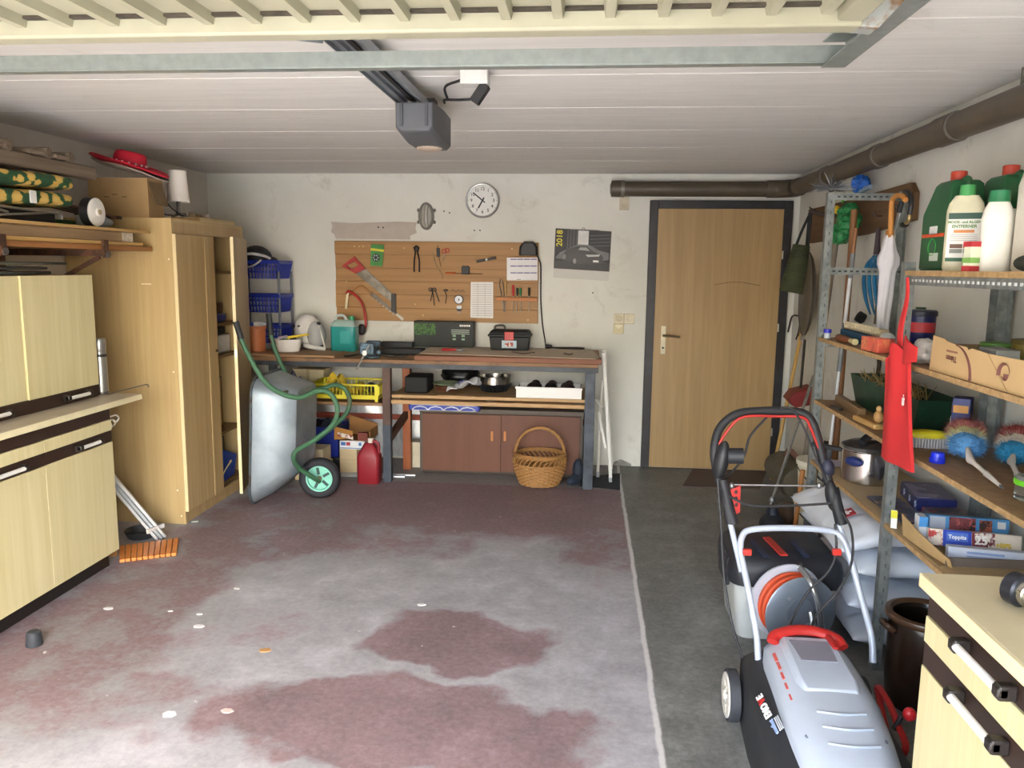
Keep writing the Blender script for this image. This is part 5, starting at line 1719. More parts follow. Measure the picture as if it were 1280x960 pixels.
# blue crate
bcx0, bcx1 = oY(384, 560, 5.75).x, oY(426, 560, 5.75).x
bc = thing('storage_crate', 'dark blue plastic crate on the floor behind the wheel', 'crate', ((bcx0 + bcx1) / 2, 5.8, 0))
M_DB = P('#1b2e8a', .4)
for a in ((bcx0, bcx1, 5.68, 5.69), (bcx0, bcx1, 5.95, 5.96), (bcx0, bcx0 + .01, 5.69, 5.95), (bcx1 - .01, bcx1, 5.69, 5.95)):
    MB().bb(*a, .12, .34).build('side', M_DB, bc)
MB().bb(bcx0, bcx1, 5.68, 5.96, .11, .12).build('bottom', M_DB, bc)
MB().bb(bcx0 - .008, bcx1 + .008, 5.672, 5.68, .31, .34).build('rim', M_DB, bc)
text('KRONE', .04, (bcx0 + .13, 5.679, .17), (1, 0, 0), (0, 0, 1), P('#5a78c8', .5), bc) if 0 else None
for k in range(2):
    MB().bb(bcx0 + .08, bcx0 + .17, 5.678, 5.6805, .155 + .02 * k, .167 + .02 * k).build('moulded_mark', P('#3c56b8', .4), bc)
sb = MB().bb(bcx0 - .02, bcx1 + .02, 5.67, 5.97, 0, .1095).build('dark_case', P('#16181c', .5), bev=.01)
tag(sb, 'low black case under the dark blue crate', 'case')
for i, (dx, dz, r, col) in enumerate(((.045, .37, .05, '#1d2126'), (.125, .38, .05, '#2c3a4a'), (.20, .37, .045, '#15181c'))):
    o = MB().ell((bcx0 + dx + .01, 5.82, dz - .06), (r * .72, .10, .06), None, 12, 8).build('rolled_tarp', spots(col, '#3a3f48', 15, .45, .6, .7))
    tag(o, ('black rolled tarp in the blue crate, beside a blue one', 'slate blue rolled tarp in the middle of the blue crate', 'very dark rolled tarp in the blue crate near the torn carton')[i], 'tarp')
# torn cardboard carton and printed box
tcx0, tcx1 = oY(428, 540, 5.72).x, oY(468, 540, 5.72).x
wbk = MB().bb(tcx0 + .006, tcx0 + .14, 5.62, 5.85, .0, .19).build('wood_block', W('#c9b48a', '#dcc9a2', 'x'), bev=.004)
tag(wbk, 'pale wooden block under the printed box by the red canister', 'block')
pbx = MB().bb(oY(425, 550, 5.62).x, oY(456, 550, 5.62).x, 5.61, 5.85, .191, .255).build('printed_box', P('#e6e8ea', .5, var=.03), bev=.002)
tag(pbx, 'flat white box with blue and red print under torn cardboard', 'box')
x0p = oY(425, 550, 5.62).x
for dx, w, c_ in ((.01, .035, '#3c6db0'), (.05, .03, '#b03a4a'), (.145, .02, '#3c78b8')):
    MB().bb(x0p + dx, x0p + dx + w, 5.6085, 5.6105, .22, .245).build('print', P(c_, .5), pbx)
MB().bb(x0p + .005, x0p + .17, 5.6085, 5.6105, .197, .203).build('print', P('#5a86c0', .5), pbx)
tc = thing('torn_carton', 'torn open brown cardboard carton on the printed box', 'box', (tcx0 + .1, 5.7, .256))
MB().sheet(lambda u, v: V(tcx0 - .03 + .14 * u, 5.615 + .01 * v, .258 + .10 * v * (1 - .5 * u) + .02 * u), 6, 4, .004).build('front_flap', P('#b5813f', .8), tc)
MB().sheet(lambda u, v: V(tcx0 + .02 + .22 * u, 5.84, .258 + (.15 - .06 * u) * v), 4, 4, .004).build('back_side', P('#94693a', .8), tc)
MB().sheet(lambda u, v: V(tcx0 + .24, 5.62 + .22 * u, .258 + .075 * v), 4, 4, .004).build('side', P('#a87a45', .8), tc)
MB().sheet(lambda u, v: V(tcx0 + .0 + .22 * u, 5.62 + .22 * v, .258), 2, 2, .003).build('bottom', P('#8d6538', .8), tc)
MB().sheet(lambda u, v: V(tcx0 + .0 + .12 * u, 5.606 - .012 * u, .29 + .03 * v - .022 * u), 6, 3, .003).build('torn_edge', spots('#e2d8cc', '#8c3030', 30, .5, .55, .8), tc)
MB().bb(tcx0 + .15, tcx0 + .225, 5.61, 5.64, .26, .32).build('inner_board', P('#7a3f34', .8), tc)
# red canister
rx_, ry_ = oY(461, 580, 5.40).x, 5.42
rc2 = thing('fuel_canister', 'red plastic fuel canister on the floor by the bench leg', 'canister', (rx_, ry_, 0))
M_RC = P('#8a1c28', .45, var=.06)
MB().loft([rr_loop(rx_, ry_, z, w, d, r) for z, w, d, r in ((.0, .145, .11, .02), (.008, .16, .12, .025), (.195, .16, .12, .025), (.215, .15, .115, .03), (.285, .07, .06, .02), (.292, .05, .05, .015))]).build('body', M_RC, rc2, ang=45)
MB().tube(curve_pts([(rx_ - .01, ry_, .285), (rx_ + .02, ry_, .305), (rx_ + .06, ry_, .29), (rx_ + .068, ry_, .25), (rx_ + .062, ry_, .20)], 5), .013, 8).build('handle', M_RC, rc2)
MB().cyl((rx_ + .01, ry_, .29), (rx_ + .01, ry_, .325), .02, n=14).build('cap', P('#cfc9c2', .5), rc2)
# aluminium tubes and cream block on the floor
for i, (pa_, pb_, lab) in enumerate((((405, 577), (519, 585), 'silver aluminium tube lying behind the red canister'), ((412, 583), (508, 594), 'silver aluminium tube lying nearest the red canister base'))):
    a_, b_ = oZ(pa_[0], pa_[1], .012), oZ(pb_[0], pb_[1], .012)
    a_, b_ = V(-1.84, 5.56 - .05 * i, .0125), V(oY(pb_[0], pb_[1], 5.6).x, 5.60 - .05 * i - .0, .0125)
    o = MB().tube([a_, b_], .012, 10).build('metal_tube', P('#c2c6ca', .3, .8))
    tag(o, lab, 'tube')
o = MB().bb(-1.33, -1.24, 5.6, 5.72, .0, .20).build('foam_block', P('#cfc6ae', .8))
tag(o, 'upright pale foam block behind the bench leg', 'block')
o.location = (.0, .28, 0)

# ------------------------------------------------------------------ mid shelf contents
kf = MB().bb(-1.30, -1.13, 5.55, 5.78, SZ, SZ + .12).build('black_case', P('#07080a', .7), bev=.01)
tag(kf, 'black plastic machine case at the shelf end by the bench leg', 'case')
kf2 = thing('black_bin_bag', 'glossy black bin bag heaped on the shelf', 'bag', (-.93, 5.8, SZ))
crumple((-.95, 5.95, SZ + .087), (.15, .11, .085), 3.1, .3, 14, SZ + .001).build('bulge', P('#0b0c0e', .35), kf2, ang=70)
for k in range(3):
    MB().ell((-1.01 + .06 * k, 5.93 + .02 * k, SZ + .11 + .012 * k), (.09, .09, .05), rot(0, 20 * k, 0), 12, 8).build('fold', P('#0d0e10', .35), kf2)
dp = V(oY(560, 490, 5.74).x, 5.74, SZ)
ds = thing('plant_saucer', 'brown plastic saucer with pale green dish on the shelf', 'saucer', dp)
MB().lathe([(.085, 0), (.10, .035), (.098, .038), (.08, .006), (.002, .006)], dp, 28).build('saucer', P('#5e3826', .5), ds)
MB().lathe([(.07, .0385), (.115, .052), (.112, .056), (.06, .045), (.002, .045)], dp, 28).build('dish', P('#9fb08a', .5), ds)
hk_ = thing('steel_pan', 'wide steel cake pan stacked on a dark fluted mould', 'pan', V(oY(618, 480, 5.76).x, 5.76, SZ))
px_ = V(oY(618, 480, 5.76).x, 5.76, SZ)
MB().lathe([(.085, .0), (.12, .05), (.128, .055), (.122, .05), (.002, .045)], px_, 40).build('fluted_mould', P('#26292e', .35, .4), hk_)
for k in range(20):
    a = 2 * math.pi * k / 20
    MB().tube([px_ + V(.088 * math.cos(a), .088 * math.sin(a), .003), px_ + V(.122 * math.cos(a), .122 * math.sin(a), .050)], .006, 6).build('flute', P('#33373c', .35, .4), hk_)
MB().lathe([(.112, .056), (.118, .06), (.118, .112), (.122, .115), (.116, .115), (.112, .062), (.002, .062)], px_, 40).build('cake_tin', P('#a9a49c', .22, .95), hk_)
bgp = V(oY(583, 487, 5.52).x, 5.53, SZ)
cb_ = MB().sheet(lambda u, v: bgp + V(-.14 + .22 * u + .02 * v, -.03 + .12 * v, .026 + .10 * u * (1 - .3 * v) * (.6 + .4 * math.sin(3 * u)) + .012 * math.sin(12 * u + 7 * v) + .03 * math.sin(math.pi * v)), 16, 10, .008).build('washing_bag', spots('#c8c9cc', '#2d3f9a', 9, .52, .56, .5, c3='#8a8f98'))
tag(cb_, 'crumpled blue and white printed plastic bag on the shelf', 'bag')
o = MB().beam(bgp + V(-.20, -.045, .004), bgp + V(.06, -.075, .004), .05, .005).build('wood_strip', W('#b08a58', '#c9a672', 'x'))
tag(o, 'thin wooden strip sticking out under the printed plastic bag', 'wood')
wtx0, wtx1 = oY(645, 490, 5.48).x, oY(727, 490, 5.48).x
wtb = thing('white_tray', 'white rectangular plant tray with dark tools inside', 'tray', ((wtx0 + wtx1) / 2, 5.6, SZ))
M_WT = P('#eceae6', .5, var=.02)
for a in ((wtx0, wtx1, 5.475, 5.485), (wtx0, wtx1, 5.70, 5.71), (wtx0, wtx0 + .01, 5.485, 5.70), (wtx1 - .01, wtx1, 5.485, 5.70)):
    MB().bb(*a, SZ + .0, SZ + .076).build('side', M_WT, wtb, bev=.002)
MB().bb(wtx0 + .01, wtx1 - .01, 5.485, 5.70, SZ, SZ + .005).build('bottom', M_WT, wtb)
MB().bb(wtx0 - .006, wtx1 + .006, 5.468, 5.476, SZ + .064, SZ + .08).build('rim', M_WT, wtb, bev=.002)
for i, (dx, lab) in enumerate(((.12, 'worn dark shoe in the white tray, next to the steel pan'), (.24, 'worn dark shoe in the middle of the white tray'), (.36, 'worn dark shoe in the white tray near the bench end leg'))):
    o = thing('old_shoe', lab, 'shoe', (wtx0 + dx, 5.6, SZ + .006))
    MB().ell((wtx0 + dx, 5.60, SZ + .055), (.045, .09, .045), rot(0, 0, 25 * (i - 1)), 12, 8).build('upper', P(('#2a2220', '#1d1b1c', '#2b2024')[i], .6), o)
    MB().ell((wtx0 + dx + .01, 5.63, SZ + .088), (.03, .035, .022), None, 10, 6).build('tongue', P('#3a2c28', .7), o)
# blue white packed roll under the shelf
rx0, rx1 = oY(508, 510, 5.52).x, oY(598, 510, 5.52).x
rw = MB().bb(rx0, rx1, 5.58, 5.85, .506, .556).build('foil_roll_pack', spots('#26379a', '#3a4fb0', 6, .4, .6, .4), bev=.012)
tag(rw, 'blue and white printed roll pack tucked under the shelf', 'package')
for k in range(4):
    x = rx0 + .03 + (rx1 - rx0 - .06) * (k + .5) / 4
    w = (rx1 - rx0 - .06) / 8
    MB().tube([(x - w, 5.5785, .514), (x - w * .6, 5.5785, .532), (x, 5.5785, .539), (x + w * .6, 5.5785, .532), (x + w, 5.5785, .514)], .0045, 6).build('white_swirl', P('#dfe3ee', .5), rw)
MB().bb(rx0 + .02, rx1 - .02, 5.5785, 5.5805, .5475, .5525).build('white_line', P('#dfe3ee', .5), rw)
MB().bb(rx0 + .02, rx1 - .02, 5.5785, 5.5805, .5085, .5115).build('white_line', P('#dfe3ee', .5), rw)
# brown sideboard
sy = 5.70
sx0_, sx1_ = oY(525, 560, sy).x, oY(728, 560, sy).x
sbd = thing('sideboard', 'low brown two door sideboard under the bench', 'sideboard', ((sx0_ + sx1_) / 2, 5.9, 0))
M_SB = W('#5e3522', '#6f4129', 'z', .6, .55, 25, .02)
MB().bb(sx0_, sx1_, sy + .02, 6.08, .02, .474).build('carcass', P('#4a3a30', .6), sbd)
MB().bb(sx0_ - .004, sx1_ + .004, sy + .0, 6.08, .474, .505).build('top_board', P('#5c5248', .6), sbd, bev=.002)
MB().bb(sx0_ + .02, sx1_ - .02, sy + .05, 6.05, 0, .02).build('base', P('#3a2e26', .7), sbd)
MB().bb(sx0_, sx0_ + .018, sy, sy + .02, .02, .474).build('frame_edge', P('#4f463e', .6), sbd)
MB().bb(sx1_ - .018, sx1_, sy, sy + .02, .02, .474).build('frame_edge', P('#4f463e', .6), sbd)
mid_ = oY(625, 560, sy).x
for a, b, yq in ((sx0_ + .02, mid_ + .005, sy - .006), (mid_ + .007, sx1_ - .02, sy + .006)):
    dd = MB().bb(a, b, yq, yq + .012, .035, .466).build('door', M_SB, sbd, bev=.001)
    hx2 = (oY(615, 550, sy).x if a < mid_ - .1 else oY(631, 550, sy).x)
    MB().bb(hx2 - .009, hx2 + .009, yq - .004, yq + .001, .27, .345).build('finger_pull', P('#c07a3a', .5), dd, bev=.002)
# wicker basket
kx_, ky_ = oY(674, 590, 5.5).x, 5.53
kb = thing('wicker_basket', 'round wicker basket with tall bent handle before the sideboard', 'basket', (kx_, ky_, 0))
M_WK = W('#8a5f33', '#b98a54', 'x', .4, .6, 80, .2)
M_WK2 = P('#a67a46', .6, var=.15, scale=40)


def brad(z):
    t = z / .235
    return .125 + .052 * math.sin(min(1, t * 1.05) * math.pi * .62)


for k in range(13):
    z = .012 + k * .0125
    pts = []
    for i in range(96):
        a = 2 * math.pi * i / 96
        r = brad(z) + .004 * math.sin(a * 16 + math.pi * (k % 2))
        pts.append(V(kx_ + r * 1.05 * math.cos(a), ky_ + r * .88 * math.sin(a), z))
    MB().tube(pts, .0068, 5, True).build('weave_ring', M_WK2, kb)
for k in range(32):
    a = 2 * math.pi * k / 32
    pts = [V(kx_ + brad(z) * 1.05 * math.cos(a), ky_ + brad(z) * .88 * math.sin(a), z) for z in (.005, .06, .12, .165)]
    a2 = a + .22
    pts += [V(kx_ + (brad(.2) + .004) * 1.05 * math.cos((a + a2) / 2), ky_ + (brad(.2) + .004) * .88 * math.sin((a + a2) / 2), .198), V(kx_ + brad(.22) * 1.05 * math.cos(a2), ky_ + brad(.22) * .88 * math.sin(a2), .215)]
    MB().tube(curve_pts(pts, 3), .0055, 5).build('stake', M_WK2, kb)
for dz, dr_ in ((.217, .0), (.228, .004), (.232, -.006)):
    pts = [V(kx_ + (brad(.22) + dr_ + .002 * math.sin(40 * a)) * 1.05 * math.cos(a), ky_ + (brad(.22) + dr_) * .88 * math.sin(a), dz) for a in [2 * math.pi * i / 64 for i in range(64)]]
    MB().tube(pts, .0075, 6, True).build('rim_rope', M_WK2, kb)
MB().lathe([(.12, .004), (.125, .012), (.002, .012)], (kx_, ky_, 0), 28, None, 1.05, .88).build('base', M_WK2, kb)
hp = [V(kx_ + .178 * math.cos(t), ky_, .215 + .20 * math.sin(t)) for t in [math.pi * i / 20 for i in range(21)]]
hp = [V(kx_ + .185, ky_, .16)] + hp + [V(kx_ - .185, ky_, .16)]
MB().tube(hp, .0105, 8).build('handle', M_WK2, kb)
for k in range(14):
    t = math.pi * (k + .5) / 14
    p = V(kx_ + .178 * math.cos(t), ky_, .215 + .20 * math.sin(t))
    d = V(-math.sin(t) * .178, 0, math.cos(t) * .20).normalized()
    MB().tube([p - d * .006, p + d * .006], .0125, 8).build('wrap', M_WK2, kb)

# folded white step ladder leaning at the bench end
ld = thing('step_ladder', 'folded white step ladder leaning against the bench end', 'ladder', (.15, 5.75, 0))
M_LW = P('#e6e4dd', .45, var=.04)
f0, f1 = oZ(763, 602, .007), V(oY(748, 452, 5.62).x + .035, 5.62, .955)
g0, g1 = oZ(747, 596, .007), V(oY(746, 490, 5.74).x + .04, 5.74, .74)
off = V(.012, .26, 0)
for k in range(2):
    s = off * k
    MB().beam(f0 + s + V(0, 0, .03), f1 + s * .9, .024, .036, (0, 1, 0)).build('front_rail', M_LW, ld, bev=.003)
    MB().beam(f0 + s, f0 + s + V(-.003, 0, .034), .024, .038, (0, 1, 0)).build('foot', P('#9aa0a4', .6), ld, bev=.003)
    if k == 0:
        MB().tube(curve_pts([g0 + V(0, 0, .02), g0.lerp(g1, .5), g0.lerp(g1, .92), g1 + V(.01, 0, .0), g1 + V(.03, 0, -.02)], 5), .011, 8).build('rear_rail', M_LW, ld)
        MB().beam(g0, g0 + V(0, 0, .04), .026, .028, (0, 1, 0)).build('foot', P('#9aa0a4', .6), ld, bev=.003)
MB().beam(oY(748, 515, 5.74), oY(757, 560, 5.68), .018, .02, (0, 1, 0)).build('strut', M_LW, ld)
MB().beam(oY(746, 500, 5.74), oY(753, 510, 5.68), .018, .02, (0, 1, 0)).build('strut', M_LW, ld)
for t in (.3, .55, .8):
    p = f0.lerp(f1, t)
    MB().box(p + off * .5, (.022, .24, .02), rot(0, 5, 0)).build('tread', M_LW, ld, bev=.003)
mt = MB().prism([(p.x, p.y) for p in [oZ(x, y, 0) for x, y in ((724, 608), (728, 597), (775, 592), (775, 613))]], (0, 0, .0003), (1, 0, 0), (0, 1, 0), (0, 0, .004)).build('rubber_mat', P('#2d3238', .8))
tag(mt, 'dark rubber mat square under the ladder and bench leg', 'mat')
bt = thing('work_shoe', 'dark blue work shoe beside the bench end leg', 'shoe', oZ(724, 602, 0))
p = V(oZ(722, 602, 0).x - .02, 5.55, .006)
MB().ell(p + V(0, 0, .035), (.045, .12, .035), rot(0, 0, -20), 14, 8).build('sole_upper', P('#2b3648', .7), bt)
MB().ell(p + V(.02, .05, .09), (.04, .05, .085), None, 14, 8).build('shaft', P('#232c3a', .7), bt)
dm = MB().prism([(p.x, p.y) for p in [oZ(x, y, 0) for x, y in ((853, 609), (866, 587), (958, 590), (950, 612))]], (0, 0, .0003), (1, 0, 0), (0, 1, 0), (0, 0, .008)).build('door_mat', P('#5e5049', .95, var=.1, scale=60, bmp=.3))
tag(dm, 'brown grey door mat in front of the wooden door', 'mat')
# ------------------------------------------------------------------ steel shelving on the side wall
XF, XB_ = 1.15, 1.485
PYS = (4.055, 3.03, 2.04)
ZA, ZB, ZC_, ZT = 1.222, .908, .600, 1.553
M_ANG = spots('#7f8583', '#989d9a', 25, .4, .6, .45, .55)
M_CHIP = spots('#a48458', '#bb9a6c', 40, .42, .6, .7)
M_CHIPT = spots('#8a6a48', '#9a7a56', 30, .4, .6, .6)
shv = thing('steel_shelf', 'slotted steel angle shelving unit with chipboard boards along the wall', 'shelf', (1.32, 3.0, 0))


def angle_post(x, y, z1, sx, sy, slots=True):
    o = MB()
    o.box((x + sx * .0175, y, z1 / 2), (.035, .0025, z1))
    o.box((x, y + sy * .0175, z1 / 2), (.0025, .035, z1))
    p = o.build('post', M_ANG, shv)
    if slots:
        s = MB()
        for k in range(int(z1 / .05)):
            s.box((x + sx * .018, y - .0014, .03 + k * .05), (.0055, .001, .016))
        q = s.build('slots', P('#5f6463', .8), p)
        q['kind'] = 'stuff'
    return p


angle_post(XF, PYS[0], 1.925, 1, 1)
angle_post(XF, PYS[1], 1.585, 1, 1)
angle_post(XF, PYS[2], 1.585, 1, 1)
M_ANG_D = M_ANG
for y, h in ((PYS[0], 1.93), (PYS[1], 1.60), (PYS[1] + .06, 1.60), (PYS[2], 1.60)):
    angle_post(XB_ + .03, y, h, -1, -1, False)
for z in (1.905, 1.548):
    s = MB().box(((XF + XB_) / 2 + .013, PYS[0] - .004, z), (XB_ - XF + .03, .0025, .034)).build('cross_bar', M_ANG, shv)
    h = MB()
    for k in range(12):
        h.box((XF + .05 + k * .028, PYS[0] - .0056, z), (.014, .001, .009))
    q = h.build('slots', P('#3c3f40', .8), s)
    q['kind'] = 'stuff'
for z, ya, yb in ((ZA, 2.0, 4.05), (ZB, 2.0, 4.05), (ZC_, 2.0, 4.05), (ZT, 2.0, 3.05)):
    o = MB().bb(XF + .004, XB_ + .045, ya, yb, z - .017, z).build('shelf_board', M_CHIPT if z != ZC_ else P('#b9a078', .6), shv, bev=.001)
    MB().bb(XF - .0005, XF + .0038, ya, yb, z - .0175, z + .0003).build('board_edge', M_CHIP, o)
    e = MB().bb(XF + .006, XF + .0085, max(ya, 2.05), min(yb, 4.05), z - .05, z - .018).build('edge_angle', M_ANG, shv) if z in (ZT,) else None
    if z == ZT:
        h = MB()
        for k in range(30):
            h.box((XF + .0052, 2.1 + k * .03, z - .034), (.001, .014, .009))
        q = h.build('slots', P('#d0d2d0', .8), e)
        q['kind'] = 'stuff'
    for y in PYS:
        if y < yb + .02:
            MB().bb(XF + .01, XB_ + .02, y - .012, y - .0095, z - .045, z - .0185).build('end_angle', M_ANG, shv)


def sh(px, py, X, z):
    """point on shelf plane X seen at pixel, dropped to height z"""
    p = oX(px, py, X)
    return V(p.x, p.y, z)


# --- top shelf: bottles
M_GC = P('#1f5a34', .4, var=.05)


def green_can(name, label, c, w, d, h):
    t = thing(name, label, 'canister', c)
    x, y, z = c
    lo = []
    for k, (dz, ya, yb, ww) in enumerate(((0, -.5, .5, .92), (.01, -.53, .53, 1), (.55, -.53, .53, 1), (.58, -.52, .53, 1), (.86, -.15, .5, .9), (.9, -.1, .45, .7))):
        lo.append([V(x - w / 2 * ww, y - yb * d, z + dz * h), V(x + w / 2 * ww, y - yb * d, z + dz * h), V(x + w / 2 * ww, y - ya * d, z + dz * h), V(x - w / 2 * ww, y - ya * d, z + dz * h)])
    MB().loft(lo).build('body', M_GC, t, bev=.008)
    MB().cyl((x, y - .12 * d, z + .9 * h), (x, y - .12 * d, z + h), .026, n=18).build('cap', P('#b8402c', .45), t, bev=.003)
    MB().tube(curve_pts([(x, y - .25 * d, z + .88 * h), (x, y - .48 * d, z + .9 * h), (x, y - .5 * d, z + .75 * h)], 5), .012, 8).build('handle', M_GC, t)
    MB().cyl((x, y + .30 * d, z + .78 * h), (x, y + .36 * d, z + .86 * h), .017, n=12).build('spout_cap', P('#b13434', .45), t)
    xf_ = x - w / 2 - .001
    lb_ = MB().box((xf_, y + .0 * d, z + .36 * h), (.002, d * .9, .012)).build('red_stripe', P('#d6542c', .5), t)
    MB().box((xf_, y, z + .41 * h), (.002, d * .3, .03)).build('white_emblem', P('#dcdcd6', .5), t)
    MB().box((xf_, y - .02, z + .14 * h), (.002, d * .34, .028)).build('white_print', P('#c9d0c4', .5), t)
    MB().tube([V(xf_, y + .03 * math.cos(a), z + .24 * h + .03 * math.sin(a)) for a in [2 * math.pi * k / 16 for k in range(16)]], .002, 5, True).build('ring_print', P('#3f9a4a', .5), t)
    return t


g1 = sh(1180, 325, 1.27, ZT + .0005)
green_can('weed_canister', 'dark green chemical canister beside the label bottle, red cap', (1.285, g1.y, ZT + .0015), .12, .20, .345)
g2 = sh(1245, 300, 1.40, ZT + .0005)
green_can('weed_canister', 'dark green chemical canister behind the white bottles, red cap', (1.415, g2.y, ZT + .0015), .12, .20, .355)

def bottle(t, w, d, h, shoulder, neck, m_, capm, cap_h=.04, cap_r=.024, name='body'):
    """local coordinates, broad face towards -y"""
    lo = []
    for dz, s in ((0, .94), (.012, 1), (shoulder * h, 1), (shoulder * h + .025, .9), (shoulder * h + .05, .62), (h - cap_h, neck)):
        lo.append([V(a * s, b * s, dz) for a, b in rrect(w, d, min(w, d) * .32, 4)])
    MB().loft(lo).build(name, m_, t, ang=50, world=False)
    return MB().cyl((0, 0, h - cap_h), (0, 0, h), cap_r, cap_r * .94, 18).build('cap', capm, t, world=False)


bc_ = V(1.245, oX(1201, 332, 1.245).y, ZT + .0005)
lbt = thing('moss_remover', 'translucent bottle with white moss remover label and green cap', 'bottle', bc_, -24)
bottle(lbt, .112, .07, .282, .70, .34, P('#ddd8b8', .3, alpha=.92), P('#4aa05a', .4), .036, .024)
yl_ = -.035 - .0010


def lab(x, z, w, h, m_, n_, k=0):
    return MB().box((x, yl_ - .0007 * k, z), (w, .0016, h)).build(n_, m_, lbt, world=False)


lab(0, .112, .096, .158, P('#e4e2dc', .5, var=.02), 'label_sheet')
lab(0, .180, .096, .020, P('#1f4a3a', .5), 'label_band', 1)
lab(0, .038, .096, .012, P('#1f5a3a', .5), 'label_band', 1)
lab(0, .130, .06, .009, P('#d98a4a', .5), 'label_bar', 1)
for i in range(2):
    for j, cc_ in enumerate((('#6b4a36', '#c47a3f'), ('#7d8076', '#9aa39a'))[i]):
        lab(-.0195 + .039 * j, .082 - .016 * i, .037, .0135, P(cc_, .5), 'label_swatch', 1)
for k in range(4):
    lab(0, .120 - k * .0065, .08, .0016, P('#a9a9a6', .5), 'label_line', 1)
M_TG = P('#5a8a3c', .6)
for s_, sz_, zz in (('MOOS- und ALGEN', .0115, .160), ('ENTFERNER', .0135, .146)):
    q = text(s_, sz_, (0, yl_ - .0015, zz), (1, 0, 0), (0, 0, 1), M_TG, None, th=.0004, bold=.0004)
    q.parent = lbt

wb_ = V(1.235, oX(1241, 335, 1.235).y, ZT + .0005)
wbt = thing('white_bottle', 'plain white plastic bottle with dark green cap', 'bottle', wb_, -24)
bottle(wbt, .086, .066, .242, .66, .52, P('#e6e3d8', .4, var=.03), P('#2c7a50', .4), .034, .030)
ck_ = V(1.32, oX(1293, 330, 1.32).y - .06, ZT + .0005)
cks = thing('cream_jerrycan', 'tall cream plastic jerrycan on the top shelf', 'jerrycan', ck_)
MB().loft([[V(ck_.x + a * s, ck_.y + b * s, ck_.z + z) for a, b in rrect(.14, .16, .035, 4)] for z, s in ((0, .95), (.01, 1), (.25, 1), (.30, .86), (.33, .6), (.345, .3))]).build('body', P('#dcd6c8', .45, var=.06), cks, ang=50)
rcn = V(1.43, oX(1262, 300, 1.43).y - .16, ZT + .0005)
rct = thing('red_cap_bottle', 'bottle with bright red cap behind the white bottle', 'bottle', rcn)
bottle(rct, .10, .08, .27, .66, .5, P('#d9d4c6', .4), P('#d62a2c', .4), .055, .032)
bx2 = V(1.172, oX(1213, 335, 1.172).y, ZT + .0005)
bbx = MB().box(bx2 + V(0, 0, .045), (.03, .036, .09), rot(0, 0, 10)).build('bait_box', P('#dfe3c6', .5), bev=.002)
tag(bbx, 'small red white and green box before the white bottle', 'box')
MB().box(bx2 + V(-.001, 0, .082), (.032, .038, .016), rot(0, 0, 10)).build('red_top', P('#c23a40', .5), bbx)
MB().box(bx2 + V(-.001, 0, .008), (.032, .038, .016), rot(0, 0, 10)).build('red_base', P('#b8323a', .5), bbx)
MB().box(bx2 + V(-.001, 0, .033), (.032, .038, .016), rot(0, 0, 10)).build('green_field', P('#7fb05a', .5), bbx)
blb = V(1.325, oX(1180, 325, 1.25).y - .135, ZT + .0005)
o = MB().box(blb + V(0.0, .0, .09), (.05, .035, .18), rot(0, 0, 8)).build('blue_pouch', spots('#6a92cf', '#dfe4ee', 20, .5, .56, .4, c3='#d9b93a'), bev=.008)
tag(o, 'blue and white printed pouch squeezed behind the label bottle', 'pouch')
o = MB().bb(1.31, 1.36, bc_.y - .10, bc_.y - .065, ZT + .0005, ZT + .20).build('instruction_pack', P('#d8d5cc', .5), bev=.003)
tag(o, 'narrow white printed pack between bottle and green canister', 'pack')
dk = MB().ell(V(1.20, oX(1278, 335, 1.2).y - .03, ZT + .024), (.03, .06, .023), None, 12, 8).build('dark_glove', P('#33342a', .9))
tag(dk, 'dark glove lying at the foot of the cream jerrycan', 'glove')

# --- shelf A
bsh = thing('scrub_broom_head', 'broom head with blue bristles and beige ribbed back lying down', 'brush', sh(1075, 418, 1.27, ZA))
ba, bb_ = sh(1044, 415, 1.25, ZA + .035), sh(1108, 418, 1.25, ZA + .035)
ba, bb_ = V(1.265, 3.97, ZA + .04), V(1.265, 3.50, ZA + .04)
MB().beam(ba + V(0, 0, .026), bb_ + V(0, 0, .026), .045, .032).build('back', P('#b8a888', .6), bsh, bev=.008)
for k in range(16):
    t = (k + .5) / 16
    MB().beam(ba.lerp(bb_, t) + V(-.024, -.01, .022), ba.lerp(bb_, t) + V(-.018, .012, .044), .009, .009).build('rib', P('#d0c2a2', .6), bsh)
MB().beam(ba + V(-.012, 0, -.0145), bb_ + V(-.012, 0, -.0145), .05, .048).build('bristles', P('#1d4a68', .9, var=.3, scale=60, bmp=.5), bsh)
sc2 = thing('wooden_brush', 'reddish brown turned brush handle with pale bristle end', 'brush', V(1.18, 3.8, ZA))
a_, b_ = V(1.185, 3.88, ZA + .018), V(1.18, 3.60, ZA + .018)
MB().tube([a_, a_.lerp(b_, .1), a_.lerp(b_, .35), a_.lerp(b_, .6), a_.lerp(b_, .75)], [.008, .016, .017, .015, .010], 10).build('handle', P('#7a4428', .5, var=.2, scale=40), sc2)
MB().tube([a_.lerp(b_, .75), b_], [.010, .014], 10).build('bristles', P('#c9be8e', .8), sc2)
cpb = V(1.172, 3.985, ZA + .0006)
cp2 = thing('glue_bottle', 'small clear bottle with blue cap at the shelf end', 'bottle', cpb)
MB().lathe([(.014, 0), (.016, .004), (.016, .022), (.012, .028)], cpb, 16).build('body', P('#cfd6dc', .2, alpha=.8), cp2)
MB().cyl(cpb + V(0, 0, .028), cpb + V(0, 0, .045), .018, n=16).build('cap', P('#2a2ab8', .4), cp2)
rb = V(1.185, sh(1092, 430, 1.185, ZA).y, ZA + .0005)
rbx = MB().box(rb + V(0, -.02, .03), (.05, .15, .058), rot(0, 0, 6)).build('tea_box', spots('#d8604a', '#e08a5a', 14, .5, .6, .5, c3='#b9604a'), bev=.002)
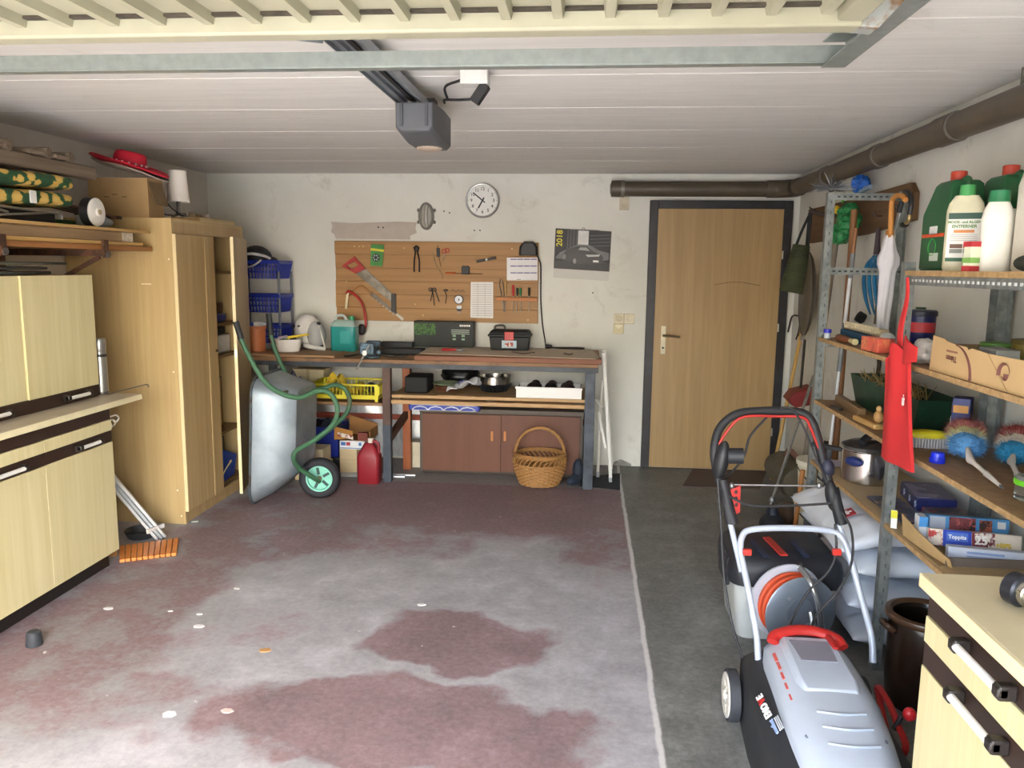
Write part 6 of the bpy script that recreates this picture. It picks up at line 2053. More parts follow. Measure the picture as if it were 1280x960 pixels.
tag(rbx, 'small orange red carton beside the hanging red bag', 'box')
MB().box(rb + V(-.0265, .035, .045), (.002, .03, .018), rot(0, 0, 6)).build('picture', P('#a08ab8', .5), rbx)
o = MB().ell(rb + V(.075, .05, .045), (.024, .045, .028), rot(10, 0, 20), 12, 8).build('foil_packet', P('#c9ccc6', .35, .4, bmp=.6))
tag(o, 'crumpled silver foil packet behind the orange carton', 'packet')
cc0 = V(1.36, oX(1152, 405, 1.36).y, ZA + .0005)
cof = thing('coffee_can', 'dark blue tall can with red label on the middle shelf', 'can', cc0)
MB().lathe([(.050, 0), (.052, .004), (.052, .15)], cc0, 24).build('body', P('#1b2350', .35), cof)
MB().lathe([(.056, .15), (.057, .153), (.057, .168), (.05, .174)], cc0, 24).build('lid', P('#1a2034', .4), cof)
MB().lathe([(.0526, .085), (.0526, .125)], cc0, 24).build('label_band', P('#b8343a', .5), cof)
MB().lathe([(.0526, .012), (.0526, .03)], cc0, 24).build('label_band', P('#c94a3a', .5), cof)
gsb = V(1.40, cc0.y + .12, ZA + .0005)
gst = thing('spray_flask', 'clear spray flask with dark green cap behind the red bag', 'bottle', gsb)
MB().lathe([(.035, 0), (.037, .004), (.037, .11), (.018, .14), (.016, .15)], gsb, 18).build('body', P('#b9c2b8', .2, alpha=.7), gst)
MB().cyl(gsb + V(0, 0, .15), gsb + V(0, 0, .18), .02, n=14).build('cap', P('#1f4a2c', .4), gst)
o = MB().box(V(1.25, cc0.y - .05, ZA + .03), (.07, .10, .055), rot(0, 0, 4)).build('red_tin', P('#8a2a22', .4), bev=.006)
tag(o, 'flat dark red tin under the coffee can ledge', 'tin')
o = crumple(V(1.21, oX(1155, 450, 1.21).y, ZA + .046), (.046, .064, .048), 8.2, .45, 24, ZA + .001).build('plastic_bag_clump', P('#c9c3bb', .3, alpha=.85), ang=70)
tag(o, 'crumpled clear plastic bag beside the big cardboard box', 'bag')
o = MB().box(V(1.225, oX(1141, 440, 1.22).y + .07, ZA + .0262), (.05, .08, .05)).build('dark_pouch', P('#2c2420', .8), bev=.01)
tag(o, 'dark pouch behind the hanging red bag', 'pouch')

# big cut carton
cy1 = oX(1163, 455, XF + .01).y
cy0 = 2.085
ct_ = thing('cut_carton', 'large cut open cardboard box with brown arc and recycling symbol', 'box', (1.3, 2.4, ZA))
M_CB = P('#c9a878', .85, var=.05, scale=4)
xc = XF + .012
ztop = [(cy1, ZA + .118), (cy1 - .09, ZA + .112), (cy1 - .10, ZA + .107), (cy1 - .17, ZA + .102), (cy1 - .235, ZA + .101), (cy1 - .25, ZA + .092), (cy1 - .27, ZA + .1), (cy1 - .38, ZA + .095), (cy0, ZA + .098)]
pl = [(cy1 + .012, ZA + .0006)] + ztop + [(cy0, ZA + .0006)]
MB().prism([(a, b) for a, b in pl], (xc, 0, 0), (0, 1, 0), (0, 0, 1), (.004, 0, 0)).build('front_panel', M_CB, ct_)
MB().bb(xc + .004, XB_ - .012, cy0, cy1, ZA + .0006, ZA + .004).build('bottom', P('#a98a5c', .85), ct_)
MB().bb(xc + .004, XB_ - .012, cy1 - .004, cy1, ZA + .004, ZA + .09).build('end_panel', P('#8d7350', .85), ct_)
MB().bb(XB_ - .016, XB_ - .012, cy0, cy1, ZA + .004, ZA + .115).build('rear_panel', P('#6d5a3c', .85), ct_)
M_PB = P('#6d4038', .7)
arc = [V(xc - .001, cy1 - .205 - .105 * (1 - math.cos(t)) , ZA + .002 + .099 * math.sin(t)) for t in [math.pi / 2 * k / 12 for k in range(13)]]
arc = [V(xc - .001, cy1 - .285 + .115 * (1 - math.cos(t)), ZA + .003 + .098 * math.sin(t)) for t in [math.pi / 2 * k / 12 for k in range(13)]]
MB().tube(arc, [.0075 - .0004 * k for k in range(13)], 6, sx=.15).build('brown_arc', M_PB, ct_)
text('Thimm', .026, (xc - .001, cy1 - .145, ZA + .055), (0, 1, 0), (0, 0, -1), M_PB, ct_, th=.0004, bold=.0006)
MB().box((xc - .0006, cy1 - .145, ZA + .077), (.001, .075, .006)).build('print_line', P('#93684f', .7), ct_)
rcp = V(xc - .0012, cy1 - .475, ZA + .05)
MB().tube([rcp + V(0, .026 * math.cos(t), .026 * math.sin(t)) for t in [-.3 + 3.4 * k / 14 for k in range(15)]], [.010 - .0005 * k for k in range(15)], 6, sx=.1).build('recycling_mark', M_PB, ct_)
MB().tube([rcp + V(0, .018 * math.cos(t), .018 * math.sin(t)) for t in [3.1 + 2.6 * k / 14 for k in range(15)]], [.013 - .0006 * k for k in range(15)], 6, sx=.1).build('recycling_mark', M_PB, ct_)
MB().prism([(cy1 - .37, ZA + .096), (cy1 - .372, ZA + .0965), (cy1 - .50, ZA + .002), (cy1 - .495, ZA + .002)], (xc - .0006, 0, 0), (0, 1, 0), (0, 0, 1), (.001, 0, 0)).build('fold_crease', P('#a88758', .9), ct_)
o = MB().lathe([(.044, 0), (.05, .012), (.048, .02), (.015, .024)], V(1.33, (cy1 - .075), ZA + .083), 24).build('green_tub', P('#4d7a2c', .45))
tag(o, 'tub with round green lid inside the cut carton', 'tub')
MB().cyl(V(1.33, (cy1 - .075), ZA + .0045), V(1.33, (cy1 - .075), ZA + .083), .042, n=18).build('tub', P('#3a3a30', .6), o)
yj = V(1.37, cy1 - .18, ZA + .0045)
yj_ = thing('varnish_tin', 'olive brass tin standing in the cut carton', 'tin', yj)
MB().cyl(yj, yj + V(0, 0, .105), .044, n=20).build('body', P('#8a7a3c', .35, .4), yj_)
MB().lathe([(.045, .105), (.046, .108), (.046, .118), (.04, .12)], yj, 20).build('lid', P('#6d5f34', .4, .3), yj_)
o = MB().bb(1.22, 1.29, yj.y - .12, yj.y - .01, ZA + .0045, ZA + .10).build('grey_tin', P('#9a9c98', .4, .4), bev=.004)
tag(o, 'grey square tin at the end of the cut carton', 'tin')

# --- red cloth bag hanging from the near post
rbg = thing('red_bag', 'red cloth bag with white logo hanging on the shelf post', 'bag', V(XF - .04, PYS[1] + .05, 1.0))
M_RB = P('#cf2e30', .85, var=.06, scale=6)
ty, by = oX(1118, 405, XF - .03).y, oX(1140, 530, XF - .03).y
zt_, zb_ = 1.30, .865
yl, yr = oX(1107, 530, XF - .03).y, oX(1150, 525, XF - .03).y


def bagf(u, v):
    yt = (oX(1113, 410, XF - .03).y) * (1 - u) + (oX(1140, 410, XF - .03).y) * u
    yb2 = yl * (1 - u) + yr * u
    t = v
    y = yt * (1 - t) + yb2 * t
    z = zt_ - .06 * abs(u - .6) * (1 - t) * 2 + (zb_ - zt_) * t + .012 * u * t
    x = XF - .034 + .010 * math.sin(u * 9 + 2 * t) * (1 - .6 * t) - .012 * math.sin(math.pi * u)
    return V(x, y, z)


MB().sheet(bagf, 16, 18, .012).build('cloth', M_RB, rbg, ang=60)
hk2 = oX(1133, 345, XF - .02)
MB().sheet(lambda u, v: V(XF - .03 + .006 * math.sin(6 * v), oX(1134, 350, XF - .03).y * (1 - v) + oX(1128, 408, XF - .03).y * v + (.006 + .016 * v) * (u - .5) * 2, 1.53 * (1 - v) + 1.285 * v), 3, 10, .006).build('strap', M_RB, rbg)
MB().sheet(lambda u, v: V(XF - .045 - .01 * math.sin(3 * u), oX(1134, 395, XF - .045).y * (1 - u) + oX(1149, 412, XF - .045).y * u, 1.33 - .10 * v - .03 * u + .05 * v * u), 6, 6, .006).build('fold', M_RB, rbg)
lgo = V(XF - .052, oX(1131, 501, XF - .05).y, oX(1131, 501, XF - .05).z)
text('S', .034, lgo + V(-.004, 0, -.004), (0, -1, 0), (0, 0, 1), P('#f0e6e4', .6), rbg, 'logo', .001, .003)
MB().ell(lgo + V(-.004, 0, .018), (.001, .004, .004), None, 8, 6).build('logo_dot', P('#f0e6e4', .6), rbg)

# --- shelf B
cbd = thing('cutting_board', 'small pale wooden tray board on the lower shelf', 'board', V(1.2, 3.6, ZB))
c_ = V(1.205, 3.40, ZB + .0005)
MB().box(c_ + V(0, 0, .012), (.075, .22, .022), rot(0, 0, 4)).build('board', W('#b98f52', '#cda668', 'y'), cbd, bev=.006)
MB().box(c_ + V(.0, 0, .0235), (.055, .19, .003), rot(0, 0, 4)).build('recess', W('#a57a42', '#b98f58', 'y'), cbd)
o = MB().ell(c_ + V(.0, -.075, .05), (.02, .022, .026), None, 12, 8).build('carved_figure', P('#b58a55', .6))
tag(o, 'small carved wooden figure on the tray board', 'figure')
MB().ell(c_ + V(.0, -.075, .083), (.012, .012, .014), None, 10, 6).build('head', P('#c09a64', .6), o)
bdx = MB().box(V(1.235, 3.78, ZB + .02), (.035, .40, .038), rot(0, 0, -3)).build('wood_rail', W('#7d5f3c', '#97754c', 'y'), bev=.004)
tag(bdx, 'grey brown wood rail lying on the lower shelf', 'rail')
o = MB().box(V(1.178, 3.78, ZB + .0065), (.024, .09, .012), rot(0, 0, 10)).build('door_latch', P('#2a2522', .5), bev=.003)
tag(o, 'black metal door latch on the lower shelf edge', 'latch')
# green planter box with dried grass
gy0, gy1_ = oX(1058, 480, 1.36).y, oX(1172, 480, 1.36).y
gy0, gy1_ = 4.0, 3.18
pbx2 = thing('planter_box', 'dark green tapered planter box with dried grass inside', 'planter', (1.36, 3.55, ZB))
lo = []
for z, s in ((0, .82), (.145, 1.0), (.145, .97), (.02, .79)):
    ym_, hl = (gy0 + gy1_) / 2, abs(gy0 - gy1_) / 2 * s
    hw = .085 * (1 if s > .9 else .85)
    lo.append([V(1.385 - hw, ym_ - hl, ZB + .0005 + z), V(1.385 + hw, ym_ - hl, ZB + .0005 + z), V(1.385 + hw, ym_ + hl, ZB + .0005 + z), V(1.385 - hw, ym_ + hl, ZB + .0005 + z)])
MB().loft(lo).build('trough', spots('#17382a', '#214a36', 7, .45, .6, .5), pbx2)
MB().bb(1.315, 1.455, 3.28, 3.9, ZB + .06, ZB + .10).build('soil', P('#4a3a28', .95, var=.3), pbx2)
gr_ = MB()
for k in range(110):
    x, y = rnd.uniform(1.315, 1.44), rnd.uniform(3.36, 3.90)
    dx, dy = rnd.uniform(-.06, .03), rnd.uniform(-.07, .07)
    z0 = ZB + .10
    gr_.tube([(x, y, z0), (x + dx * .5, y + dy * .5, z0 + .05), (x + dx, y + dy, z0 + .055 + rnd.uniform(-.02, .03))], .0018, 3)
g = gr_.build('dried_grass', P('#a08a56', .8), pbx2)
g['kind'] = 'stuff'
o = MB().prism([(-.03, 0), (.03, .01), (.05, .05), (.02, .085), (-.04, .07)], (1.40, 3.62, ZB + .13), (0, 1, 0), (0, 0, 1), (.006, 0, 0)).build('plant_label', P('#1d4030', .6))
tag(o, 'dark green leaf shaped plant tag in the planter box', 'plant tag')
MB().tube([(1.403, 3.63, ZB + .10), (1.403, 3.63, ZB + .14)], .004, 6).build('stem', P('#1d4030', .6), o)
# yellow scrub brush
yb_ = V(1.262, 2.995, ZB + .0005)
ybr = thing('scrub_brush', 'yellow oval scrubbing brush with grey bristles', 'brush', yb_, -6)
MB().ell((0, 0, .046), (.088, .032, .020), None, 20, 8).build('back', P('#d8cc2a', .4), ybr, world=False)
for k in range(17):
    x = -.08 + .16 * k / 16
    w = .028 * math.sqrt(max(.05, 1 - (x / .088) ** 2))
    MB().bb(x - .0035, x + .0035, -w, w, 0, .040).build('bristle_row', P('#b0aeae', .8), ybr, world=False)
bcp = V(1.20, oX(1173, 560, 1.20).y, ZB + .0005)
bcc = thing('dosing_cup', 'bright blue plastic dosing cup upside down before the yellow brush', 'cup', bcp)
MB().lathe([(.024, 0), (.025, .003), (.024, .018), (.022, .02)], bcp, 20).build('skirt', P('#1d2fc8', .35), bcc)
MB().lathe([(.022, .02), (.020, .034), (.016, .036)], bcp, 20).build('top', P('#2236d8', .35), bcc)
# blue biscuit carton
bkp = V(1.42, 3.085, ZB + .0008)
bk = MB().box(bkp + V(0, 0, .088), (.06, .08, .175), rot(0, 0, -32)).build('biscuit_box', P('#1a2a70', .45), bev=.002)
tag(bk, 'tall dark blue biscuit carton with orange label against the wall', 'box')
rr_ = rot(0, 0, -32)
MB().box(bkp + rr_ @ V(-.031, 0, .06), (.002, .075, .09), rr_).build('picture', spots('#d9d2c6', '#b06a34', 18, .5, .58, .5), bk)
MB().box(bkp + rr_ @ V(-.031, 0, .135), (.002, .055, .035), rr_).build('orange_label', P('#d07a3c', .5), bk)
MB().box(bkp + rr_ @ V(0, -.041, .135), (.05, .002, .028), rr_).build('orange_label', P('#d99a4a', .5), bk)
MB().box(bkp + rr_ @ V(.0, -.041, .03), (.04, .002, .03), rr_).build('barcode', P('#dcdad6', .5), bk)
for k in range(6):
    MB().box(bkp + rr_ @ V(-.015 + .006 * k, -.0424, .033), (.002, .001, .022), rr_).build('bar', P('#22222a', .5), bk)


# feather dusters
def duster(name, label, c, cols, h0, h1, seed):
    t = thing(name, label, 'duster', c)
    rr = random.Random(seed)
    ax = (h0 - c).normalized()
    for i, (cc_, off_, sc_) in enumerate(cols):
        cen = c + ax * off_ + V(0, 0, .013 * i)
        rad = V(.054 * sc_, .056 * sc_, .042 * sc_)
        if cen.z - rad.z < ZB + .002:
            cen.z = ZB + .002 + rad.z
        e = MB()
        e.ell(cen, rad, None, 22, 14)
        for k in range(len(e.v)):
            d = e.v[k] - cen
            e.v[k] = cen + d * (1 + .22 * noise.noise(d * 60 + V(seed, i, 0)))
            e.v[k].z = max(e.v[k].z, ZB + .001)
        e.build('puff', P(cc_, .98, var=.25, scale=45, bmp=.8), t, ang=80)
        m = MB()
        for k in range(1500):
            d = V(rr.gauss(0, 1), rr.gauss(0, 1), rr.gauss(0, 1)).normalized()
            p0 = cen + V(d.x * rad.x, d.y * rad.y, d.z * rad.z) * .9
            q_ = p0 + (d + V(rr.uniform(-.5, .5), rr.uniform(-.5, .5), rr.uniform(-.5, .5))) * rr.uniform(.010, .026)
            q_.z = max(q_.z, ZB + .0015)
            sd = d.orthogonal().normalized() * .0011
            m.add([p0 - sd, p0 + sd, q_], [(0, 1, 2)])
        q = m.build('fluff', P(cc_, .95, var=.15), t)
        q['kind'] = 'stuff'
    MB().tube([c + ax * .05, h0, h0.lerp(h1, .12), h0.lerp(h1, .5), h0.lerp(h1, .55), h1], [.006, .013, .008, .007, .0105, .005], 10).build('handle', P('#d9d2c8', .4), t)
    MB().tube([h1, h1 + (h1 - h0).normalized() * .02], [.004, .0025], 8).build('tip', P('#55565a', .5), t)
    return t


d1c = V(1.33, oX(1208, 550, 1.33).y, ZB + .055)
h0 = oZ(1213, 575, ZB + .04)
h1 = oZ(1250, 607, ZB + .012)
duster('feather_duster', 'feather duster with light blue, yellow and pink fluff, white handle', d1c, (('#5a93c4', .035, .95), ('#cfc88c', -.012, .92), ('#a8605c', -.055, .98)), h0, h1, 3)
d2c = V(1.45, oX(1266, 558, 1.45).y - .02, ZB + .055)
h0 = oZ(1264, 577, ZB + .04)
h1 = oZ(1278, 607, ZB + .02)
duster('feather_duster', 'feather duster with deep blue, cream and dark red fluff', d2c, (('#2f86b0', .035, .84), ('#cfc2ae', -.01, .9), ('#98403f', -.05, .95)), h0, h1, 5)
gj = V(oZ(1278, 625, ZB).x + .03, oZ(1275, 625, ZB).y, ZB + .0005)
gja = thing('glass_jar', 'clear glass storage jar with lime green rubber rim', 'jar', gj)
MB().lathe([(.045, 0), (.05, .004), (.05, .045)], gj, 24).build('glass_body', P('#c9cfc8', .08, var=.02, trans=.9, alpha=1), gja)
MB().lathe([(.053, .045), (.054, .05), (.054, .058), (.052, .060)], gj, 24).build('seal_ring', P('#74d22c', .4), gja)
MB().lathe([(.051, .060), (.045, .070), (.015, .074)], gj, 24).build('lid', P('#cdd3cc', .08, trans=.7), gja)

# --- shelf C
ptc = V(1.30, oX(1084, 600, 1.30).y, ZC_ + .0005)
pot = thing('stock_pot', 'polished steel pressure pot with dark lid and blue side grip', 'pot', ptc)
M_INOX = P('#bdb8b2', .14, .95, var=.03)
rp = .118
MB().lathe([(rp - .012, 0), (rp, .008), (rp, .145), (rp + .006, .150), (rp + .004, .154), (rp - .006, .150)], ptc, 40).build('body', M_INOX, pot)
MB().lathe([(rp + .007, .1545), (rp + .002, .166), (rp * .7, .182), (.02, .188)], ptc, 40).build('lid', P('#77777a', .25, .8), pot)
MB().tube(curve_pts([ptc + V(-.06, -.06, .188), ptc + V(-.02, -.03, .212), ptc + V(.04, .03, .212), ptc + V(.08, .07, .185)], 5), .016, 8).build('lid_handle', P('#23252c', .5), pot)
dirv = V(-.75, -.66, 0)
MB().ell(ptc + dirv * (rp + .004) + V(0, 0, .105), (.045, .02, .022), rot(0, 0, -49), 14, 8).build('side_grip', P('#22306a', .35), pot)
MB().beam(ptc + V(-.09, .09, .12), ptc + V(-.2, .20, .12), .03, .02).build('long_grip', P('#2b2c30', .5), pot, bev=.006)
o = MB().lathe([(.045, 0), (.07, .012), (.068, .016), (.04, .006)], V(1.21, 3.93, ZC_ + .0005), 20).build('saucer_dish', P('#8f8a92', .4))
tag(o, 'small grey saucer behind the steel pot', 'saucer')
o = MB().bb(1.42, 1.50, 3.46, 3.60, ZC_ + .0005, ZC_ + .02).build('shelf_offcut', P('#c0a880', .6))
tag(o, 'pale chipboard offcut lying near the steel pot', 'offcut')
# dark blue tins / boxes
t1 = V(1.40, oX(1152, 632, 1.40).y, ZC_ + .0005)
tin = MB().box(t1 + V(.02, 0, .028), (.15, .26, .055), rot(0, 0, -8)).build('gift_tin', spots('#1e2350', '#2a3066', 12, .45, .6, .35), bev=.004)
tag(tin, 'dark blue gift tin with snowflakes lying by the wall', 'tin')
MB().box(t1 + V(.02, 0, .0575), (.142, .25, .003), rot(0, 0, -8)).build('lid_print', spots('#4a4672', '#8a86a8', 10, .5, .6, .35), tin)
for k in range(3):
    pc_ = t1 + rot(0, 0, -8) @ V(-.0565, .06 - .09 * k, .03)
    for a in (0, 60, 120):
        MB().beam(pc_ + rot(a, 0, -8) @ V(0, -.014, 0), pc_ + rot(a, 0, -8) @ V(0, .014, 0), .002, .0035).build('snowflake_arm', P('#b8c4e0', .5), tin)
t2 = V(1.36, oX(1178, 665, 1.36).y, ZC_ + .0005)
o = MB().box(V(1.405, t1.y - .235, ZC_ + .0185), (.14, .15, .035), rot(0, 0, 3)).build('game_box', spots('#5a5466', '#232a4a', 16, .45, .55, .4, c3='#a03a3c'), bev=.003)
tag(o, 'flat dark patterned box in front of the gift tin', 'box')
t3 = V(1.265, oX(1130, 650, 1.265).y + .06, ZC_ + .0005)
o = MB().box(t3 + V(0, 0, .006), (.12, .34, .012), rot(0, 0, 2)).build('picture_folder', spots('#2c3350', '#59607c', 9, .45, .6, .35, c3='#8a7a6a'), bev=.002)
tag(o, 'flat glossy dark picture folder at the shelf edge', 'folder')
# freezer bag boxes in open carton
fy0, fy1, fx0, fx1 = 2.58, 2.90, XF + .012, XB_ + .02
fc = thing('low_carton', 'low open brown cardboard tray holding freezer bag boxes', 'box', (1.3, 2.75, ZC_))
MB().bb(fx0, fx1, fy0, fy1, ZC_ + .0006, ZC_ + .004).build('bottom', P('#8a7350', .85), fc)
MB().bb(fx0 + .02, fx1, fy0, fy0 + .004, ZC_ + .004, ZC_ + .034).build('near_side', P('#6d6258', .85), fc)
MB().bb(fx0, fx1, fy1 - .004, fy1, ZC_ + .004, ZC_ + .034).build('far_side', P('#8a7350', .85), fc)
MB().sheet(lambda u, v: V(fx0 + .002 - .01 * v + .03 * u * u, fy1 - .02 - .32 * u, ZC_ + .005 + (.078 - .05 * u) * v), 8, 4, .004).build('side_flap', P('#b89a6a', .85), fc)


def carton(name, label, c, d, rz, rx, mat_):
    o = MB().box(V(0, 0, 0), d).build(name, mat_, bev=.0015)
    o.location = c
    o.rotation_euler = (R(rx), 0, R(rz))
    return tag(o, label, 'box')


def onface(obj, x, z, w, h, mat_, name, k=0):
    """print on the -y face of a lying carton"""
    hy = obj['hy']
    return MB().box((x, -hy - .0006 - .0006 * k, z), (w, .001, h)).build(name, mat_, obj, world=False)


def ltext(obj, s, size, x, z, mat_, flip=False, bold=.0004):
    q = text(s, size, (x, -obj['hy'] - .0022, z), (-1 if flip else 1, 0, 0), (0, 0, -1 if flip else 1), mat_, None, 'lettering', .0004, bold)
    q.parent = obj
    return q


f1 = carton('freezer_bag_box', 'blue freezer bag box with berry picture lying upside down', V(1.36, 2.845, ZC_ + .053), (.26, .05, .078), -7, -10, P('#4f8fc0', .45))
f1['hy'] = .025
onface(f1, -.10, .0, .05, .07, P('#b8bcc4', .5), 'pale_field')
onface(f1, -.02, .005, .085, .062, spots('#7d3a3c', '#2c1c20', 26, .5, .58, .5, c3='#b85a50'), 'berry_picture')
onface(f1, .055, .012, .04, .04, spots('#b05a3c', '#3a2420', 30, .5, .58, .5), 'food_picture')
onface(f1, .105, .018, .026, .024, P('#dfe0dc', .5), 'picture')
ltext(f1, '1 l Gefrierbeutel', .019, .055, -.022, P('#dfe9f2', .5), True)
f2 = carton('wrap_box', 'white wrap box with blue brand panel and yellow numbers', V(1.335, 2.735, ZC_ + .045), (.28, .045, .056), -10, -14, P('#e3d6c2', .5))
f2['hy'] = .0225
onface(f2, -.055, .0, .088, .056, P('#2443b0', .45), 'brand_panel')
onface(f2, -.055, .006, .066, .030, P('#4f74c8', .45), 'brand_shape', 1)
ltext(f2, 'Toppits', .018, -.055, .005, P('#f0f2f6', .5), bold=.0007)
onface(f2, -.122, 0, .045, .054, spots('#e6d8c4', '#b03a34', 34, .52, .58, .5), 'cherry_picture')
onface(f2, .025, 0, .07, .054, spots('#7a2a2a', '#e6dccc', 40, .5, .56, .5), 'cherry_picture')
ltext(f2, '25', .040, .018, .0, P('#f2ece2', .5), bold=.0012)
ltext(f2, '+50%', .020, .085, -.010, P('#d8b82a', .5), bold=.001)
f3 = carton('foil_box', 'pale blue white foil box in front of the wrap box', V(1.345, 2.635, ZC_ + .028), (.26, .04, .042), -10, -6, P('#cfd6e2', .5))
f3['hy'] = .02
onface(f3, -.02, .006, .11, .007, P('#8fa6cf', .5), 'print_line')
onface(f3, -.02, -.006, .11, .003, P('#8fa6cf', .5), 'print_line')
f4 = carton('tall_pack', 'narrow blue and white pack standing at the carton end', V(1.195, 2.82, ZC_ + .053), (.028, .05, .095), -5, 0, P('#dfe2e6', .5))
f4['hy'] = .025
onface(f4, 0, .03, .028, .036, P('#4a90cc', .5), 'blue_print')
f5 = carton('yellow_sachet', 'small yellow and white sachet tucked at the carton corner', V(XF + .006, 2.955, ZC_ + .039), (.022, .004, .072), -30, 6, P('#e0e0da', .5))
f5['hy'] = .002
onface(f5, 0, .02, .022, .03, P('#d2cc2a', .5), 'yellow_print')

# ------------------------------------------------------------------ old plank with hanging tools on the side wall
M_PLK = W('#5e4630', '#7a5d40', 'y', 1, .8, 30, .3)
plk = thing('coat_plank', 'rough brown plank fixed on the wall carrying tools', 'plank', (XR - .02, 4.6, 1.8))
pq_ = [oX(x, y, XR - .03) for x, y in ((1011, 304), (1010, 262), (1060, 250), (1137, 228), (1142, 240), (1140, 275), (1080, 293))]
MB().prism([(p.y, p.z) for p in pq_], (XR - .028, 0, 0), (0, 1, 0), (0, 0, 1), (.027, 0, 0)).build('board', M_PLK, plk, bev=.003)
hkp = [(1018, 262), (1060, 270), (1100, 270), (1128, 262)]
for px, py in hkp:
    p = oX(px, py, XR - .04)
    MB().tube(curve_pts([V(XR - .028, p.y, p.z), V(XR - .06, p.y, p.z), V(XR - .075, p.y, p.z + .02)], 4), .004, 6).build('hook', P('#4a4440', .4, .6), plk)
arm = MB().tube(curve_pts([V(XR - .03, 5.14, 1.885), V(XR - .14, 5.15, 1.90), oY(1012, 262, 5.16)], 5), .014, 8).build('peg', P('#3d2f24', .7), plk)

# green woven bag
bgc = oX(990, 335, XR - .16)
wbg = thing('woven_bag', 'olive woven shoulder bag with black straps hung near the door', 'bag', bgc)
ybag = 5.18
qs = [oY(x, y, ybag) for x, y in ((992, 305), (1012, 308), (1003, 368), (974, 363))]
M_OLV = W('#2f3320', '#4a4f30', 'x', .25, .8, 90, .4)


def bagg(u, v):
    p = (qs[0] * (1 - u) + qs[1] * u) * (1 - v) + (qs[3] * (1 - u) + qs[2] * u) * v
    return p


lo = []
for k in range(9):
    v = k / 8
    a_, b_ = bagg(0, v), bagg(1, v)
    c_, hw = (a_ + b_) / 2, (b_ - a_) / 2
    th = .03 + .05 * math.sin(math.pi * min(1, .15 + v * .8))
    lo.append([c_ + hw * math.cos(t) + V(0, th * math.sin(t), 0) for t in [2 * math.pi * j / 20 for j in range(20)]])
MB().loft(lo).build('body', M_OLV, wbg, ang=50)
for k in range(20):
    v = (k + .5) / 20
    i = int(v * 8)
    l0 = [lo[i][j].lerp(lo[min(8, i + 1)][j], v * 8 - i) for j in range(20)]
    c_ = sum(l0, V(0, 0, 0)) / 20
    MB().tube([c_ + (p - c_) * 1.01 for p in l0], .0032, 5, True).build('weave_band', M_OLV, wbg)
tp2 = oY(1013, 266, 5.185)
for a_, r_ in ((qs[0].lerp(qs[1], .12), .010), (qs[0].lerp(qs[1], .85), .015)):
    MB().tube(curve_pts([a_ + V(0, 0, -.02), a_.lerp(tp2, .5) + V(-.0, .0, 0), tp2], 5), r_, 6, sx=.4).build('strap', P('#16171a', .7), wbg)
# grey oval pan
gp_ = thing('enamel_pan', 'large grey oval pan hanging on edge behind the olive bag', 'pan', oX(1014, 365, XR - .09))
gpc = oX(1013, 368, XR - .07)
prof = [(.002, 0), (.15, .004), (.185, .018), (.20, .03), (.205, .031), (.203, .026), (.19, .012), (.153, -.002), (.002, -.006)]
MB().lathe(prof, gpc, 32, rot(0, -90, 0) @ rot(0, 0, 0), 1.35, .78).build('dish', P('#6a665e', .35, .4, var=.12), gp_, ang=50)
MB().tube([gpc + V(-.03, .0, .0) + V(0, .205 * .78 * math.cos(t), .205 * 1.35 * math.sin(t)) for t in [2 * math.pi * k / 32 for k in range(32)]], .006, 6, True).build('rim', P('#55524c', .35, .5), gp_)
for s in (-1,):
    MB().tube(curve_pts([gpc + V(-.03, .03, -.27), gpc + V(-.04, 0, -.31), gpc + V(-.03, -.04, -.27)], 5), .007, 6).build('grip', P('#b9b8b4', .3, .7), gp_)
# wire hooks below
for i, (pts, lab) in enumerate(((((999, 395), (990, 396), (985, 415)), 'thin bent iron hook on the wall beside the door'), (((1001, 399), (998, 415), (995, 424)), 'iron S hook hanging below the grey pan'), (((1000, 398), (1000, 412), (998, 420)), 'short iron hook by the broom stick'))):
    o = MB().tube(curve_pts([V(XR - .001, oX(pts[0][0], pts[0][1], XR - .03 - .01 * i).y, oX(pts[0][0], pts[0][1], XR - .03 - .01 * i).z + .004)] + [oX(a, b, XR - .03 - .01 * i) for a, b in pts], 5), .006, 6).build('iron_hook', P('#3f3630', .5, .4))
    tag(o, lab, 'hook')


def pole(name, label, p0, p1, r, mat_, cat, extra=None):
    t = thing(name, label, cat, p0)
    MB().tube([p0, p1], r, 10).build('shaft', mat_, t)
    return t


# broom stick by the door, dust pan, chrome pole
b0 = V(XR - .12, 5.35, 0)
pole('broom_stick', 'yellow wooden broom stick leaning in the corner by the door', oY(964, 600, 5.50) * 1, oX(1004, 405, XR - .05), .013, W('#a8823f', '#c49c55', 'z'), 'stick')
dpn = thing('dust_pan', 'long handled red dust pan standing in the corner', 'dust pan', oX(1000, 495, XR - .10))
c_ = oX(1001, 497, XR - .10)
MB().tube([c_ + V(.0, .02, .02), oX(1006, 425, XR - .12)], .009, 8).build('handle', P('#33302c', .5, .3), dpn)
MB().prism([(p.x, p.z) for p in [oY(x, y, c_.y) for x, y in ((982, 498), (990, 488), (1013, 482), (1018, 487), (1014, 503), (990, 507))]], (0, c_.y - .09, 0), (1, 0, 0), (0, 0, 1), (0, .18, 0)).build('pan', P('#7a1e1e', .5), dpn, bev=.006)
ch0 = oZ(962, 634, .13)
ch0 = oY(962, 636, 4.62)
chr_ = pole('chrome_pole', 'slim chrome pole with clip leaning over the vacuum base', ch0, oY(1017, 470, 5.2), .010, P('#b5b9ba', .2, .9), 'pole')
MB().ell(ch0.lerp(oY(1017, 470, 5.2), .06), (.018, .018, .022), None, 10, 6).build('clip', P('#a9adb0', .3, .6), chr_)
vb = oZ(962, 668, 0)
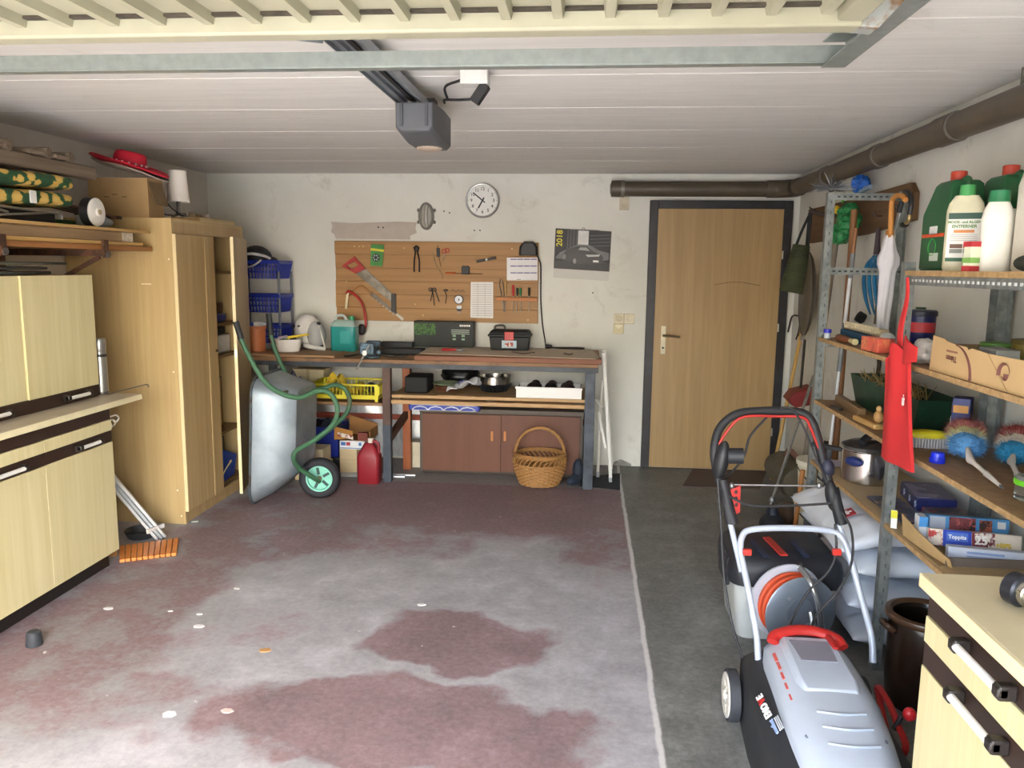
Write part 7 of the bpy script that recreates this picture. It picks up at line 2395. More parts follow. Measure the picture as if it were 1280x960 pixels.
vcb = thing('floor_nozzle', 'black vacuum floor head standing at the foot of the pole', 'nozzle', vb)
vbc = V(oY(965, 655, 4.60).x, 4.60, 0)
MB().ell(vbc + V(0, 0, .07), (.075, .09, .07), None, 14, 8).build('housing', P('#22242a', .6), vcb)
MB().cyl(vbc + V(0, 0, .10), vbc + V(0, .01, .17), .045, .03, 14).build('collar', P('#2b3040', .5), vcb)
MB().bb(vbc.x - .10, vbc.x + .10, vbc.y - .12, vbc.y - .02, .0, .04).build('foot', P('#1d1e22', .6), vcb, bev=.01)
o = MB().ell(V(oY(985, 650, 4.75).x, 4.78, .082), (.06, .08, .08), None, 14, 8).build('cleaning_rag', P('#5e4c3c', .9, var=.3))
tag(o, 'brown rag heap on the floor beside the black floor head', 'rag')
# duffel / rolled brown bag near door
dfc = V(oY(990, 592, 5.0).x, 5.05, .12)
df = thing('canvas_roll', 'brown grey canvas roll lying in the corner by the door', 'roll', dfc)
q0_, q1_ = oY(972, 582, 5.45), oY(1000, 606, 4.75)
MB().tube(curve_pts([q0_, q0_.lerp(q1_, .3) + V(0, 0, .02), q0_.lerp(q1_, .7), q1_], 5), [.09] * 4 + [.11] * 9 + [.10] * 3, 14).build('body', P('#5d5646', .9, var=.12, bmp=.4), df, ang=60)
MB().tube(curve_pts([q0_.lerp(q1_, .45) + V(-.02, 0, .10), q0_.lerp(q1_, .5) + V(0, 0, .16), q0_.lerp(q1_, .65) + V(.05, 0, .10)], 5), .016, 8).build('strap', P('#6b4a3c', .8), df)
o = MB().tube([oY(998, 612, 4.35), oY(993, 690, 4.35)], .014, 8).build('wooden_rod', W('#a8682c', '#bd7d40', 'z'))
o2 = oY(996, 650, 4.35)
bpm = MB().tube([V(o2.x + .0, 4.30, .48), V(o2.x - .03, 4.30, 0.002)], .013, 8)
bpy.data.objects.remove(o)
o = bpm.build('wooden_rod', W('#a8682c', '#bd7d40', 'z'))
tag(o, 'orange brown wooden rod standing beside the cream bucket', 'rod')
# buckets behind the far post
bk1 = V(oY(1012, 640, 4.38).x, 4.42, 0)
for i, (c_, r0, r1, z0, z1, col, lab) in enumerate(((V(1.32, 4.47, .001), .105, .12, 0, .28, '#cfc8b0', 'cream plastic bucket on the floor behind the shelf post'), (V(1.32, 4.47, .001), .10, .115, .281, .50, '#d6d0b8', 'cream plastic bucket stacked on another behind the shelf post'))):
    t = thing('paint_bucket', lab, 'bucket', c_ + V(0, 0, z0))
    MB().lathe([(r0, z0), (r0 + .002, z0 + .004), (r1, z1 - .01)], c_, 28).build('pail', P(col, .5, var=.06), t)
    MB().lathe([(r1 + .006, z1 - .03), (r1 + .008, z1 - .02), (r1 + .008, z1 - .002), (r1 - .01, z1)], c_, 28).build('lid', P('#dcd7c4', .5), t)
    MB().tube(curve_pts([c_ + V(-r1, 0, z1 - .05), c_ + V(-r1 * .7, -r1 * .72, z1 - .10), c_ + V(0, -r1 * 1.02, z1 - .12), c_ + V(r1 * .7, -r1 * .72, z1 - .10), c_ + V(r1, 0, z1 - .05)], 5), .004, 6).build('handle', P('#33322e', .5), t)
o = MB().beam(V(1.37, 4.43, .504), V(1.35, 4.40, .62), .07, .006).build('trowel', P('#2b2824', .5, .4))
tag(o, 'dark flat trowel blade sticking out of the top bucket', 'trowel')
# poles hanging behind the shelf end
pole('pale_pole', 'pale round wooden pole standing behind the far shelf post', V(oY(1016, 640, 4.13).x, 4.13, .002), oY(1035, 345, 4.16), .012, W('#c6a878', '#d9bd90', 'z'), 'pole')
pole('brown_batten', 'brown wooden batten leaning on the wall behind the telescopic pole', V(oY(1038, 640, 4.30).x, 4.30, .002), oY(1068, 262, 4.36), .017, W('#7a4f2c', '#94653c', 'z'), 'batten')
pole('grey_batten', 'grey weathered batten standing close behind the shelf corner', V(1.27, 4.68, .004), oY(1045, 300, 4.75), .017, W('#6d6252', '#85796a', 'z'), 'batten')
tl2 = thing('telescopic_pole', 'grey and white telescopic cleaning pole with handle', 'pole', V(1.28, 4.1, 0))
ta, tb2 = oY(1034, 588, 4.20), oY(1070, 285, 4.20)
fr2 = [(0, .10, .014, '#6b7076'), (.10, .42, .0085, '#d9dbdc'), (.42, .62, .0125, '#6b7076'), (.62, .80, .0095, '#d3d5d6'), (.80, .90, .012, '#777b80'), (.90, 1.0, .010, '#8a5a34')]
for a_, b_, r_, c_ in fr2:
    MB().tube([ta.lerp(tb2, a_), ta.lerp(tb2, b_)], r_, 10).build('section', P(c_, .4), tl2)
hp2 = ta.lerp(tb2, .0)
MB().tube([hp2 + V(-.012, 0, .13), hp2 + V(-.05, 0, .10), hp2 + V(-.055, 0, -.03), hp2 + V(-.02, 0, -.06), hp2 + V(0, 0, 0)], .009, 8).build('grip_loop', P('#565c66', .5), tl2)
MB().tube([V(ta.x - .02, ta.y, .002), ta], .009, 8).build('section', P('#6b7076', .4), tl2)
# green net bag, blue bag, tinsel star
gbp = oX(1063, 275, XR - .11)
gnb = thing('green_plastic_bag', 'green crumpled plastic bag hanging from the rough plank', 'bag', gbp)
GM = P('#2c8a4c', .4, var=.25, scale=20, bmp=.6, alpha=.9)
for dx, dz, r in ((0, .03, (.05, .05, .06)), (-.02, -.06, (.055, .06, .07)), (.03, -.02, (.05, .05, .06)), (.02, .05, (.03, .03, .04))):
    crumple(gbp + V(-.02, -dx * 2, dz), V(*r) * 1.15, 2 + dz * 40, .5, 30, None, rot(20, 30, 10)).build('bulge', GM, gnb, ang=70)
MB().sheet(lambda u, v: gbp + V(-.02, .10 - .2 * u, .10 + .015 * v + .03 * math.sin(3 * u)), 8, 2, .01).build('loop_handle', P('#4fae3c', .4), gnb)
bbp = oX(1078, 229, XR - .07)
bbg = thing('blue_plastic_bag', 'bright blue crumpled plastic bag on top of the plank', 'bag', bbp)
for dx, dz, r in ((0, 0, (.042, .055, .042)), (.06, -.01, (.03, .045, .028)), (-.03, -.02, (.03, .05, .03))):
    crumple(bbp + V(-.01, -dx, dz), V(*r) * 1.1, 5 + dx * 60, .5, 30, None, rot(10, 20, 10)).build('bulge', P('#1f62c4', .35, var=.2, scale=25), bbg, ang=70)
MB().beam(bbp + V(-.01, .06, -.05), bbp + V(-.01, -.16, -.035), .02, .02).build('ledge_clip', P('#8aa0b4', .5), bbg)
tsp = V(XF + .02, PYS[0] + .02, 1.945)
tns = thing('tinsel_star', 'spiky silver tinsel star stuck on the far shelf post', 'decoration', tsp)
rr = random.Random(11)
tm = MB()
for k in range(64):
    d = V(rr.gauss(0, 1), rr.gauss(0, 1), rr.gauss(0, .8)).normalized()
    d.z = abs(d.z) * .9 - .15
    tm.cyl(tsp + d * .01, tsp + d * rr.uniform(.07, .115), .006, .001, 5)
q = tm.build('spikes', P('#7a7d80', .4, .5), tns)
q['kind'] = 'stuff'
MB().ell(tsp, (.018, .018, .018), None, 8, 6).build('core', P('#777a7e', .3, .8), tns)
yc2 = MB().ell(oX(1046, 262, XR - .12), (.02, .025, .025), None, 10, 6).build('yellow_float', P('#d9b42a', .4))
tag(yc2, 'small yellow float hanging behind the shelf post', 'float')
# blue garden fork
fk = thing('garden_fork', 'blue curved four tine garden fork hanging on the wall', 'fork', oX(1092, 360, XR - .05))
M_FK = P('#1f6f9e', .4)
fx = XR - .05
top = oX(1096, 318, fx)
for k in range(4):
    x0_, x1_ = 1084 + k * 6.5, 1087 + k * 5.2
    MB().tube(curve_pts([oX(1095 + (k - 1.5) * 1.2, 321, fx), oX(1084 + k * 5.6, 332, fx - .015), oX(x0_ - 4, 350, fx - .035), oX(x0_ - 1.5, 375, fx - .035), oX(x1_ + 1, 393, fx - .01)], 5), [.011] * 14 + [.0095, .009, .008, .007, .006, .005, .004], 8).build('tine', M_FK, fk)
MB().tube([top, oX(1097, 300, fx), oX(1098, 285, fx)], [.018, .013, .011], 10).build('socket', P('#3a2c34', .4), fk)
pole('fork_shaft', 'long thin dark tool shaft beside the blue fork', oX(1094, 405, XR - .025), oX(1102, 330, XR - .025), .009, P('#6d5c48', .5), 'shaft')
# white umbrella
um = thing('umbrella', 'closed white umbrella with orange wooden crook handle on the plank', 'umbrella', oX(1110, 340, XR - .14))
ux_ = XR - .15
h_ = [oX(x, y, ux_) for x, y in ((1113, 293), (1114, 270), (1115, 252), (1120, 245), (1128, 245), (1132, 250))]
MB().tube(curve_pts(h_, 5), .012, 10).build('handle', W('#c07a34', '#d2934c', 'z'), um)
MB().tube([oX(1112, 297, ux_), oX(1112.5, 288, ux_)], .018, 12).build('collar', P('#b0702c', .5), um)
a_, b_ = oX(1112, 294, ux_), oX(1103, 412, ux_)
lo = []
for k in range(14):
    v = k / 13
    c_ = a_.lerp(b_, v)
    r = .018 + .020 * math.sin(min(1, v * 3.2) * math.pi / 2) * (1 - v * .65) + (.010 if .22 < v < .34 else 0)
    lo.append([c_ + V(r * (1 + .18 * math.cos(5 * t + v * 4)) * math.cos(t), r * (1 + .18 * math.cos(5 * t + v * 4)) * math.sin(t), 0) for t in [2 * math.pi * j / 24 for j in range(24)]])
MB().loft(lo).build('canopy', P('#dddbe0', .7, var=.04), um, ang=60)
for s in (-1, 1):
    MB().prism([(0, 0), (s * .045, -.03), (s * .012, -.07)], a_.lerp(b_, .23) + V(0, -.0, 0), (.3, -.95, 0), (0, 0, 1), (-.01, 0, 0)).build('rib_tip', P('#e4e2e6', .7), um)
MB().tube([b_, b_ + (b_ - a_).normalized() * .05], .005, 6).build('ferrule', P('#8a8680', .3, .7), um)
sg = thing('silver_stick', 'silver walking stick with black grip behind the umbrella', 'stick', oX(1120, 275, XR - .10))
MB().tube([oX(1119, 285, XR - .10), oX(1124, 265, XR - .10)], .008, 8).build('shaft', P('#c9cccd', .25, .8), sg)
MB().tube([oX(1124, 265, XR - .10), oX(1127, 252, XR - .10)], .012, 8).build('grip', P('#1d1e20', .5), sg)
MB().tube([oX(1107, 330, XR - .09), oX(1119, 285, XR - .10)], .008, 8).build('shaft', P('#c9cccd', .25, .8), sg)
lt = thing('lopper', 'black handled pruner with brass jaw hanging at the plank end', 'pruner', oX(1133, 265, XR - .09))
MB().tube(curve_pts([oX(x, y, XR - .09) for x, y in ((1131, 240), (1137, 243), (1139, 255), (1137, 268))], 5), .012, 8).build('handle', P('#2b2c2e', .5), lt)
MB().tube(curve_pts([oX(x, y, XR - .09) for x, y in ((1137, 266), (1136, 275), (1130, 281))], 5), .010, 8).build('jaw', P('#a08a5a', .35, .6), lt)
MB().ell(oX(1130, 281, XR - .09), (.02, .03, .014), None, 10, 6).build('blade', P('#33302c', .4, .5), lt)
bkn = thing('black_bracket', 'black pipe clip fixed on the wall above the broom head', 'clip', oX(1075, 398, XR - .02))
c_ = oX(1076, 397, XR - .05)
MB().tube(curve_pts([V(XR - .016, c_.y + .07, c_.z - .02), c_ + V(0, .03, -.012), c_], 4), .014, 8).build('stem', P('#1b1b1d', .5), bkn)
MB().lathe([(.026, -.02), (.03, -.015), (.03, .02), (.022, .022)], c_, 16, rot(0, -60, 0)).build('cup', P('#19191b', .5), bkn)
ww = MB().tube(curve_pts([oX(1098, 445, XR - .02), oX(1099, 455, XR - .02), oX(1097, 468, XR - .02)], 4), .011, 8).build('hanging_file', P('#3a2616', .5))
tag(ww, 'short dark wooden peg fixed on the wall under the shelf', 'peg')
# ------------------------------------------------------------------ lawn mower
M_HOOD = P('#b3bcc8', .32, var=.03)
M_DECK = P('#2a2c30', .6, var=.08, bmp=.1)
M_MRED = P('#b0241f', .45)
M_TUBE = P('#b9c2cf', .35, .15)
mw = thing('lawn_mower', 'grey and black electric lawn mower with red carrying handle', 'lawn mower', (.77, 2.3, 0))
cxm = .765


def sect(y, hw, zt, zb, crown=.03, cx=cxm):
    pts = []
    for k in range(13):
        t = k / 12
        a = math.pi * t
        x = cx - hw * math.copysign(abs(math.cos(a)) ** .55, math.cos(a))
        z = zt - crown * (abs(math.cos(a)) ** 2.2) - (zt - zb) * (1 if k in (0, 12) else 0)
        pts.append(V(x, y, z))
    return pts


# deck
dl = [(1.80, .17, .14, .06), (1.86, .215, .175, .05), (2.05, .225, .205, .045), (2.4, .225, .22, .045), (2.62, .21, .22, .05), (2.74, .19, .205, .07), (2.78, .16, .18, .10)]
MB().loft([sect(y, hw * .89, zt, zb, .045, .75) for y, hw, zt, zb in dl]).build('deck', M_DECK, mw, ang=50)
hl = [(1.86, .10, .15, .11), (1.90, .135, .195, .12), (2.00, .15, .238, .13), (2.15, .152, .273, .14), (2.30, .150, .296, .15), (2.45, .144, .308, .16), (2.58, .139, .313, .165), (2.63, .132, .309, .17), (2.65, .115, .285, .18)]


def hz(y):
    for (a, _, za, _), (b, _, zb_, _) in zip(hl[:-1], hl[1:]):
        if a <= y <= b:
            return za + (zb_ - za) * (y - a) / (b - a)
    return hl[-1][2]


hood = MB().loft([sect(y, hw * (1 - .12 * max(0, (2.35 - y) / .4)), zt, zb, .05, cxm - .02 * max(0, (2.35 - y) / .4)) for y, hw, zt, zb in hl]).build('hood', M_HOOD, mw, ang=50)
# raised centre panel with a window
pn_ = [(2.30, .088, hz(2.30) + .004), (2.35, .098, hz(2.35) + .012), (2.5, .096, hz(2.5) + .014), (2.60, .092, hz(2.6) + .014)]
MB().loft([[V(cxm - hw, y, z - .03), V(cxm - hw + .012, y, z), V(cxm + hw - .012, y, z), V(cxm + hw, y, z - .03)] for y, hw, z in pn_]).build('raised_panel', M_HOOD, hood, bev=.008)
MB().prism([(-.056, 0), (.056, 0), (.064, .13), (-.064, .13)], (cxm, 2.44, hz(2.44) + .0125), (1, 0, .0), (0, 1, .03), (0, 0, .003)).build('window', P('#8d8c98', .15, var=.05), hood)
o_ = MB()
hpts = [V(cxm - .112, 2.585, .308), V(cxm - .10, 2.605, .322), V(cxm - .05, 2.62, .334), V(cxm, 2.625, .337), V(cxm + .05, 2.62, .334), V(cxm + .10, 2.605, .322), V(cxm + .115, 2.575, .306)]
MB().tube(curve_pts(hpts, 5), .016, 10, sx=1.25).build('carry_handle', M_MRED, hood)
MB().beam(V(cxm + .07, 2.60, .330), V(cxm + .075, 2.52, .322), .018, .022).build('handle_strut', M_MRED, hood, bev=.003)
for k in range(3):
    y = 2.20 - .06 * k
    z = hz(y) + .0015
    MB().tube(curve_pts([V(cxm - .07, y + .012, z - .002), V(cxm, y, z), V(cxm + .07, y + .012, z - .002)], 5), .0045, 6).build('vent_ridge', P('#a3adba', .35), hood)
for s in (-1, 1):
    MB().cyl((cxm - .01 + s * .105, 2.13, .235), (cxm - .01 + s * .105, 2.128, .252), .008, n=10).build('screw', P('#8f98a6', .35, .3), hood)
for k in range(5):
    y0 = 2.53 - .055 * k
    w = .011 - .0012 * k
    xs = -.118 - .001 * k
    z = hz(y0 - .02) - .033
    MB().box((cxm + xs, y0 - .014, z + .011), (w, .044 - .004 * k, .004), rot(4, -28, -2)).build('red_stripe', P('#c85a50', .45), hood)
# side lettering panel
sa, sb2 = V(.578, 2.40, .213), V(.600, 2.02, .196)
Ul = (sb2 - sa).normalized()
Wl = V(.72, 0, .69)
Wl = (Wl - Ul * Wl.dot(Ul)).normalized()
Nl = Ul.cross(Wl)
text('E', .032, sa + Ul * .012 + Nl * .006, -Ul, -Wl, P('#e4e4e2', .5), mw, th=.002, bold=.0012)
text('V', .032, sa + Ul * .034 + Nl * .006, -Ul, -Wl, P('#b82a2a', .5), mw, th=.002, bold=.0012)
text('EMO', .032, sa + Ul * .083 + Nl * .006, -Ul, -Wl, P('#e4e4e2', .5), mw, th=.002, bold=.0012)
text('comfort', .020, sa + Ul * .165 + Nl * .006, -Ul, -Wl, P('#9ab0d8', .5), mw, th=.002, bold=.0004)
for k in range(3):
    MB().beam(sa + Ul * .135 + Wl * (.013 + .006 * k) + Nl * .006, sa + Ul * .195 + Wl * (.013 + .006 * k) + Nl * .006, .003, .003).build('logo_bar', P('#dfe3ea', .5), mw)
MB().box((.5525, 2.06, .15), (.003, .05, .05), rot(0, 10, 0)).build('rating_plate', P('#b9c4d2', .5), mw)
# wheels
for x, y, r in ((.535, 2.62, .088), (.965, 2.62, .088), (.54, 1.95, .075), (.955, 1.95, .075)):
    w = MB().cyl((x - .018, y, r), (x + .018, y, r), r, n=32).build('wheel', P('#33353a', .7), mw, bev=.004)
    s = -1 if x < .77 else 1
    MB().lathe([(r * .86, .0), (r * .86, .004), (r * .80, .006), (r * .3, .002), (r * .16, .012), (r * .05, .013)], (x + s * .018, y, r), 28, rot(0, s * 90, 0)).build('hub_cap', P('#d6d2c8', .45), w)
    for k in range(10):
        a = 2 * math.pi * k / 10
        MB().box(V(x + s * .0225, y + r * .55 * math.cos(a), r + r * .55 * math.sin(a)), (.003, r * .45, .006), rot(math.degrees(a), 0, 0)).build('spoke', P('#b9b4a8', .5), w)
# height lever with red knob
lv_ = [oX(x, y, 1.0) for x, y in ((1098, 858), (1112, 880), (1122, 905), (1132, 930), (1128, 945), (1119, 940), (1106, 905), (1099, 870))]
MB().tube(curve_pts(lv_, 4, True), .007, 8, True, sx=1.6).build('lever_guide', P('#a8201f', .45), mw)
MB().tube([oX(1117, 912, .985), oX(1127, 896, 1.01)], .008, 8).build('lever', P('#1f2024', .5), mw)
MB().ell(oX(1137, 893, 1.015), (.02, .018, .022), None, 16, 10).build('lever_knob', P('#c8282c', .35), mw)

# handle bars
def hpx(px, py, y):
    return oY(px, py, y)


lu = [hpx(948, 828, 2.66), hpx(945, 790, 2.69), hpx(934, 730, 2.76), hpx(926, 690, 2.82), hpx(928, 670, 2.84), hpx(940, 662, 2.85), hpx(985, 660, 2.85), hpx(1035, 663, 2.85), hpx(1052, 672, 2.84), hpx(1062, 695, 2.82), hpx(1076, 745, 2.76), hpx(1089, 795, 2.69), hpx(1091, 828, 2.66)]
MB().tube(curve_pts(lu, 6), .0115, 12).build('lower_bar', M_TUBE, mw)
for pts in ([(913, 654, 2.87), (919, 680, 2.85), (927, 715, 2.79)], [(1048, 655, 2.87), (1058, 680, 2.84), (1068, 712, 2.80)]):
    MB().tube([hpx(*p) for p in pts], .0105, 10).build('upper_bar', M_TUBE, mw)
bh_ = [(913, 655, 2.87), (905, 620, 2.90), (895, 585, 2.93), (893, 560, 2.94), (900, 535, 2.96), (920, 518, 2.97), (950, 514, 2.98), (985, 514, 2.98), (1006, 518, 2.97), (1017, 532, 2.96), (1025, 560, 2.94), (1034, 595, 2.92), (1044, 630, 2.89), (1050, 655, 2.87)]
MB().tube(curve_pts([hpx(*p) for p in bh_], 5), .0165, 10).build('grip_bar', P('#232326', .6), mw)
rb_ = [(898, 556, 2.935), (912, 535, 2.945), (930, 521, 2.95), (970, 520.5, 2.955), (1004, 522, 2.95), (1014, 537, 2.945), (1024, 562, 2.93)]
MB().tube(curve_pts([hpx(*p) for p in rb_], 5), .005, 8).build('safety_bail', M_MRED, mw)
sb3 = hpx(902, 572, 2.92)
swb = MB().ell(sb3 + V(0, 0, -.01), (.028, .035, .075), rot(0, 8, 0), 16, 12).build('switch_box', P('#222326', .5), mw)
MB().cyl(sb3 + V(.02, -.01, .01), sb3 + V(.075, -.015, .012), .029, n=18).build('socket_cover', P('#26282d', .5), swb)
MB().ell(hpx(1040, 575 + 45, 2.90), (.024, .03, .06), rot(0, -12, 0), 12, 8).build('bar_joint', P('#1f2023', .55), mw)
MB().ell(hpx(1035, 585, 2.92), (.024, .022, .035), rot(0, -12, 0), 12, 8).build('bar_joint', P('#26293a', .55), mw)
MB().tube(curve_pts([hpx(903, 600, 2.91), hpx(910, 630, 2.89), hpx(917, 655, 2.87)], 5), .0185, 10).build('bar_sleeve', P('#26262a', .6), mw)
MB().tube(curve_pts([hpx(1041, 610, 2.90), hpx(1047, 635, 2.88), hpx(1053, 655, 2.87)], 5), .021, 10).build('bar_sleeve', P('#1f2023', .6), mw)
MB().tube([hpx(913, 606, 2.90), hpx(1030, 608, 2.90)], .0035, 8).build('cross_rod', P('#c2c4c6', .25, .9), mw)
for px in (915, 1024):
    MB().ell(hpx(px, 607, 2.90), (.010, .010, .012), None, 10, 6).build('wing_nut', P('#8d8f90', .3, .8), mw)
pp_ = [hpx(x, y, 2.895) for x, y in ((913, 612), (926, 607), (925, 640), (920, 643))]
rp_ = MB().prism([(p.x, p.z) for p in pp_], (0, 2.893, 0), (1, 0, 0), (0, 0, 1), (0, .005, 0)).build('red_clip', M_MRED, mw, bev=.001)
for x, y in ((920, 615), (920, 623), (920.5, 631)):
    p = hpx(x, y, 2.891)
    MB().ell(p, (.006, .002, .008), None, 8, 5).build('clip_hole', P('#3a2020', .7), rp_)
cab = P('#2a2a2c', .6)
for pts in ([(960, 520, 2.96), (938, 545, 3.0), (930, 570, 3.0), (915, 590, 2.97), (905, 596, 2.93)],
            [(975, 510, 2.96), (990, 512, 2.955), (1005, 535, 2.94), (1020, 572, 2.92), (1035, 605, 2.90)],
            [(900, 610, 2.89), (915, 622, 2.885), (940, 632, 2.88), (990, 632, 2.88), (1042, 629, 2.88)],
            [(897, 600, 2.88), (901, 650, 2.84), (905, 720, 2.76), (915, 780, 2.70), (928, 822, 2.62)],
            [(1052, 640, 2.86), (1064, 662, 2.84), (1065, 700, 2.80), (1050, 735, 2.78), (1020, 770, 2.78), (1012, 795, 2.74)],
            [(1044, 655, 2.85), (1045, 690, 2.83), (1035, 715, 2.83), (1010, 740, 2.84), (990, 775, 2.82), (985, 792, 2.74)]):
    MB().tube(curve_pts([hpx(*p) for p in pts], 6), .0045, 6).build('cable', cab, mw)
for x, y, yy in ((934, 690, 2.80), (1046, 690, 2.80)):
    MB().box(hpx(x, y, yy), (.030, .02, .022)).build('cable_clip', P('#c8352c', .4), mw, bev=.003)

# ------------------------------------------------------------------ grey cool box with dark lid
cbx = thing('cool_box', 'pale grey cool box with dark domed lid and red stripe', 'cool box', (.86, 3.42, 0))
x0c, x1c, y0c, y1c = .645, 1.075, 3.22, 3.62
MB().loft([[V((x0c + x1c) / 2 + a * s, (y0c + y1c) / 2 + b * s, z) for a, b in rrect(x1c - x0c, y1c - y0c, .05, 5)] for z, s in ((0, .86), (.01, .88), (.245, 1.0))]).build('tub', P('#b9bdbb', .45, var=.05), cbx, ang=50)
MB().loft([[V((x0c + x1c) / 2 + a * s, (y0c + y1c) / 2 + b * s, z) for a, b in rrect(x1c - x0c + .03, y1c - y0c + .03, .06, 5)] for z, s in ((.246, 1.0), (.30, 1.01), (.345, .97), (.375, .82), (.385, .5))]).build('lid', P('#22252c', .45, var=.06), cbx, ang=50)
for a, b, z0, z1 in ((oZ(958, 672, .392), oZ(980, 694, .392), 0, 0),):
    MB().beam(a, b, .03, .008).build('red_stripe', P('#b8342c', .45), cbx)
for px in (940, 990):
    a, b = oZ(px, 676, .388), oZ(px + 18, 696, .388)
    MB().beam(a, b, .022, .007).build('blue_stripe', P('#1f2c4e', .45), cbx)
MB().bb(x0c - .02, x0c - .002, 3.32, 3.52, .20, .33).build('side_grip', P('#26282d', .5), cbx, bev=.008)

# ------------------------------------------------------------------ cable reel
rcn_ = oY(1000, 766, 3.03)
cr = thing('cable_reel', 'grey cable reel wound with orange cable on a bent steel tube', 'cable reel', (rcn_.x, rcn_.y, 0))
rr_ = .148
qr = rot(90, 0, 14)
nrm = qr @ V(0, 0, 1)
M_DRUM = P('#7f8994', .35, .45, var=.06)
dr1 = MB().lathe([(.002, .0), (.05, .0), (.052, .012), (.062, .012), (.064, 0), (rr_ - .004, 0), (rr_, .004), (rr_ - .004, .008), (.002, .008)], rcn_, 44, qr).build('front_flange', M_DRUM, cr, ang=50)
for k in range(4):
    a = 2 * math.pi * k / 4 + .7
    MB().cyl(rcn_ + qr @ V(.085 * math.cos(a), .085 * math.sin(a), .006), rcn_ + qr @ V(.085 * math.cos(a), .085 * math.sin(a), .012), .007, n=8).build('rivet', P('#c9ccd0', .3, .8), dr1)
MB().lathe([(.002, -.115), (rr_ + .008, -.115), (rr_ + .008, -.107), (.002, -.107)], rcn_, 44, qr).build('rear_flange', P('#c3cad4', .4), cr, ang=50)
for k in range(6):
    z = -.012 - k * .0165
    r = .122 if k % 2 else .128
    MB().tube([rcn_ + qr @ V(r * math.cos(t), r * math.sin(t), z) for t in [2 * math.pi * j / 40 for j in range(40)]], .0085, 7, True).build('cable_turn', P('#d0512c', .5), cr)
MB().lathe([(.118, -.107), (.118, 0)], rcn_, 30, qr).build('drum', P('#b8482c', .5), cr)
fr3 = [rcn_ + V(-.005, .02, .175), rcn_ + V(.015, -.05, .15), rcn_ + V(.045, -.075, .06), rcn_ + V(.06, -.075, -.02), rcn_ + V(.075, -.07, -.12), rcn_ + V(.08, -.06, -rcn_.z + .012)]
MB().tube(curve_pts(fr3, 5), .012, 10).build('stand_tube', P('#a9adb2', .25, .85), cr)
MB().tube(curve_pts([rcn_ + V(.03, -.03, .02), rcn_ + V(.035, -.05, -.03), rcn_ + V(.0, -.06, -.055), rcn_ + V(-.05, -.06, -.07)], 5), .012, 10).build('crank', P('#b9bdc2', .25, .85), cr)
MB().tube([rcn_ + V(-.05, -.06, -.07), rcn_ + V(-.06, -.06, -rcn_.z + .012), rcn_ + V(.08, -.06, -rcn_.z + .012)], .012, 10).build('stand_tube', P('#8f9498', .25, .85), cr)
MB().tube([rcn_ + V(-.005, .02, .175), rcn_ + V(.02, .10, .16), rcn_ + V(.05, .16, .0), rcn_ + V(.06, .17, -rcn_.z + .012)], .011, 10).build('stand_tube', P('#8f9498', .25, .85), cr)

# ------------------------------------------------------------------ white sacks
M_SACK = P('#dde4ee', .4, var=.04, scale=6, bmp=.35)


def sack(label, c, d, rm, seed, sag=0.):
    """pillow with pointed corners, creased"""
    t = thing('white_sack', label, 'sack', c)
    nu, nv = 30, 40
    top, bot = [], []
    for j in range(nv + 1):
        for i in range(nu + 1):
            u, v = -1 + 2 * i / nu, -1 + 2 * j / nv
            e = max(0, (1 - abs(u) ** 3.2)) ** .55 * max(0, (1 - abs(v) ** 5)) ** .5
            w = 1 - .05 * (1 - abs(u)) * abs(v) ** 4
            x, y = u * d[0] / 2 * (1 - .06 * (1 - v * v)), v * d[1] / 2 * w
            q = V(x, y, 0)
            cr = noise.noise(V(x * 7 + seed, y * 26, 1)) * .016 * (.3 + abs(u)) + noise.noise(V(x * 18, y * 14, seed)) * .010 + noise.noise(V(x * 5, y * 5, seed + 3)) * .012
            s_ = -sag * u * u if u < 0 else 0
            top.append(V(x, y, d[2] / 2 * e + cr * e + s_))
            bot.append(V(x, y, -d[2] / 2 * e + .3 * cr * e + s_))
    w_ = nu + 1
    vs = [Vector(c) + rm @ p for p in top + bot]
    o_ = len(top)
    fs = []
    for j in range(nv):
        for i in range(nu):
            a = j * w_ + i
            fs.append((a, a + 1, a + w_ + 1, a + w_))
            fs.append((o_ + a, o_ + a + w_, o_ + a + w_ + 1, o_ + a + 1))
    m = MB().add(vs, fs)
    ob = m.build('body', M_SACK, t, ang=80)
    bm = bmesh.new()
    bm.from_mesh(ob.data)
    bmesh.ops.remove_doubles(bm, verts=bm.verts, dist=.0004)
    bmesh.ops.recalc_face_normals(bm, faces=bm.faces)
    bm.to_mesh(ob.data)
    bm.free()
    return t


def emblem(t, c, rm, p, w, tilt):
    q = rm @ rot(*tilt)
    o = MB().box(Vector(c) + rm @ V(*p), (w * 1.3, w * 1.7, .004), q).build('red_emblem', P('#a02a34', .5), t)
    for k in range(2):
        MB().box(Vector(c) + rm @ V(*p) + q @ V(0, 0, .003), (w * (.9, .24)[k], w * (.24, .9)[k], .002), q).build('white_cross', P('#e6e6ea', .5), o)


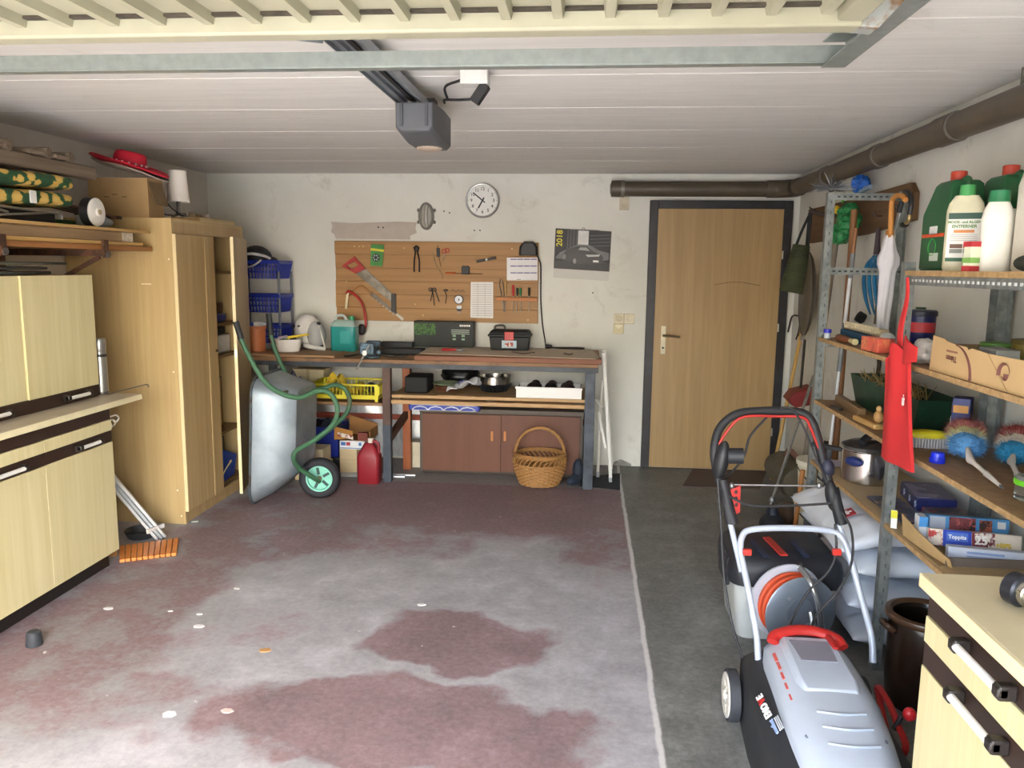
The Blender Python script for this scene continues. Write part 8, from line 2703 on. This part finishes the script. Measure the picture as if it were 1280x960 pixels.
sx_ = 1.315
cs_ = [V(sx_, 3.535, .072), V(sx_ - .005, 3.54, .210), V(sx_ - .0, 3.56, .348), V(sx_ - .055, 3.55, .484)]
rs_ = [rot(0, 0, 1), rot(0, 0, -2), rot(0, 0, 2), rot(0, -2, -1)]
lb_ = ('white plastic sack lowest in the stack under the shelf', 'white plastic sack second from the floor in the stack', 'white plastic sack third from the floor in the stack', 'white creased sack on top of the stack with red emblem')
ts_ = [sack(lb_[k], cs_[k], (.43 if k < 3 else .46, .80, .112), rs_[k], 1.3 + 2.7 * k, .05 if k == 3 else .0) for k in range(4)]
emblem(ts_[3], cs_[3], rs_[3], (-.13, -.18, .05), .045, (0, -22, 0))
emblem(ts_[2], cs_[2], rs_[2], (-.20, -.02, .02), .026, (0, -65, 0))
emblem(ts_[0], cs_[0], rs_[0], (-.20, -.05, .02), .026, (0, -65, 0))
c5, r5 = V(.985, 3.85, .275), rot(0, -82, 0)

# ------------------------------------------------------------------ stoneware crock
ckc = V(1.235, 2.80, 0)
crk = thing('stoneware_crock', 'dark brown glazed stoneware crock with side lugs', 'crock', ckc)
MB().lathe([(.105, 0), (.112, .006), (.122, .10), (.122, .30), (.118, .318), (.130, .325), (.134, .335), (.130, .348), (.118, .35), (.110, .338), (.108, .30), (.106, .02), (.002, .015)], ckc, 44).build('pot', spots('#1b120d', '#281a12', 5, .45, .6, .25), crk, ang=50)
MB().lathe([(.1185, .321), (.1345, .327), (.138, .336), (.1345, .347), (.119, .3515), (.1085, .339)], ckc, 44, ring=True).build('rim_glaze', P('#4c3525', .3, var=.1), crk, ang=50)
for s in (-1, 1):
    MB().tube(curve_pts([ckc + V(s * .118, -.03, .285), ckc + V(s * .142, -.02, .30), ckc + V(s * .142, .02, .30), ckc + V(s * .118, .03, .285)], 5), .013, 8).build('lug', P('#3a271c', .25), crk)

# ------------------------------------------------------------------ near drawer cabinet
nx = .79
ny1 = 1.795
bc2 = thing('drawer_cabinet', 'cream kitchen cabinet with dark strips and long white handles near the entrance', 'cabinet', (nx, 1.4, 0))
MB().bb(nx + .02, XR - .1, .95, ny1, .10, .835).build('carcass', M_LAM, bc2)
MB().bb(nx + .06, XR - .1, .955, ny1 - .003, 0, .10).build('plinth', M_BLK, bc2)
MB().bb(nx + .004, nx + .02, .95, ny1, .775, .835).build('top_strip', M_BRN, bc2)
MB().bb(nx, nx + .02, .9515, ny1 - .001, .712, .773).build('drawer_front', M_LAM, bc2, bev=.0015)
MB().bb(nx + .003, nx + .02, .95, ny1, .655, .712).build('grip_strip', M_BRN, bc2)
for a, b in ((.9515, 1.37), (1.373, ny1 - .001)):
    MB().bb(nx, nx + .02, a, b, .092, .654).build('door', M_LAM, bc2, bev=.0015)
a1_, b1_ = oX(1196, 800, nx - .02), oX(1253, 852, nx - .02)
bar_handle((nx + .004, a1_.y, .795), (nx + .004, b1_.y, .795), (-1, 0, 0), bc2)
a1_, b1_ = oX(1189, 866, nx - .02), oX(1243, 922, nx - .02)
bar_handle((nx + .004, a1_.y, .685), (nx + .004, b1_.y, .685), (-1, 0, 0), bc2)
wt2 = MB().bb(nx - .012, XR - .08, .93, ny1 + .012, .837, .870).build('counter_slab', P('#cdbf9c', .45, var=.04), bev=.004)
tag(wt2, 'beige speckled counter slab on the drawer cabinet near the entrance', 'worktop')
MB().bb(nx - .0165, nx - .0125, .93, ny1 + .012, .838, .869).build('edge_strip', W('#d9c596', '#e8d8ae', 'y', 1, .4), wt2)
jp = oZ(1275, 762, .87)
tc2 = thing('hose_coupling', 'shiny metal hose coupling lying on the counter slab', 'coupling', jp)
jd = V(.35, -.9, 0).normalized()
jq = align(jd)
j0 = V(jp.x + .012, jp.y - .0, .8705 + .034)
MB().lathe([(.030, -.04), (.034, -.036), (.034, -.012), (.030, -.008)], j0, 24, jq).build('rear_ring', P('#33353c', .35, .5), tc2)
MB().lathe([(.026, -.008), (.027, .0), (.025, .03), (.028, .034), (.028, .06), (.022, .064)], j0, 24, jq).build('barrel', P('#b9b4a6', .2, .9), tc2)
for k in range(3):
    MB().lathe([(.0265, .004 + k * .008), (.029, .007 + k * .008), (.0265, .010 + k * .008)], j0, 24, jq, ring=False).build('thread', P('#9a968a', .25, .9), tc2)
MB().lathe([(.031, .064), (.033, .068), (.033, .09), (.02, .094)], j0, 24, jq).build('front_ring', P('#3a3c42', .35, .5), tc2)
